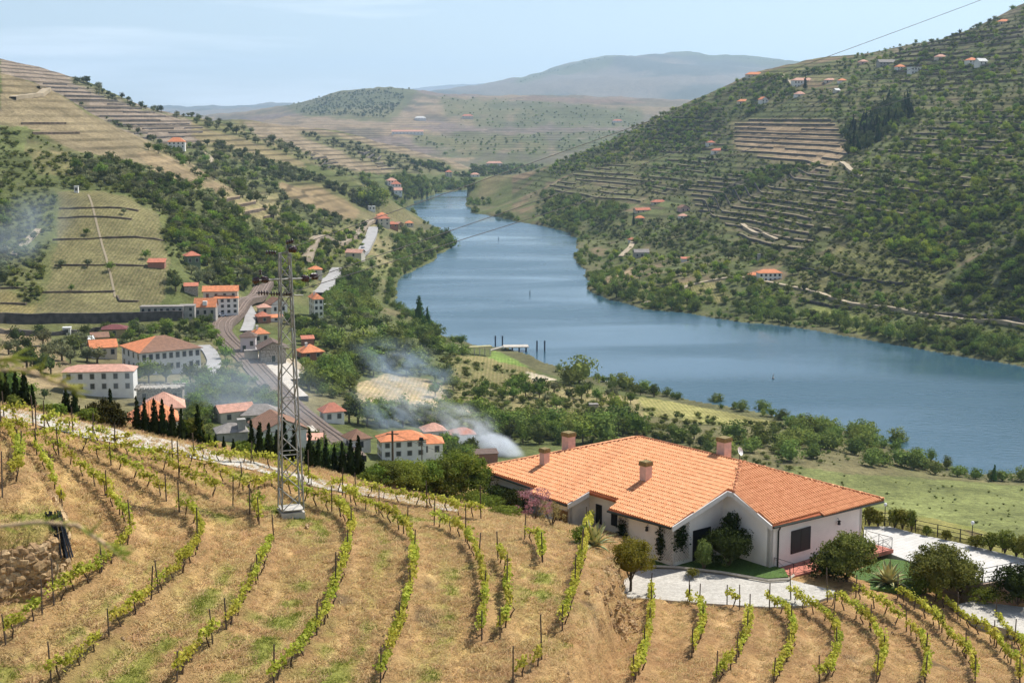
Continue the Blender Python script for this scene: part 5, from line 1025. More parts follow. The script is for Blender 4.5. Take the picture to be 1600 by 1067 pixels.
def stonewall(pix, h, m_, label, t=1.0, name='terrace_wall', y1=28000, off=0.0):
    P = np.array([vhit(*q, y1=y1) for q in pix]); L_ = np.r_[0, np.cumsum(np.hypot(*(P[1:, :2]-P[:-1, :2]).T))]; n = max(3, int(L_[-1]/4)); tt = np.linspace(0, L_[-1], n); V = []
    for q in tt:
        x, y = np.interp(q, L_, P[:, 0]), np.interp(q, L_, P[:, 1]); z = float(ground(x, y)); hh = h*(1+random.uniform(-.3, .3)) if h < 2 else h*(1+random.uniform(-.04, .04)); V += [(x, y, z-1.5), (x, y, z+hh), (x+t*.3, y+t, z+hh), (x+t*.3, y+t, z-1.5)]
    F = [(4*i+j, 4*i+4+j, 4*i+5+j, 4*i+1+j) for i in range(n-1) for j in range(3)]+[(0, 1, 2, 3), (4*n-1, 4*n-2, 4*n-3, 4*n-4)]
    return put(name, mesh_np(name, np.array(V), np.array(F), [m_]), label=label, cat='wall')
stonewall([(-60, 506), (0, 505), (100, 505), (200, 504), (285, 502)], 4.2, SCH, 'long dark retaining wall below the grey flat roofed buildings'); stonewall([(-60, 524), (0, 521), (150, 519), (220, 518)], 1.8, SCH, 'lower dark wall under the long retaining wall')
for pix, lb in (([(92, 327), (150, 326), (215, 331)], 'upper field wall'), ([(90, 342), (140, 340), (205, 344)], 'second field wall from the top'), ([(82, 376), (160, 373), (254, 377)], 'middle field wall'), ([(85, 416), (170, 415), (255, 417)], 'fourth field wall from the top'), ([(60, 459), (120, 458), (178, 457)], 'lowest field wall'), ([(182, 463), (182, 472), (215, 472)], 'short corner wall'), ([(0, 452), (40, 452)], 'short wall at left edge'), ([(0, 475), (40, 477)], 'lower short wall at left edge')):
    stonewall(pix, .8, SCH2, lb+' across the pale vineyard plot on the left hill')
for pix, h, lb in (([(1240, 420), (1290, 428), (1340, 438), (1420, 446)], 2.4, 'long dark wall right of the white riverside house'), ([(1400, 409), (1430, 414), (1462, 420)], 2.2, 'short dark wall across the dry field on the right bank'), ([(1248, 470), (1300, 480), (1345, 485)], 2.2, 'dark wall below the track on the right bank'), ([(1460, 493), (1520, 498), (1600, 508)], 3.0, 'dark wall under the rocky spur on the right'), ([(1390, 386), (1440, 390), (1500, 398)], 2.0, 'dark wall below the green trees on the right bank'), ([(1520, 362), (1570, 365), (1600, 367)], 2.0, 'dark wall high at the right edge')):
    stonewall(pix, h*.65, SCH, lb)
# terraces: each one a dry stone wall with its level tread behind
def terraces(poly, levels, y0, y1, h, mw, mt, what, keep=.85, minlen=14, step=3):
    P = np.array(poly, float); xs = np.arange(P[:, 0].min(), P[:, 0].max(), step); v = np.linspace(math.log(y0), math.log(y1), 500); YY = np.exp(v); c = 0; out_ = []
    ZZ = [bil(Zg, UG, VG, np.full_like(v, (px-800)/2195), v) for px in xs]
    for lv in levels:
        run = []; runs = []
        for px, zz in zip(xs, ZZ):
            u = (px-800)/2195; good = False
            k = np.nonzero((zz[:-1] < lv) & (zz[1:] >= lv))[0]
            for kk in k:
                t = (lv-zz[kk])/(zz[kk+1]-zz[kk]+1e-9); Yh = YY[kk]+(YY[kk+1]-YY[kk])*t; sl = (zz[kk+1]-zz[kk])/(YY[kk+1]-YY[kk]); qx, qy = project(u*Yh, Yh, lv)
                if inpoly(P, np.array([qx]), np.array([qy]))[0] and (vnoise(np.array([px/40.+lv]), np.array([lv*3.3]), 7)[0] < keep): run.append((u, Yh, max(sl, .12))); good = True; break
            if not good:
                if len(run) > 3: runs.append(run)
                run = []
        if len(run) > 3: runs.append(run)
        out_ += [(lv, r) for r in runs]
    objs = []
    for lv, r in out_:
        U_ = np.array(r); X_, Y_, S_ = U_[:, 0]*U_[:, 1], U_[:, 1], U_[:, 2]
        for _ in range(2): Y_[1:-1] = (Y_[:-2]+2*Y_[1:-1]+Y_[2:])/4
        X_ = U_[:, 0]*Y_
        if np.hypot(X_[-1]-X_[0], Y_[-1]-Y_[0]) < minlen: continue
        d = np.minimum(h/np.clip(S_, .14, 1), h*6); n = len(X_); top = lv+h+.25*(np.array([vnoise(np.array([x_/9.]), np.array([lv]), 3)[0] for x_ in X_])-.5)
        Vw = np.c_[np.c_[X_, Y_, np.full(n, lv-1.2)], np.c_[X_, Y_+.15*h, top]].reshape(-1, 3); Vt = np.c_[np.c_[X_, Y_+.15*h, top-.02], np.c_[X_+U_[:, 0]*d, Y_+d, top+.25]].reshape(-1, 3)
        F = np.array([(2*i, 2*i+2, 2*i+3, 2*i+1) for i in range(n-1)])
        qx, qy = project(X_[n//2], Y_[n//2], lv); objs.append((qy, qx, Vw, Vt, F))
    objs.sort(key=lambda o_: (round(o_[0]/3), o_[1]))
    for i, (qy, qx, Vw, Vt, F) in enumerate(objs):
        o_ = empty('terrace', Vw[0], 0, '%s narrow terrace from the top %s' % (ordinal(i), what), 'terrace', 'terraces '+what); put('wall', mesh_np('wall', Vw-Vw[0], F, [mw]), o_); put('tread', mesh_np('tread', Vt-Vw[0], F, [mt]), o_)
    return len(objs)
TRd = mat('tread_tan', (.38, .275, .165), var=.2, scale=.15, col2=(.27, .21, .11)); TRb = mat('tread_brown', (.22, .155, .10), var=.3, scale=.15, col2=(.15, .14, .06)); TRg = mat('tread_green', (.13, .145, .05), var=.35, scale=.12, col2=(.22, .18, .09)); TRp = mat('tread_grey', (.22, .18, .135), var=.2, scale=.12)
nT = 0
nT += terraces([(75, 125), (190, 160), (330, 205), (315, 220), (230, 222), (140, 175), (60, 135)], np.arange(86, 170, 4.2), 1250, 1800, 1.7, SCH, TRp, 'on the grey terraced slope of the far left hill', .8, 30, 4)
nT += terraces([(1140, 190), (1180, 188), (1300, 188), (1335, 235), (1300, 262), (1225, 262), (1150, 235)], np.arange(66, 110, 4.6), 1000, 1700, 1.6, SCH, TRd, 'on the tan slope of the right hill', .85, 25, 3)
nT += terraces([(1070, 290), (1180, 262), (1290, 265), (1335, 300), (1325, 345), (1250, 395), (1180, 385), (1090, 330)], np.arange(14, 76, 3.6), 850, 1500, 1.5, SCH, TRb, 'on the brown slope of the right hill', .85, 20, 3)
nT += terraces([(850, 290), (950, 255), (1060, 250), (1140, 245), (1060, 300), (1000, 318), (880, 318)], np.arange(18, 74, 4.0), 1150, 1900, 1.5, SCH2, TRg, 'on the green slope above the river bend', .7, 20, 4)
nT += terraces([(1400, 70), (1600, 40), (1600, 130), (1430, 150), (1380, 120)], np.arange(100, 220, 6.0), 1050, 1750, 1.7, SCH2, TRg, 'near the top of the right hill', .78, 25, 4)
nT += terraces([(1330, 250), (1500, 180), (1600, 170), (1600, 300), (1450, 340), (1340, 340)], np.arange(44, 120, 4.4), 800, 1350, 1.5, SCH, TRb, 'among the trees at mid height of the right hill', .78, 18, 4)
nT += terraces([(1000, 200), (1130, 160), (1140, 240), (1030, 240)], np.arange(70, 140, 5.0), 1300, 1850, 1.6, SCH2, TRg, 'on the upper left flank of the right hill', .75, 20, 4)
nT += terraces([(0, 150), (60, 165), (170, 235), (60, 230), (0, 200)], np.arange(88, 140, 6.0), 800, 1060, 1.6, SCH2, TRd, 'on the tan crest of the near left hill', .45, 20, 4)
nT += terraces([(480, 230), (510, 232), (535, 262), (495, 268)], np.arange(44, 74, 3.4), 1500, 1900, 1.7, SCH, TRb, 'in the dark striped patch of the far left ridge', .95, 10, 3)
nT += terraces([(555, 235), (590, 238), (625, 268), (590, 268)], np.arange(30, 66, 3.4), 1700, 2300, 1.7, SCH, TRp, 'in the second striped patch of the far left ridge', .95, 10, 3)
nT += terraces([(330, 300), (430, 320), (440, 350), (350, 330)], np.arange(40, 76, 4.0), 760, 1150, 1.8, SCH2, TRd, 'behind the round hill trees above the station', .7, 15, 4)
# ------------------------------------------------------------------ houses
PL = {'w': mat('village_white', (.74, .72, .68), var=.06, scale=.6), 'c': mat('village_cream', (.60, .54, .44), var=.08, scale=.6), 'g': mat('grey_wall', (.36, .34, .31), var=.15, scale=.8), 's': mat('rubble_wall', (.30, .26, .21), var=.45, scale=2.2, col2=(.55, .5, .42)), 'p': mat('pink_wall', (.60, .42, .38), var=.08), 'b': mat('brick_wall', (.34, .16, .11), var=.2), 'v': mat('green_wall', (.14, .18, .11), var=.2), 'o': mat('ochre_wall', (.42, .31, .17), var=.15), 'l': mat('lilac_wall', (.66, .58, .58), var=.05)}
def tilem(name, c):
    m = mat(name, c, var=.18, scale=1.0, coord='Object'); n = m.node_tree.nodes; l = m.node_tree.links.new; t = n.new('ShaderNodeTexCoord'); w = n.new('ShaderNodeTexWave'); w.inputs['Scale'].default_value = 1.0; w.inputs['Distortion'].default_value = .4; l(t.outputs['Object'], w.inputs[0]); b = n.new('ShaderNodeBump'); b.inputs['Strength'].default_value = .5; b.inputs['Distance'].default_value = .08; l(w.outputs[0], b.inputs['Height']); l(b.outputs[0], n['Principled BSDF'].inputs['Normal']); return m
RF = {'o': tilem('new_orange_tiles', (.62, .225, .10)), 'r': tilem('red_tiles', (.46, .16, .095)), 'b': tilem('brown_tiles', (.23, .125, .08)), 'm': tilem('maroon_sheet', (.16, .05, .05)), 'g': tilem('grey_slates', (.26, .235, .215)), 'k': tilem('dark_brown_tiles', (.14, .095, .075)), 't': tilem('turquoise_sheet', (.25, .36, .38)), 'w': tilem('white_sheet', (.62, .62, .6)), 'p': tilem('pale_pink_tiles', (.55, .30, .22))}
WIN = mat('window_glass', (.035, .04, .045), rough=.15, spec=.6, var=.2); WFR = mat('window_surround', (.42, .40, .37), var=.1); DOOR = mat('door_green', (.05, .07, .055), var=.2); VWIN = MB().box((0, 0, 0), (1.0, .08, 1.0)).mesh('pane', WIN); VFR = MB().box((0, 0, 0), (1.0, .06, 1.0)).mesh('window', WFR); VDR = MB().box((0, 0, 0), (1.0, .1, 1.0)).mesh('door', DOOR)
HOUSES = []
def cottage(label, px, py, La, Lb, al, h, roof='hip', rise=1.6, wm='w', rm='o', A=(3, 1), B=(2, 1), over=.5, name='house', z=None, chim=0, doors=0, Y=None):
    p = at_z(px, py, z) if z is not None else (at_Y(px, py, Y) if Y else vhit(px, py)); al = math.radians(al); o = empty(name, p, al, label, 'building' if name != 'shed' else 'shed'); HOUSES.append((px, py, p, La, Lb))
    gable = roof in ('gx', 'gy'); b = MB(); b.add([(x, y, zz) for zz in (-3, h) for x, y in ((0, 0), (La, 0), (La, Lb), (0, Lb))], [(3, 2, 1, 0), (4, 5, 6, 7), (0, 1, 5, 4), (1, 2, 6, 5), (2, 3, 7, 6), (3, 0, 4, 7)])
    if roof == 'gx': b.add([(0, 0, h), (0, Lb, h), (0, Lb/2, h+rise), (La, 0, h), (La, Lb, h), (La, Lb/2, h+rise)], [(0, 2, 1), (3, 4, 5)])
    if roof == 'gy': b.add([(0, 0, h), (La, 0, h), (La/2, 0, h+rise), (0, Lb, h), (La, Lb, h), (La/2, Lb, h+rise)], [(0, 1, 2), (3, 5, 4)])
    b.obj('wall', PL[wm], o); e = over; r = MB(); x0, x1, y0, y1 = -e, La+e, -e, Lb+e; zb = h-.05
    if roof == 'flat': r.box((La/2, Lb/2, h+.15), (La+.3, Lb+.3, .3))
    elif roof == 'ruin': 
        for k in range(26): t = k/26*2*(La+Lb); c = (t, 0) if t < La else ((La, t-La) if t < La+Lb else ((2*La+Lb-t, Lb) if t < 2*La+Lb else (0, 2*La+2*Lb-t))); r.box((c[0], c[1], h+.1), (1.1, .7, random.uniform(.2, .9)), random.random())
    elif roof == 'shed': r.add([(x0, y0, h), (x1, y0, h), (x1, y1, h+rise), (x0, y1, h+rise), (x0, y0, h+.15), (x1, y0, h+.15), (x1, y1, h+rise+.15), (x0, y1, h+rise+.15)], [(3, 2, 1, 0), (4, 5, 6, 7), (0, 1, 5, 4), (1, 2, 6, 5), (2, 3, 7, 6), (3, 0, 4, 7)])
    else:
        if roof == 'hip':
            if La >= Lb: m_ = (y1-y0)/2; R0, R1 = (x0+m_*.95, (y0+y1)/2), (x1-m_*.95, (y0+y1)/2)
            else: m_ = (x1-x0)/2; R0, R1 = ((x0+x1)/2, y0+m_*.95), ((x0+x1)/2, y1-m_*.95)
        elif roof == 'gx': R0, R1 = (x0, Lb/2), (x1, Lb/2)
        else: R0, R1 = (La/2, y0), (La/2, y1)
        zt = h+rise+.1; vs = [(x0, y0, zb), (x1, y0, zb), (x1, y1, zb), (x0, y1, zb), (*R0, zt), (*R1, zt)]; vs2 = [(x, y, zz+.16) for x, y, zz in vs]
        f = [(0, 1, 5, 4), (1, 2, 5), (2, 3, 4, 5), (3, 0, 4)] if (roof == 'gx' or (roof == 'hip' and La >= Lb)) else [(0, 1, 4), (1, 2, 5, 4), (2, 3, 5), (3, 0, 4, 5)]
        if roof == 'gx': f = [(0, 1, 5, 4), (2, 3, 4, 5)]
        if roof == 'gy': f = [(1, 2, 5, 4), (3, 0, 4, 5)]
        r.add(vs, [q[::-1] for q in f]); r.add(vs2, f); n6 = 0; r.add(vs[:4]+vs2[:4], [(0, 1, 5, 4), (1, 2, 6, 5), (2, 3, 7, 6), (3, 0, 4, 7)])
    ro = r.obj('roof', RF[rm] if roof != 'ruin' else PL['s'], o)
    for k in range(chim): MB().box((0, 0, .7), (.8, .8, 2.2)).box((0, 0, 1.85), (1.0, 1.0, .2)).obj('chimney', PL['p' if k % 2 else 'w'], ro, loc=(La*(.3+.4*k), Lb*.45, h+rise*.6))
    def wins(n, rows, L_, axis):
        for rr in range(rows):
            fh = h/rows; zc = fh*(rr+.55); ww = min(1.15, L_/(n*1.8)); wh = min(1.7, fh*.5)
            for k in range(n):
                c = L_*(k+.5)/n; isd = rr == 0 and doors and k % max(1, n//doors) == 0 and axis == 'x'
                pos = (c, -.03, zc if not isd else 1.1) if axis == 'x' else (-.03, c, zc); rot = 0 if axis == 'x' else -math.pi/2
                if isd: put('door', VDR, o, pos, rot, (1.2, 1, 2.2)); continue
                w = put('window', VFR, o, pos, rot, (ww+.3, 1, wh+.3)); put('pane', VWIN, w, (0, -.02, 0), None, (ww/(ww+.3), 1, wh/(wh+.3)))
    if A[0]: wins(A[0], A[1], La, 'x')
    if B[0]: wins(B[0], B[1], Lb, 'y')
    return o
mo = cottage('large white manor with long row of windows and brown and orange hip roof', 221, 585, 20.5, 18.5, 34, 7.0, 'hip', 3.6, 'w', 'b', (9, 2), (4, 2), .7, 'manor', doors=3)
q_ = -.7; rz_ = 7.0-.05+.17; zt_ = 7+3.6+.1+.17
MB().add([(q_, q_, rz_), (q_, 18.5-q_, rz_), (q_+(18.5-2*q_)/2*.95, 18.5/2, zt_)], [(0, 2, 1)]).obj('orange_roof_end', RF['o'], mo)
cottage('long white two storey block with salmon roof below the manor', 99, 613, 20.5, 8, 6, 6.0, 'hip', 1.4, 'w', 'p', (6, 2), (0, 1), .4)
cottage('roofless grey stone ruin in front of the manor', 214, 633, 13, 7, 8, 4.6, 'ruin', 0, 's', 'g', (3, 1), (0, 1), 0, 'ruined_house')
cottage('house with bright orange gable roof behind the manor', 143, 560, 8.5, 6.5, 24, 3.4, 'gx', 2.2, 'c', 'o', (3, 1), (1, 1), .5)
cottage('shed with maroon sheet roof above the olive trees', 160, 528, 9, 7, 12, 3.2, 'hip', 1.4, 'o', 'm', (1, 1), (0, 1), .6, 'shed'); cottage('brown roofed shed left of the maroon one', 144, 540, 6, 5, 20, 2.8, 'shed', 1.2, 'o', 'b', (0, 1), (0, 1), .4, 'shed'); cottage('small shed with white sheet roof by the olive grove', 132, 541, 3.4, 5, 20, 2.3, 'shed', .6, 'g', 'w', (0, 1), (0, 1), .3, 'shed')
cottage('tiny white hut among the olive trees', 98, 523, 3, 3, 10, 2.5, 'flat', 0, 'w', 'w', (1, 1), (0, 1), .2, 'hut')
cottage('long low grey building with row of doors above the dark wall', 219, 492, 18, 5, 4, 3.2, 'flat', 0, 'g', 'g', (7, 1), (0, 1), .2); cottage('grey flat roofed block beside the orange dormer house', 280, 498, 6.5, 6, 6, 5.2, 'flat', 0, 'g', 'g', (2, 2), (0, 1), .2)
dm = cottage('grey house with steep orange roof and a dormer', 304, 497, 9, 7, 4, 4.6, 'gx', 3.4, 'g', 'o', (3, 1), (0, 1), .4)
MB().box((4.5, .9, 6.3), (1.8, 1.6, 1.8)).obj('dormer', PL['w'], dm); cottage('white tall house with orange roof and many windows by the railway', 333, 492, 11, 8, 14, 7.2, 'hip', 1.6, 'w', 'o', (4, 3), (1, 2), .5); cottage('long white house with orange roof behind the dormer house', 318, 484, 15, 7, 8, 8.0, 'gx', 2.0, 'c', 'o', (4, 2), (1, 2), .5)
cottage('green walled cottage with red hip roof on the slope', 292, 415, 6.5, 6, 26, 4.4, 'hip', 1.8, 'v', 'r', (2, 1), (1, 1), .6); cottage('low shed with red roof at the field corner', 231, 418, 7.5, 4.5, 4, 2.2, 'shed', 1.4, 'b', 'r', (0, 1), (0, 1), .4, 'shed'); cottage('brown roofed shed above the orange dormer house', 288, 456, 6, 5, 12, 2.4, 'shed', 1.0, 's', 'r', (0, 1), (0, 1), .3, 'shed'); cottage('little turquoise roofed hut above the tall white house', 320, 458, 4.6, 4, 8, 2.2, 'shed', .5, 'g', 't', (0, 1), (0, 1), .3, 'hut')
cottage('white cottage with brown gable roof left of the pylon', 424, 492, 8, 8, 32, 4.6, 'gy', 2.6, 'w', 'b', (2, 1), (2, 1), .4); cottage('pavilion with pale pyramid roof beside the brown gabled cottage', 405, 492, 5.4, 5.4, 20, 3.2, 'hip', 1.4, 'c', 'p', (1, 1), (1, 1), .5); cottage('small house with brick red roof below the pale pavilion', 404, 505, 5.6, 6, 24, 2.8, 'hip', 1.8, 'b', 'r', (1, 1), (1, 1), .4); cottage('low red roofed annex below the white cottage', 421, 503, 6, 4, 16, 1.8, 'shed', .9, 'w', 'o', (1, 1), (0, 1), .3, 'shed')
cottage('white three storey house with orange roof right of the pylon', 491, 496, 4.5, 11.5, 20, 8.6, 'hip', 2.2, 'w', 'o', (2, 3), (3, 3), .5, chim=1); cottage('white gable ended hut right of the three storey house', 507, 487, 4, 3, 10, 3.4, 'flat', 0, 'w', 'w', (0, 1), (0, 1), .1, 'hut')
cottage('lilac white station building with dark hip roof', 376, 549, 5.6, 5.5, 6, 5.4, 'hip', 1.8, 'l', 'k', (2, 1), (1, 1), .6, z=22.8, doors=1); cottage('orange roofed house behind the station building', 398, 537, 6, 6, 24, 3.8, 'hip', 2.0, 'c', 'o', (2, 1), (1, 1), .5, chim=1)
cottage('rubble stone goods shed with dark brown gable roof', 408, 566, 9, 9, 15, 4.6, 'gy', 2.6, 's', 'k', (1, 1), (0, 1), 1.1, 'goods_shed', z=22.9, doors=1); cottage('open canopy roof on posts beside the goods shed', 382, 561, 5, 3, 10, 2.8, 'flat', 0, 'c', 'c' if 'c' in RF else 'g', (0, 1), (0, 1), .3, 'shed', z=22.9)
cottage('low house with wide bright orange hip roof right of the pylon', 474, 562, 8, 8, 26, 2.6, 'hip', 2.4, 'b', 'o', (2, 1), (1, 1), .7, chim=1); cottage('small red roof behind the wide orange roof', 472, 540, 5, 4, 14, 2.6, 'shed', .9, 'b', 'r', (0, 1), (0, 1), .3, 'shed')
cottage('small white cottage with rusty pyramid roof by the railway', 507, 660, 6.2, 5, 24, 3.0, 'hip', 2.2, 'w', 'r', (2, 1), (1, 1), .7)
cottage('white two storey house with orange roof in the smoke, balcony on its left', 597, 718, 12, 7, 16, 4.8, 'hip', 1.8, 'w', 'o', (4, 2), (3, 2), .5); cottage('long white wing with orange roof right of the balcony house', 638, 713, 9.5, 7, 8, 3.4, 'hip', 1.8, 'w', 'o', (3, 1), (0, 1), .5); cottage('white cottage with faded brown roof left of the balcony house', 550, 706, 5.5, 6, 30, 3.2, 'hip', 2.0, 'w', 'b', (1, 1), (1, 1), .5); cottage('pink roofed house half hidden in the smoke', 664, 688, 6.5, 6, 16, 2.6, 'hip', 1.8, 'c', 'p', (2, 1), (1, 1), .5); cottage('low red roofed house where the smoke rises', 706, 692, 7, 6, 10, 2.4, 'hip', 1.4, 'w', 'r', (2, 1), (1, 1), .5)
cottage('long house with salmon roof left of the stone chimney', 345, 662, 10, 6, 30, 3.0, 'gx', 1.6, 'c', 'p', (2, 1), (1, 1), .4); cottage('dark wall house with grey hip roof behind the stone chimney', 378, 665, 11, 8, 14, 2.8, 'hip', 2.2, 'c', 'g', (3, 1), (1, 1), .4); cottage('large white building with brown gable roof behind the cypresses', 410, 700, 12, 14, 24, 4.2, 'gy', 2.8, 'w', 'b', (0, 1), (0, 1), .5)
sl_ = cottage('low house with grey slate hip roof and stone chimney', 340, 688, 8, 7, 18, 1.8, 'hip', 1.8, 'g', 'g', (0, 1), (0, 1), .4); MB().box((6.5, 1.5, 2.6), (1.9, 1.9, 4.6)).box((6.5, 1.5, 5.0), (2.2, 2.2, .25)).obj('stone_chimney', PL['g'], sl_)
cottage('low salmon roofed shed at the foot of the railway', 470, 700, 6, 5, 10, 2.0, 'shed', .7, 'w', 'p', (1, 1), (0, 1), .3, 'shed')
cottage('bright orange tiled roof rising between the cypresses', 208, 692, 5, 5, 16, 2.4, 'hip', 2.0, 'c', 'o', (0, 1), (0, 1), .5, Y=165); cottage('faded pink hip roof behind the cypresses', 228, 662, 6, 6, 14, 2.4, 'hip', 2.0, 'c', 'p', (0, 1), (0, 1), .5, Y=230)
cottage('dark timber shed overgrown with vines behind the villa roof', 742, 722, 6.5, 4, 10, 2.2, 'shed', .5, 'b', 'k', (0, 1), (0, 1), .3, 'shed'); cottage('grey drystone hut at the edge of the terraces', 922, 639, 3.0, 2.4, 8, 1.4, 'flat', 0, 's', 'g', (0, 1), (0, 1), .1, 'hut')
# upstream hamlet, far village, houses on the right bank and hill
U = [('main orange roofed house of the riverside hamlet upstream', 592, 353, 10, 12, 24, 6, 'hip', 3, 'c', 'r', (2, 2), (2, 2)), ('second orange roof in the upstream hamlet', 590, 348, 9, 8, 14, 6, 'hip', 2.4, 'c', 'o', (2, 1), (1, 1)), ('red roofed house right of the upstream hamlet', 606, 356, 9, 8, 12, 3, 'hip', 2, 'b', 'r', (2, 1), (1, 1)), ('orange roofed house nearest the water in the upstream hamlet', 634, 354, 8, 7, 12, 3.4, 'hip', 2.0, 'c', 'o', (2, 1), (1, 1)), ('yellow walled house in the upstream hamlet', 622, 358, 6, 6, 40, 4, 'gy', 2, 'o', 'p', (1, 1), (1, 1)), ('white house at the top of the upstream hamlet', 576, 329, 7, 6, 20, 4, 'flat', 0, 'w', 'w', (2, 1), (1, 1)),
 ('pink roofed barn left of the straight pale road', 540, 402, 11, 7, -16, 3, 'gx', 2, 'c', 'p', (1, 1), (1, 1)), ('small orange roof beside the railway curve', 484, 430, 7, 6, 14, 3, 'hip', 1.6, 'c', 'o', (1, 1), (1, 1)), ('orange roofed farmhouse high on the left hill', 262, 232, 16, 10, 8, 6, 'hip', 4, 'w', 'o', (4, 2), (2, 1)), ('small white hut above the pale vineyard plot', 116, 301, 2, 2, 5, 3, 'flat', 0, 'w', 'w', (1, 1), (0, 1)),
 ('white house of the far village, leftmost', 606, 290, 12, 9, 20, 6, 'hip', 3, 'w', 'p', (3, 2), (0, 1)), ('white house of the far village, in the middle', 612, 297, 12, 9, 10, 7, 'hip', 3, 'w', 'r', (3, 2), (0, 1)), ('white house of the far village, lowest', 616, 304, 10, 8, 10, 5, 'gx', 3, 'w', 'p', (2, 1), (0, 1)), ('lone house with red roof on the far left ridge', 697, 276, 10, 9, 10, 7, 'hip', 3, 'c', 'r', (2, 2), (0, 1)), ('house at the tip of the far left ridge', 736, 277, 14, 9, 10, 4, 'hip', 2.6, 'w', 'p', (2, 1), (0, 1)),
 ('white riverside house with orange roof on the right bank', 1186, 441, 14, 7, 6, 5.4, 'hip', 1.8, 'w', 'o', (5, 2), (0, 1)), ('low orange roofed wing left of the white riverside house', 1172, 438, 6, 6, 4, 3, 'hip', 1.5, 'c', 'o', (1, 1), (0, 1)), ('tall narrow grey tower above the white riverside house', 1184, 412, 1.8, 1.8, 8, 6, 'flat', 0, 'g', 'g', (0, 1), (0, 1)),
 ('long orange roofed barn beside the dark fir across the river', 994, 334, 16, 5, 28, 3, 'gx', 2, 'c', 'r', (3, 1), (0, 1)), ('small pink house below the long barn', 994, 346, 8, 6, 6, 3, 'hip', 2, 'p', 'o', (2, 1), (0, 1)), ('red roofed house right of the long barn', 1020, 321, 14, 6, 16, 3, 'hip', 2, 'c', 'r', (3, 1), (0, 1)), ('pinkish house on the track above the barn', 1064, 332, 9, 8, 20, 4, 'gy', 2.6, 'p', 'b', (2, 1), (0, 1)), ('white pink roofed cottage below the track', 1062, 343, 8, 6, 10, 3, 'hip', 1.8, 'w', 'p', (2, 1), (0, 1)),
 ('grey walled house near the river bend', 992, 404, 11, 7, 8, 4.4, 'gx', 2.2, 'g', 'g', (3, 1), (0, 1)), ('little red and white house at the end of the pale track', 985, 380, 5, 5, 20, 2.6, 'hip', 1.6, 'w', 'r', (1, 1), (0, 1)), ('low red roof among trees on the right bank', 1066, 410, 8, 5, 4, 2.4, 'shed', .8, 'w', 'r', (1, 1), (0, 1)),
 ('hilltop house with long orange roof at the ridge end', 1167, 123, 22, 10, 4, 5, 'hip', 3, 'c', 'o', (4, 1), (0, 1)), ('long white mansion with many windows on the right ridge', 1241, 138, 26, 10, 14, 9, 'hip', 3, 'w', 'p', (7, 2), (0, 1)), ('low pink roofed wing right of the mansion', 1290, 131, 13, 8, 4, 4, 'hip', 2, 'c', 'p', (3, 1), (0, 1)), ('small bright orange roof right of the mansion wing', 1311, 131, 9, 7, 4, 3.5, 'hip', 2, 'w', 'o', (1, 1), (0, 1)), ('white house with pink roof below the mansion', 1245, 153, 11, 8, 16, 4, 'hip', 3, 'w', 'p', (2, 1), (0, 1)), ('white gabled house on the right ridge slope', 1190, 164, 9, 8, 22, 6, 'gy', 3, 'w', 'o', (2, 2), (0, 1)), ('long cream house with orange roof left of the gabled one', 1154, 164, 14, 7, 8, 4, 'hip', 2.4, 'c', 'o', (3, 1), (0, 1)),
 ('left one of two white houses above the tan terraces', 1106, 230, 9, 8, 14, 5, 'hip', 2.4, 'w', 'r', (2, 1), (0, 1)), ('right one of two white houses above the tan terraces', 1114, 242, 14, 8, 10, 4.4, 'hip', 2.4, 'w', 'r', (3, 1), (0, 1)), ('long pale house high on the right hill', 1374, 106, 20, 9, 10, 6, 'gx', 3, 'g', 'g', (5, 2), (0, 1)), ('orange roofed house right of the long pale house', 1402, 112, 10, 8, 10, 5, 'hip', 2.6, 'w', 'o', (3, 2), (0, 1)), ('white cube house high on the right hill', 1424, 117, 14, 9, 16, 8, 'flat', 0, 'w', 'w', (4, 2), (0, 1)), ('white house with orange roof near the right edge of the ridge', 1514, 104, 11, 9, 14, 6, 'hip', 2.6, 'w', 'o', (3, 2), (0, 1)), ('white gabled house beside it near the right edge', 1530, 106, 10, 8, 22, 6, 'gx', 3, 'w', 'w', (2, 2), (0, 1)), ('topmost orange roofed house at the right edge', 1562, 40, 13, 8, 8, 4, 'hip', 2.6, 'c', 'o', (3, 1), (0, 1)), ('white house just below the right ridge line', 1345, 102, 10, 8, 12, 4, 'hip', 2.4, 'p', 'p', (2, 1), (0, 1)), ('pink roofed house on the right ridge near the road', 1465, 95, 11, 8, 12, 4, 'hip', 2.6, 'c', 'p', (2, 1), (0, 1)), ('white hut among the terraces of the right hill', 1306, 146, 6, 5, 30, 3, 'gx', 2, 'c', 'w', (1, 1), (0, 1)),
 ('leftmost white farm far across the valley', 648, 188, 36, 16, 6, 7, 'hip', 4, 'w', 'w', (4, 1), (0, 1)), ('red roofed farm far across the valley', 722, 186, 36, 18, 6, 9, 'hip', 5, 'c', 'r', (4, 1), (0, 1)), ('long row of white houses far across the valley', 612, 211, 80, 14, 4, 8, 'gx', 4, 'w', 'p', (9, 1), (0, 1)), ('orange roofed hamlet house far across the valley', 760, 260, 34, 12, 4, 6, 'hip', 4, 'c', 'p', (6, 1), (0, 1)), ('small farm with red roof above the river mouth', 958, 192, 30, 14, 6, 6, 'hip', 4, 'w', 'r', (3, 1), (0, 1))]
for a in U: cottage(*a, name='house')
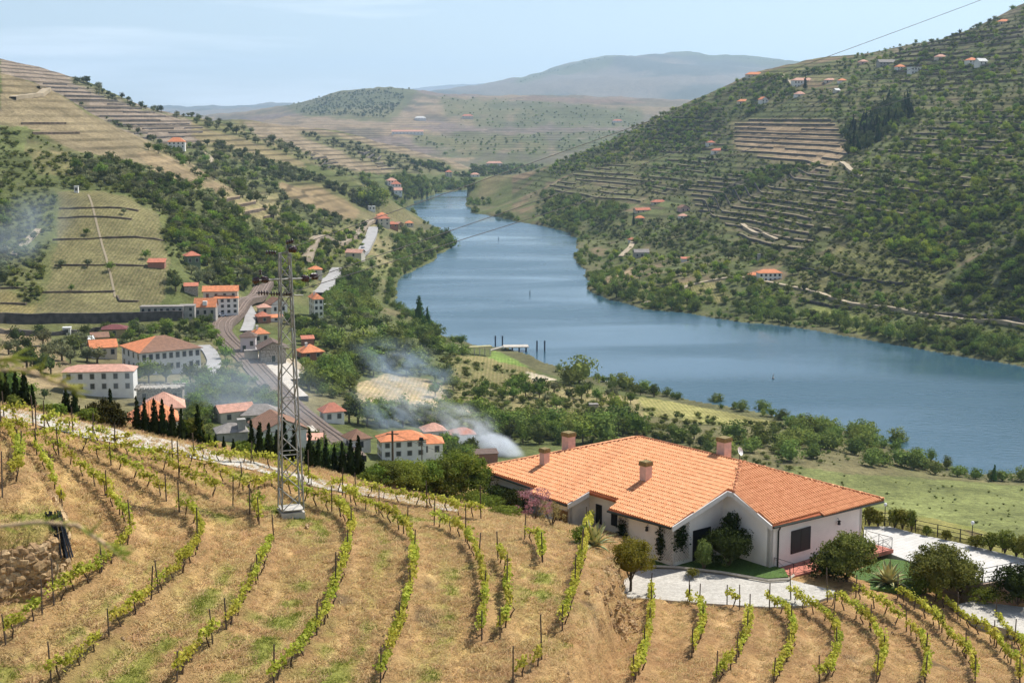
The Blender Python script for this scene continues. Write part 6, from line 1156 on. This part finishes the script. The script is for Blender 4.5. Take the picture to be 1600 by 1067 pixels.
# dock, landing, boats
DW = mat('dock_timber', (.46, .42, .36), var=.15, scale=.8); PIL = mat('pile_steel', (.06, .08, .12), rough=.5)
dk = at_z(806, 541, 2.2); DK = empty('dock', (dk[0], dk[1], 0), 0, 'timber landing stage on piles over the river', 'dock'); MB().box((0, 0, 2.2), (12, 7, .5), .06).obj('deck', DW, DK)
for k in range(8): MB().box((-5+3.3*(k % 4), -2.8+5.4*(k//4), .3), (.8, .8, 3.6)).obj('pile', PIL, DK)
MB().add([(-6, -2, 2.3), (-6, 1, 2.3), (-12, -3, 1.2), (-12, -6, 1.2), (-6, -2, 2.0), (-6, 1, 2.0), (-12, -3, .8), (-12, -6, .8)], [(0, 1, 2, 3), (7, 6, 5, 4), (0, 3, 7, 4), (1, 5, 6, 2)]).obj('ramp', DW, DK)
for i, px in enumerate((774, 785, 839, 851)):
    q = at_z(px, 549 if i > 1 else 541, 0); MB().tube([(q[0], q[1], -3), (q[0], q[1], 5.2)], .38, 8).obj('mooring_pile', PIL, label='%s dark steel mooring pile from the left at the dock' % ordinal(i), cat='pile', group='mooring piles')
lp = vhit(715, 552); LP = empty('landing_pergola', lp-np.array((0, 0, .9)), .3, 'long low pergola with grass roof left of the dock', 'pergola'); MB().box((8, 2, 3.2), (17, 4, .35), .0).obj('roof', mat('pergola_roof', (.34, .31, .16), var=.2, scale=.5), LP)
for k in range(7): MB().box((.5+2.5*k, .3, 1.2), (.4, .4, 3.6)).obj('post', PL['c'], LP)
for i, (px, py, L_) in enumerate(((944, 591, 7), (946, 597, 4))):
    q = at_z(px, py, .3); MB().box((0, 0, 0), (L_, 1.2, .6)).box((0, 0, .35), (L_*.96, 1.0, .12)).obj('pontoon', mat('pontoon_white', (.6, .6, .58)) if i else PIL, loc=q, label=('dark floating pontoon beside the big bank tree', 'pale floating pontoon beside the big bank tree')[i], cat='pontoon')
q = at_z(1208, 591, .2); bo = MB().tube([(0, 0, -.3), (0, 0, .3), (0, 0, .6), (0, 0, 1.9)], [.5, .55, .2, .1], 8); bo.obj('buoy', mat('buoy_grey', (.35, .33, .3)), loc=q, label='small grey buoy alone on the river', cat='buoy')
for i, (px, py) in enumerate(((828, 461), (779, 375))):
    q = at_z(px, py, 0); MB().tube([(q[0], q[1], -1), (q[0], q[1], 1.6), (q[0], q[1], 3.2)], [.4, .3, .1], 6).obj('channel_marker', PIL, label=('thin channel marker in mid river', 'thin channel marker far upstream')[i], cat='marker')
def car(px, py, col, label, a=0.0, s=1.0, name='parked_car'):
    p = vhit(px, py); o = empty(name, p+np.array((0, 0, .6)), a, label, 'car', None, s); b = MB(); prof = [(-2.1, .35), (-2.1, .8), (-1.3, .95), (-.8, 1.45), (.7, 1.45), (1.3, .95), (2.1, .8), (2.1, .35)]
    n = len(prof); b.add([(x, -.85, z) for x, z in prof]+[(x, .85, z) for x, z in prof], [tuple(range(n)), tuple(range(n, 2*n))[::-1]]+[(i, n+i, n+(i+1) % n, (i+1) % n) for i in range(n)]); b.obj('body', mat('paint_'+label.split()[0], col, rough=.3, var=.02), o); MB().box((0, 0, 1.18), (1.75, 1.72, .36)).obj('windows', WIN, o)
    for x in (-1.3, 1.3):
        for y in (-.86, .86): MB().tube([(x, y-.06, .33), (x, y+.06, .33)], .33, 9).obj('wheel', IRON, o)
car(338, 496, (.7, .7, .7), 'white car parked below the tall white house', .4); car(346, 497, (.6, .62, .65), 'silver van parked beside the white car', .5, 1.15, 'parked_van'); car(567, 391, (.05, .05, .06), 'dark car driving on the straight pale road', 1.35, 1.3, 'car'); car(420, 566, (.1, .1, .12), 'dark car parked before the goods shed', .3)
# ------------------------------------------------------------------ trees of the valley
AVOID = [[(1140, 192), (1180, 190), (1300, 190), (1330, 235), (1300, 258), (1225, 260), (1150, 233)], [(88, 300), (150, 296), (205, 310), (250, 340), (262, 400), (256, 470), (200, 485), (60, 488), (70, 440), (90, 370)], [(165, 540), (215, 545), (306, 535), (306, 590), (222, 590), (165, 575)], [(90, 575), (207, 568), (207, 620), (100, 620)], [(308, 535), (340, 535), (340, 598), (310, 598)], [(330, 505), (365, 480), (420, 455), (425, 465), (375, 500), (352, 525), (470, 620), (560, 700), (540, 720), (440, 640), (340, 535)], [(375, 505), (465, 520), (480, 600), (450, 600), (380, 555)],
 [(400, 470), (440, 470), (440, 512), (395, 512)], [(455, 460), (505, 460), (505, 500), (455, 500)], [(298, 455), (370, 455), (370, 500), (298, 500)], [(210, 475), (305, 475), (305, 510), (0, 522), (0, 490), (210, 490)], [(555, 598), (600, 583), (690, 598), (700, 612), (695, 645), (640, 648), (560, 640)], [(505, 430), (530, 420), (530, 450), (500, 465)], [(555, 410), (582, 355), (592, 355), (572, 410)], [(430, 285), (500, 285), (565, 325), (555, 345), (500, 335), (445, 305)],
 [(580, 670), (690, 670), (690, 725), (580, 725)], [(330, 630), (480, 650), (480, 710), (330, 700)], [(465, 535), (510, 535), (510, 565), (465, 565)], [(545, 670), (582, 670), (582, 705), (545, 705)], [(490, 625), (540, 625), (540, 662), (490, 662)], [(1170, 415), (1228, 415), (1228, 445), (1170, 445)], [(820, 578), (850, 585), (868, 596), (830, 597)], [(585, 318), (612, 325), (612, 345), (585, 345)], [(770, 530), (835, 530), (850, 565), (770, 560)], [(200, 600), (282, 600), (282, 640), (205, 640)], [(257, 208), (300, 208), (300, 232), (257, 232)],
 [(1240, 120), (1310, 118), (1310, 142), (1240, 142)], [(1100, 225), (1132, 225), (1132, 245), (1100, 245)], [(980, 318), (1045, 312), (1045, 340), (980, 350)]]
HXY = np.array([(p[0]+math.cos(.3)*La/2, p[1]+Lb/2, max(La, Lb)*.62) for _, _, p, La, Lb in HOUSES])
VH = np.linspace(math.log(130), math.log(9000), 1100)
def hits(px, py, y0, y1):
    """many lines of sight at once"""
    u, s_ = us(px, py); v = np.linspace(math.log(y0), math.log(y1), 700); Y = np.exp(v); U2 = np.repeat(u[:, None], len(v), 1); V2 = np.repeat(v[None], len(u), 0)
    d = CAMZ+s_[:, None]*Y[None]-bil(Zg, UG, VG, U2, V2); neg = d <= 0; k = neg.argmax(1); ok = neg.any(1) & (k > 0); k = np.maximum(k, 1); i = np.arange(len(u)); t = d[i, k-1]/(d[i, k-1]-d[i, k]+1e-9); Yh = Y[k-1]+(Y[k]-Y[k-1])*t
    X = u*Yh; return ok, X, Yh, ground(X, Yh)
def sample(poly, n, y0=130, y1=28000, avoid=True, gap=0.0, zmin=.3, clump=.0):
    P = np.array(poly, float); lo, hi = P.min(0), P.max(0); out_ = []
    for rep in range(14):
        m = max(60, min(900, 3*n)); px = rng.uniform(lo[0], hi[0], m); py = rng.uniform(lo[1], hi[1], m); k = inpoly(P, px, py)
        if avoid:
            for a in AVOID: k &= ~inpoly(a, px, py)
        px, py = px[k], py[k]
        if len(px) == 0: continue
        ok, X, Y, Zz = hits(px, py, max(130, y0*.8), y1*1.05); ok &= (Y > y0) & (Y < y1) & (Zz > zmin)
        if clump: sc = np.clip(Y/22, 18, 90); ok &= fbm(X/sc, Y/sc, 2, 211)+rng.normal(size=len(X))*.05 > clump
        ok &= ~(np.hypot(HXY[None, :, 0]-X[:, None], HXY[None, :, 1]-Y[:, None]) < HXY[None, :, 2]+1.5).any(1)
        for i in np.nonzero(ok)[0]:
            if len(out_) >= n: break
            if gap and any(abs(px[i]-o[0]) < gap and abs(py[i]-o[1]) < gap*.55 for o in out_): continue
            out_.append((px[i], py[i], np.array((X[i], Y[i], Zz[i]))))
        if len(out_) >= n: break
    return out_
ADJ = {'olive': 'grey green olive tree', 'decid': 'fresh green tree', 'dark': 'dark green tree', 'willow': 'lush bank tree', 'lime': 'bright lime green tree', 'shrub': 'low bush', 'conifer': 'dark conifer', 'poplar': 'poplar'}
NMS = {'olive': 'olive_tree', 'decid': 'leafy_tree', 'dark': 'dark_tree', 'willow': 'bank_tree', 'lime': 'lime_green_tree', 'shrub': 'bush', 'conifer': 'conifer', 'poplar': 'poplar_tree'}
def tree(kind, p, s, label, group=None):
    w_ = 1.28 if kind == 'willow' else 1.0; o = empty(NMS[kind], p-np.array((0, 0, .15 if kind != 'willow' else 1.1*s)), random.random()*6.28, label, 'tree', group, (s*w_*random.uniform(.9, 1.15), s*w_*random.uniform(.9, 1.15), s)); cm, tm = random.choice(VAR[kind]); put('crown', cm, o); put('trunk', tm, o); return o
# single trees that stand out
for px, py, k, s, lb in ((655, 512, 'poplar', 1.0, 'tall dark poplar standing at the water in mid picture'), (668, 513, 'poplar', .68, 'smaller dark poplar leaning right of the tall one'), (905, 598, 'willow', 1.75, 'big round bank tree right of the dock'), (890, 602, 'willow', 1.2, 'smaller bank tree left of the big round one'), (348, 412, 'lime', 1.35, 'bright lime green tree above the tall white house'), (356, 420, 'lime', 1.0, 'smaller lime green tree below the bright one'), (275, 455, 'dark', 1.5, 'big dark tree between pale plot and dormer house'), (268, 440, 'dark', 1.2, 'dark tree at the right corner of the pale plot'), (695, 380, 'dark', 2.6, 'tall dark tree on the point in the river'), (680, 375, 'willow', 1.6, 'pale tree left of the tall dark one on the point'), (705, 388, 'willow', 1.7, 'round tree at the tip of the point'), (990, 352, 'conifer', 1.3, 'dark fir beside the long barn across the river'), (851, 343, 'dark', 2.1, 'dark oak on the far bank of the bend'), (580, 322, 'willow', 3.2, 'huge pale green tree by the upstream hamlet'), (597, 318, 'lime', 2.6, 'huge yellow green tree above the upstream hamlet'), (565, 318, 'lime', 2.2, 'big yellow green tree left of the huge one'), (1258, 140, 'conifer', 1.9, 'dark cypress in front of the ridge mansion'), (963, 465, 'dark', 1.6, 'round dark tree at the water on the right bank'), (1295, 425, 'decid', 1.9, 'fresh green tree right of the white riverside house'), (1120, 632, 'willow', .7, 'small leafy tree at the water behind the villa roof'), (1192, 645, 'willow', .8, 'rounded tree at the water behind the villa ridge'), (1402, 695, 'willow', .9, 'lone round bush standing in the river shallows'), (1553, 752, 'poplar', .32, 'slender young tree on the bank at right'), (1022, 620, 'dark', 1.1, 'round dark bush at the water behind the left chimneys'), (680, 620, 'decid', 1.1, 'rightmost tree on the burning field edge'), (700, 655, 'decid', 1.3, 'broad tree right of the smoking field'), (95, 418, 'olive', .9, 'leftmost tree along the fourth wall of the pale plot'), (137, 417, 'olive', .9, 'middle tree along the fourth wall of the pale plot'), (172, 424, 'decid', .9, 'rightmost tree along the fourth wall of the pale plot'), (135, 368, 'decid', .7, 'small green tree on the middle wall of the pale plot'), (228, 405, 'decid', .9, 'green tree beside the red roofed shed of the plot'), (112, 455, 'decid', .6, 'small green tree on the lowest wall of the pale plot'), (194, 335, 'olive', .8, 'grey tree on the second wall of the pale plot'), (498, 345, 'decid', 1.3, 'bright tree above the railway cutting')):
    tree(k, vhit(px, py), s, lb)
NAMED = [  # phrase, polygon, kinds, count, scale, gap
 ('in the olive grove left of the manor', [(55, 530), (130, 535), (165, 575), (150, 585), (60, 592), (10, 560), (20, 530)], ['olive', 'olive', 'dark'], 20, (.75, 1.15), 12),
 ('in the thicket at the water beyond the villa', [(1225, 660), (1330, 660), (1395, 690), (1380, 705), (1240, 690)], ['willow', 'willow', 'shrub'], 28, (.45, .7), 8),
 ('in the orchard behind the villa chimneys', [(690, 650), (850, 662), (1000, 668), (1010, 692), (850, 695), (700, 690)], ['decid', 'decid', 'dark', 'willow'], 44, (.7, 1.1), 10),
 ('in the scrub between villa roof and river', [(1020, 690), (1130, 680), (1250, 690), (1330, 705), (1440, 725), (1440, 735), (1240, 728), (1030, 705)], ['willow', 'willow', 'dark', 'shrub'], 40, (.4, .7), 8),
 ('around the smoking field', [(500, 620), (555, 590), (700, 605), (700, 600), (640, 580), (560, 570), (500, 590)], ['decid', 'dark', 'decid'], 15, (.8, 1.2), 12),
 ('behind the balcony house', [(500, 665), (560, 655), (700, 660), (700, 670), (560, 672)], ['dark', 'decid'], 14, (.8, 1.15), 11),
 ('on the slope between pylon and river', [(500, 500), (600, 480), (640, 530), (700, 550), (660, 575), (560, 565), (510, 545)], ['decid', 'willow', 'dark', 'olive'], 34, (.75, 1.2), 12),
 ('on the bank left of the dock', [(640, 500), (690, 530), (730, 545), (720, 565), (660, 550)], ['willow', 'willow', 'decid'], 12, (.5, .85), 11),
 ('among the plots below the dock', [(700, 590), (830, 600), (1000, 625), (990, 650), (850, 640), (710, 625)], ['olive', 'decid', 'decid', 'dark'], 20, (.6, .95), 13),
 ('on the bank behind the big round tree', [(940, 603), (1010, 612), (1010, 622), (950, 615)], ['willow', 'dark'], 7, (.5, .75), 9),
 ('in front of the manor wall', [(208, 600), (300, 595), (340, 600), (380, 615), (370, 650), (300, 645), (285, 625), (210, 605)], ['decid', 'dark', 'decid'], 18, (.7, 1.05), 12),
 ('along the grassy railway cutting', [(340, 545), (365, 560), (400, 600), (430, 635), (410, 640), (370, 600), (335, 560)], ['decid', 'olive'], 10, (.5, .8), 11),
 ('on the meadow bank at right', [(1440, 730), (1500, 745), (1600, 748), (1600, 758), (1440, 740)], ['willow', 'shrub', 'willow'], 9, (.3, .5), 12),
]
for nm, poly, kinds, n, (a, b), gap in NAMED:
    a, b = a*1.45, b*1.45
    pts = sample(poly, n, 200, 1200, True, gap); pts.sort(key=lambda t: t[0])
    for i, (px, py, h) in enumerate(pts):
        k = random.choice(kinds); tree(k, h, random.uniform(a, b), '%s from the left of the trees %s' % (ordinal(i, 'first'), nm), 'trees '+nm)
# the woods, groves and scrub that read as a mass
MASS = [  # polygon, kinds, count, scale, y0, y1
 ([(0, 195), (60, 205), (120, 245), (230, 262), (330, 300), (400, 345), (420, 400), (380, 460), (300, 450), (262, 330), (200, 305), (90, 295), (60, 480), (0, 450)], ['olive', 'olive', 'olive', 'dark', 'decid'], 340, (.8, 1.35), 500, 1150),
 ([(0, 270), (90, 300), (80, 440), (40, 470), (0, 440)], ['dark', 'decid', 'olive'], 120, (.9, 1.4), 500, 1000), ([(120, 240), (200, 262), (270, 285), (300, 330), (250, 335), (200, 300), (130, 275)], ['olive', 'olive', 'dark'], 100, (.9, 1.3), 600, 1150),
 ([(270, 330), (380, 345), (410, 380), (370, 440), (300, 400), (260, 370)], ['decid', 'olive', 'dark', 'lime'], 120, (.7, 1.2), 500, 1100),
 ([(230, 235), (330, 225), (470, 290), (500, 330), (560, 345), (520, 360), (440, 350), (330, 290), (260, 245)], ['dark', 'olive', 'olive', 'decid'], 250, (1.0, 1.6), 900, 1700), ([(330, 225), (480, 270), (600, 320), (600, 335), (480, 300)], ['dark', 'olive'], 170, (1.1, 1.7), 1000, 1900),
 ([(0, 92), (60, 95), (180, 150), (340, 190), (420, 215), (560, 275), (540, 280), (400, 225), (310, 195), (170, 158), (60, 103)], ['dark', 'olive'], 130, (1.0, 1.7), 1200, 2100), ([(30, 108), (60, 112), (50, 125), (0, 118), (0, 105)], ['dark'], 40, (1.1, 1.7), 1000, 2000), ([(80, 138), (180, 195), (260, 228), (300, 250), (240, 222), (150, 178)], ['dark', 'olive'], 90, (1.0, 1.4), 1050, 1500),
 ([(460, 205), (700, 260), (740, 268), (600, 270), (540, 240)], ['dark', 'olive'], 110, (1.0, 1.7), 1700, 2450), ([(560, 275), (700, 280), (745, 285), (740, 297), (640, 312), (590, 312)], ['decid', 'willow', 'dark'], 260, (.9, 1.4), 1300, 2300),
 ([(420, 350), (520, 370), (600, 345), (610, 360), (560, 420), (520, 410), (470, 460), (400, 450), (390, 400)], ['dark', 'olive', 'decid', 'lime'], 330, (.7, 1.15), 600, 1300), ([(590, 360), (660, 365), (705, 382), (640, 425), (610, 455), (590, 470), (560, 460), (580, 420)], ['willow', 'decid', 'dark'], 270, (.6, 1.0), 700, 1350), ([(520, 430), (600, 440), (615, 475), (640, 500), (560, 500), (500, 490), (500, 465)], ['decid', 'willow', 'dark'], 150, (.7, 1.15), 600, 1100),
 ([(0, 505), (70, 515), (200, 515), (330, 505), (330, 540), (215, 545), (120, 535), (0, 530)], ['decid', 'olive', 'dark'], 70, (.6, 1.0), 350, 650), ([(0, 580), (90, 590), (90, 625), (0, 620)], ['decid', 'dark', 'shrub'], 40, (.6, 1.0), 250, 600), ([(280, 620), (340, 640), (430, 640), (500, 690), (560, 720), (450, 720), (300, 680)], ['decid', 'dark', 'shrub'], 80, (.6, 1.0), 200, 520), ([(560, 725), (740, 720), (740, 700), (690, 690), (690, 725)], ['decid', 'dark', 'shrub'], 60, (.6, 1.0), 150, 500),
 ([(330, 590), (400, 600), (470, 655), (460, 665), (400, 645), (330, 640)], ['decid', 'dark', 'decid'], 40, (.6, 1.0), 300, 560), ([(460, 560), (540, 560), (560, 600), (520, 625), (480, 610)], ['decid', 'willow', 'dark'], 40, (.8, 1.2), 350, 650), ([(440, 490), (500, 500), (520, 540), (460, 535)], ['decid', 'dark'], 40, (.7, 1.1), 400, 800), ([(300, 500), (345, 500), (335, 530), (310, 530)], ['decid', 'dark'], 20, (.6, .9), 400, 750),
 # right bank and hill
 ([(905, 385), (940, 455), (1000, 480), (1150, 497), (1330, 518), (1450, 540), (1600, 565), (1700, 580), (1700, 555), (1600, 535), (1450, 520), (1330, 500), (1150, 475), (1000, 455), (930, 400)], ['willow', 'decid', 'dark', 'willow'], 420, (.5, .95), 560, 1200),
 ([(930, 395), (1100, 400), (1180, 430), (1300, 470), (1200, 490), (1060, 475), (980, 455)], ['decid', 'lime', 'decid', 'dark'], 210, (.7, 1.15), 600, 1250), ([(730, 318), (800, 340), (900, 365), (905, 350), (1000, 330), (900, 310), (800, 300)], ['willow', 'decid', 'dark'], 260, (.7, 1.2), 1000, 2000),
 ([(800, 290), (1000, 195), (1160, 126), (1270, 110), (1280, 140), (1140, 190), (1150, 240), (1050, 240), (900, 270)], ['decid', 'dark', 'decid', 'olive', 'lime'], 1000, (.65, 1.2), 1100, 2000), ([(900, 320), (1100, 345), (1180, 390), (1300, 400), (1280, 440), (1100, 400), (930, 370)], ['decid', 'olive', 'dark'], 270, (.7, 1.2), 700, 1500),
 ([(1270, 108), (1600, 10), (1600, 180), (1450, 200), (1340, 240), (1300, 185), (1270, 150)], ['decid', 'dark', 'decid', 'olive', 'lime'], 775, (.65, 1.25), 900, 1850), ([(1330, 240), (1600, 170), (1600, 370), (1500, 390), (1300, 380), (1340, 320)], ['decid', 'decid', 'dark', 'olive', 'lime'], 775, (.65, 1.15), 650, 1400), ([(1290, 215), (1340, 200), (1390, 160), (1420, 150), (1430, 180), (1350, 240), (1300, 245)], ['dark', 'conifer', 'dark'], 170, (1.2, 1.9), 900, 1600), ([(1150, 275), (1260, 250), (1300, 255), (1230, 280), (1130, 320), (1100, 330)], ['decid', 'dark'], 170, (.8, 1.2), 900, 1500),
 ([(1380, 380), (1500, 395), (1480, 430), (1440, 410), (1380, 395)], ['lime', 'decid'], 42, (.9, 1.3), 650, 1000), ([(1290, 440), (1460, 480), (1440, 500), (1300, 470)], ['decid', 'olive'], 50, (.7, 1.1), 600, 950), ([(1460, 480), (1500, 430), (1560, 385), (1600, 360), (1700, 320), (1700, 510), (1500, 500)], ['shrub', 'dark', 'decid', 'shrub'], 330, (.8, 1.25), 600, 850), ([(1000, 260), (1150, 245), (1150, 280), (1060, 300), (1000, 300)], ['decid', 'dark', 'olive'], 150, (.7, 1.1), 1000, 1800), ([(1080, 300), (1330, 280), (1330, 345), (1250, 395)], ['olive', 'olive', 'decid'], 140, (.6, .9), 800, 1500),
 # far slopes
 ([(640, 255), (900, 262), (880, 285), (800, 300), (750, 285)], ['decid', 'dark', 'dark'], 260, (1.3, 2.2), 2200, 3300), ([(640, 215), (1000, 205), (940, 240), (700, 245)], ['dark', 'decid'], 130, (1.2, 2.0), 2500, 4000), ([(440, 165), (560, 140), (640, 140), (610, 185), (480, 180)], ['dark'], 420, (1.6, 2.6), 3300, 4600), ([(690, 150), (1000, 170), (1000, 200), (700, 200)], ['dark', 'dark', 'decid'], 120, (1.2, 2.0), 3200, 4600), ([(780, 141), (850, 113), (960, 84), (1050, 79), (1110, 87), (1240, 96), (1240, 99), (1050, 83), (960, 88), (850, 117)], ['dark'], 160, (1.2, 2.4), 6500, 8000),
]
TP, TI, TS = [], [], []
for poly, kinds, n, (a, b), y0, y1 in MASS:
    y0, y1 = FY(y0), FY(y1)
    for px, py, h in sample(poly, int(n*(1.15 if y1 < 2600 else 1.6)), y0, y1, clump=.34): 
        k = random.choice(kinds); TP.append(h-np.array((0, 0, .2))); TI.append(random.choice(SRCI[k])); TS.append(random.uniform(a*.6, b*1.05)*(1 if y1 < 2600 else .75))
# low scrub between them
for poly, n, y0, y1 in (([(0, 195), (120, 240), (330, 300), (420, 400), (380, 460), (262, 400), (200, 305), (90, 295), (60, 480), (0, 450)], 900, 480, 1150), ([(905, 380), (1600, 560), (1600, 20), (1300, 100), (1000, 200), (800, 300)], 5200, 580, 1950), ([(500, 500), (720, 560), (1010, 640), (1220, 665), (1420, 720), (1240, 735), (1000, 700), (700, 690), (560, 650), (500, 600)], 900, 250, 900), ([(400, 350), (600, 345), (700, 380), (600, 470), (420, 460)], 300, 600, 1300), ([(210, 600), (420, 620), (560, 720), (300, 690)], 120, 250, 520), ([(1240, 738), (1600, 765), (1600, 840), (1380, 800)], 60, 230, 460)):
    for px, py, h in sample(poly, n, y0, y1): TP.append(h-np.array((0, 0, .1))); TI.append(random.choice(SRCI['shrub'])); TS.append(random.uniform(.5, 1.5)*(1 if py < 700 else .6 if px < 1240 else .28))
# bushes right along both shores
for line in (SHORE_L, SHORE_R):
    W_ = np.array([at_z(x, y, 0.0)[:2] for x, y in line if x < 1750]); 
    for p0, p1 in zip(W_[:-1], W_[1:]):
        L_ = np.hypot(*(p1-p0)); nrm = np.array((-(p1-p0)[1], (p1-p0)[0]))/max(L_, 1e-6); sc_ = 1.0 if p0[1] < 1400 else 1.4
        for q in np.arange(0, L_, 3.6*sc_):
            c = p0+(p1-p0)*q/L_
            for side_ in (1, -1):
                d = np.arange(-6, 30, 1.5); g_ = ground(c[0]+nrm[0]*d*side_, c[1]+nrm[1]*d*side_); k = np.nonzero(g_ > .35)[0]
                if len(k) and ground(c[0]+nrm[0]*26*side_, c[1]+nrm[1]*26*side_) > .8:
                    dd = d[k[0]]+random.uniform(.5, 4.5); x, y = c[0]+nrm[0]*dd*side_, c[1]+nrm[1]*dd*side_; qx, qy = project(x, y, 0)
                    if 740 < qx < 870 and qy > 528 or fbm(np.array([x/30]), np.array([y/30]), 2, 5)[0] < .4: continue
                    TP.append(np.array((x, y, float(ground(x, y))-.2))); TI.append(random.choice(SRCI[random.choice(('willow', 'willow', 'shrub', 'decid'))])); TS.append(random.uniform(.35, .75)*sc_); TP[-1][2] -= .9*TS[-1]
TP = np.array(TP); TS = np.array(TS); nT_ = len(TP)
# grass and herbs under the trees
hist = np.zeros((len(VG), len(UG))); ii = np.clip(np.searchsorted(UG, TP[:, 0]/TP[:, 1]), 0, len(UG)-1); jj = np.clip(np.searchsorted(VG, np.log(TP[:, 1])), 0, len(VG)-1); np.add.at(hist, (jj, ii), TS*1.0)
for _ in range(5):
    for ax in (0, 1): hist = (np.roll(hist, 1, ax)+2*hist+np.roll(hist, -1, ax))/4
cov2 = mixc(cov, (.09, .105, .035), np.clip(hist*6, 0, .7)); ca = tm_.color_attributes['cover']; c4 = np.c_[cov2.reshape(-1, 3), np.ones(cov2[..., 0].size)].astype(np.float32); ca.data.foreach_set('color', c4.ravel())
scatter('woods', SRC, TP, TI, np.c_[rng.normal(size=nT_)*.12, rng.normal(size=nT_)*.12, rng.random(nT_)*6.283], np.c_[TS*rng.uniform(.8, 1.3, nT_), TS*rng.uniform(.8, 1.3, nT_), TS*rng.uniform(.75, 1.15, nT_)], kind='stuff', label='woods, groves and scrub covering the valley slopes', cat='trees')
scatter('dry_grass', TK, *GRASS_DEF, kind='stuff', label='dry straw and green weeds between the vine rows', cat='grass')
# ------------------------------------------------------------------ air and smoke
def volmat(name, dens, col, noise=0, aniso=.2, lo=.45, hi=.75, size=(1, 1, 1)):
    m = bpy.data.materials.new(name); m.use_nodes = True; n = m.node_tree.nodes; l = m.node_tree.links.new; n.clear(); o = n.new('ShaderNodeOutputMaterial'); v = n.new('ShaderNodeVolumePrincipled'); v.inputs['Color'].default_value = (*col, 1); v.inputs['Density'].default_value = dens; v.inputs['Anisotropy'].default_value = aniso; l(v.outputs[0], o.inputs['Volume'])
    if noise:
        t = n.new('ShaderNodeTexCoord'); z = n.new('ShaderNodeTexNoise'); z.inputs['Scale'].default_value = noise; z.inputs['Detail'].default_value = 4; z.inputs['Distortion'].default_value = .6; l(t.outputs['Object'], z.inputs[0]); r = n.new('ShaderNodeMapRange'); r.inputs[1].default_value = lo; r.inputs[2].default_value = hi; l(z.outputs[0], r.inputs[0])
        ln = n.new('ShaderNodeVectorMath'); ln.operation = 'LENGTH'; l(t.outputs['Object'], ln.inputs[0]); f = n.new('ShaderNodeMapRange'); f.inputs[1].default_value = .25; f.inputs[2].default_value = 1.0; f.inputs[3].default_value = 1; f.inputs[4].default_value = 0; f.interpolation_type = 'SMOOTHSTEP'; l(ln.outputs['Value'], f.inputs[0])
        a = n.new('ShaderNodeMath'); a.operation = 'MULTIPLY'; l(r.outputs[0], a.inputs[0]); l(f.outputs[0], a.inputs[1]); b = n.new('ShaderNodeMath'); b.operation = 'MULTIPLY'; b.inputs[1].default_value = dens; l(a.outputs[0], b.inputs[0]); l(b.outputs[0], v.inputs['Density'])
    return m
def puff(name, px, py, Y, r, dens, label, rot=0.0, col=(.86, .9, .95), noise=1.7, lo=.42, hi=.7):
    v, f = blob((0, 0, 0), (1, 1, 1), 1, 16, 10, 0); c = at_Y(px, py, Y); put(name, mesh_np(name, v, f, [volmat(name+label[:8], dens, col, noise, 0.0, lo, hi)], True), None, c, (0, rot, 0), r, label, 'smoke', None, 'stuff')
puff('smoke', 780, 700, 405, (9, 7, 4.5), 1.1, 'dense white smoke rising from behind the villa roof', .45, noise=1.5, lo=.35, hi=.62)
puff('smoke', 735, 678, 410, (15, 9, 9), .30, 'drifting smoke plume left of the dense smoke', .5, noise=2.4, lo=.47, hi=.68)
puff('smoke', 655, 625, 430, (22, 12, 8), .12, 'thin smoke drifting over the straw field', .3, noise=2.6, lo=.48, hi=.7)
puff('smoke', 630, 575, 470, (22, 14, 11), .10, 'bluish smoke among the trees above the straw field', .3, (.62, .78, .97), 2.4, .47, .7)
puff('smoke', 615, 655, 400, (18, 10, 7), .10, 'thin smoke over the balcony house', .5, (.68, .82, .97), 2.4, .47, .7)
puff('smoke', 350, 615, 410, (40, 22, 16), .035, 'blue smoke haze hanging over the village', .1, (.7, .82, .95), 1.2, .3, .7)
puff('smoke', 40, 355, 600, (30, 26, 17), .02, 'blue smoke wisp on the left hill slope', -.5, (.7, .82, .98), 1.5, .35, .7)
hb = MB().add([(x, y, z) for z in (-20, 1300) for x, y in ((-19000, -60), (19000, -60), (19000, 31000), (-19000, 31000))], [(3, 2, 1, 0), (4, 5, 6, 7), (0, 1, 5, 4), (1, 2, 6, 5), (2, 3, 7, 6), (3, 0, 4, 7)])
hb.obj('haze', volmat('haze_air', 5.2e-5, (.55, .76, 1.0), 0, .3), kind='stuff')
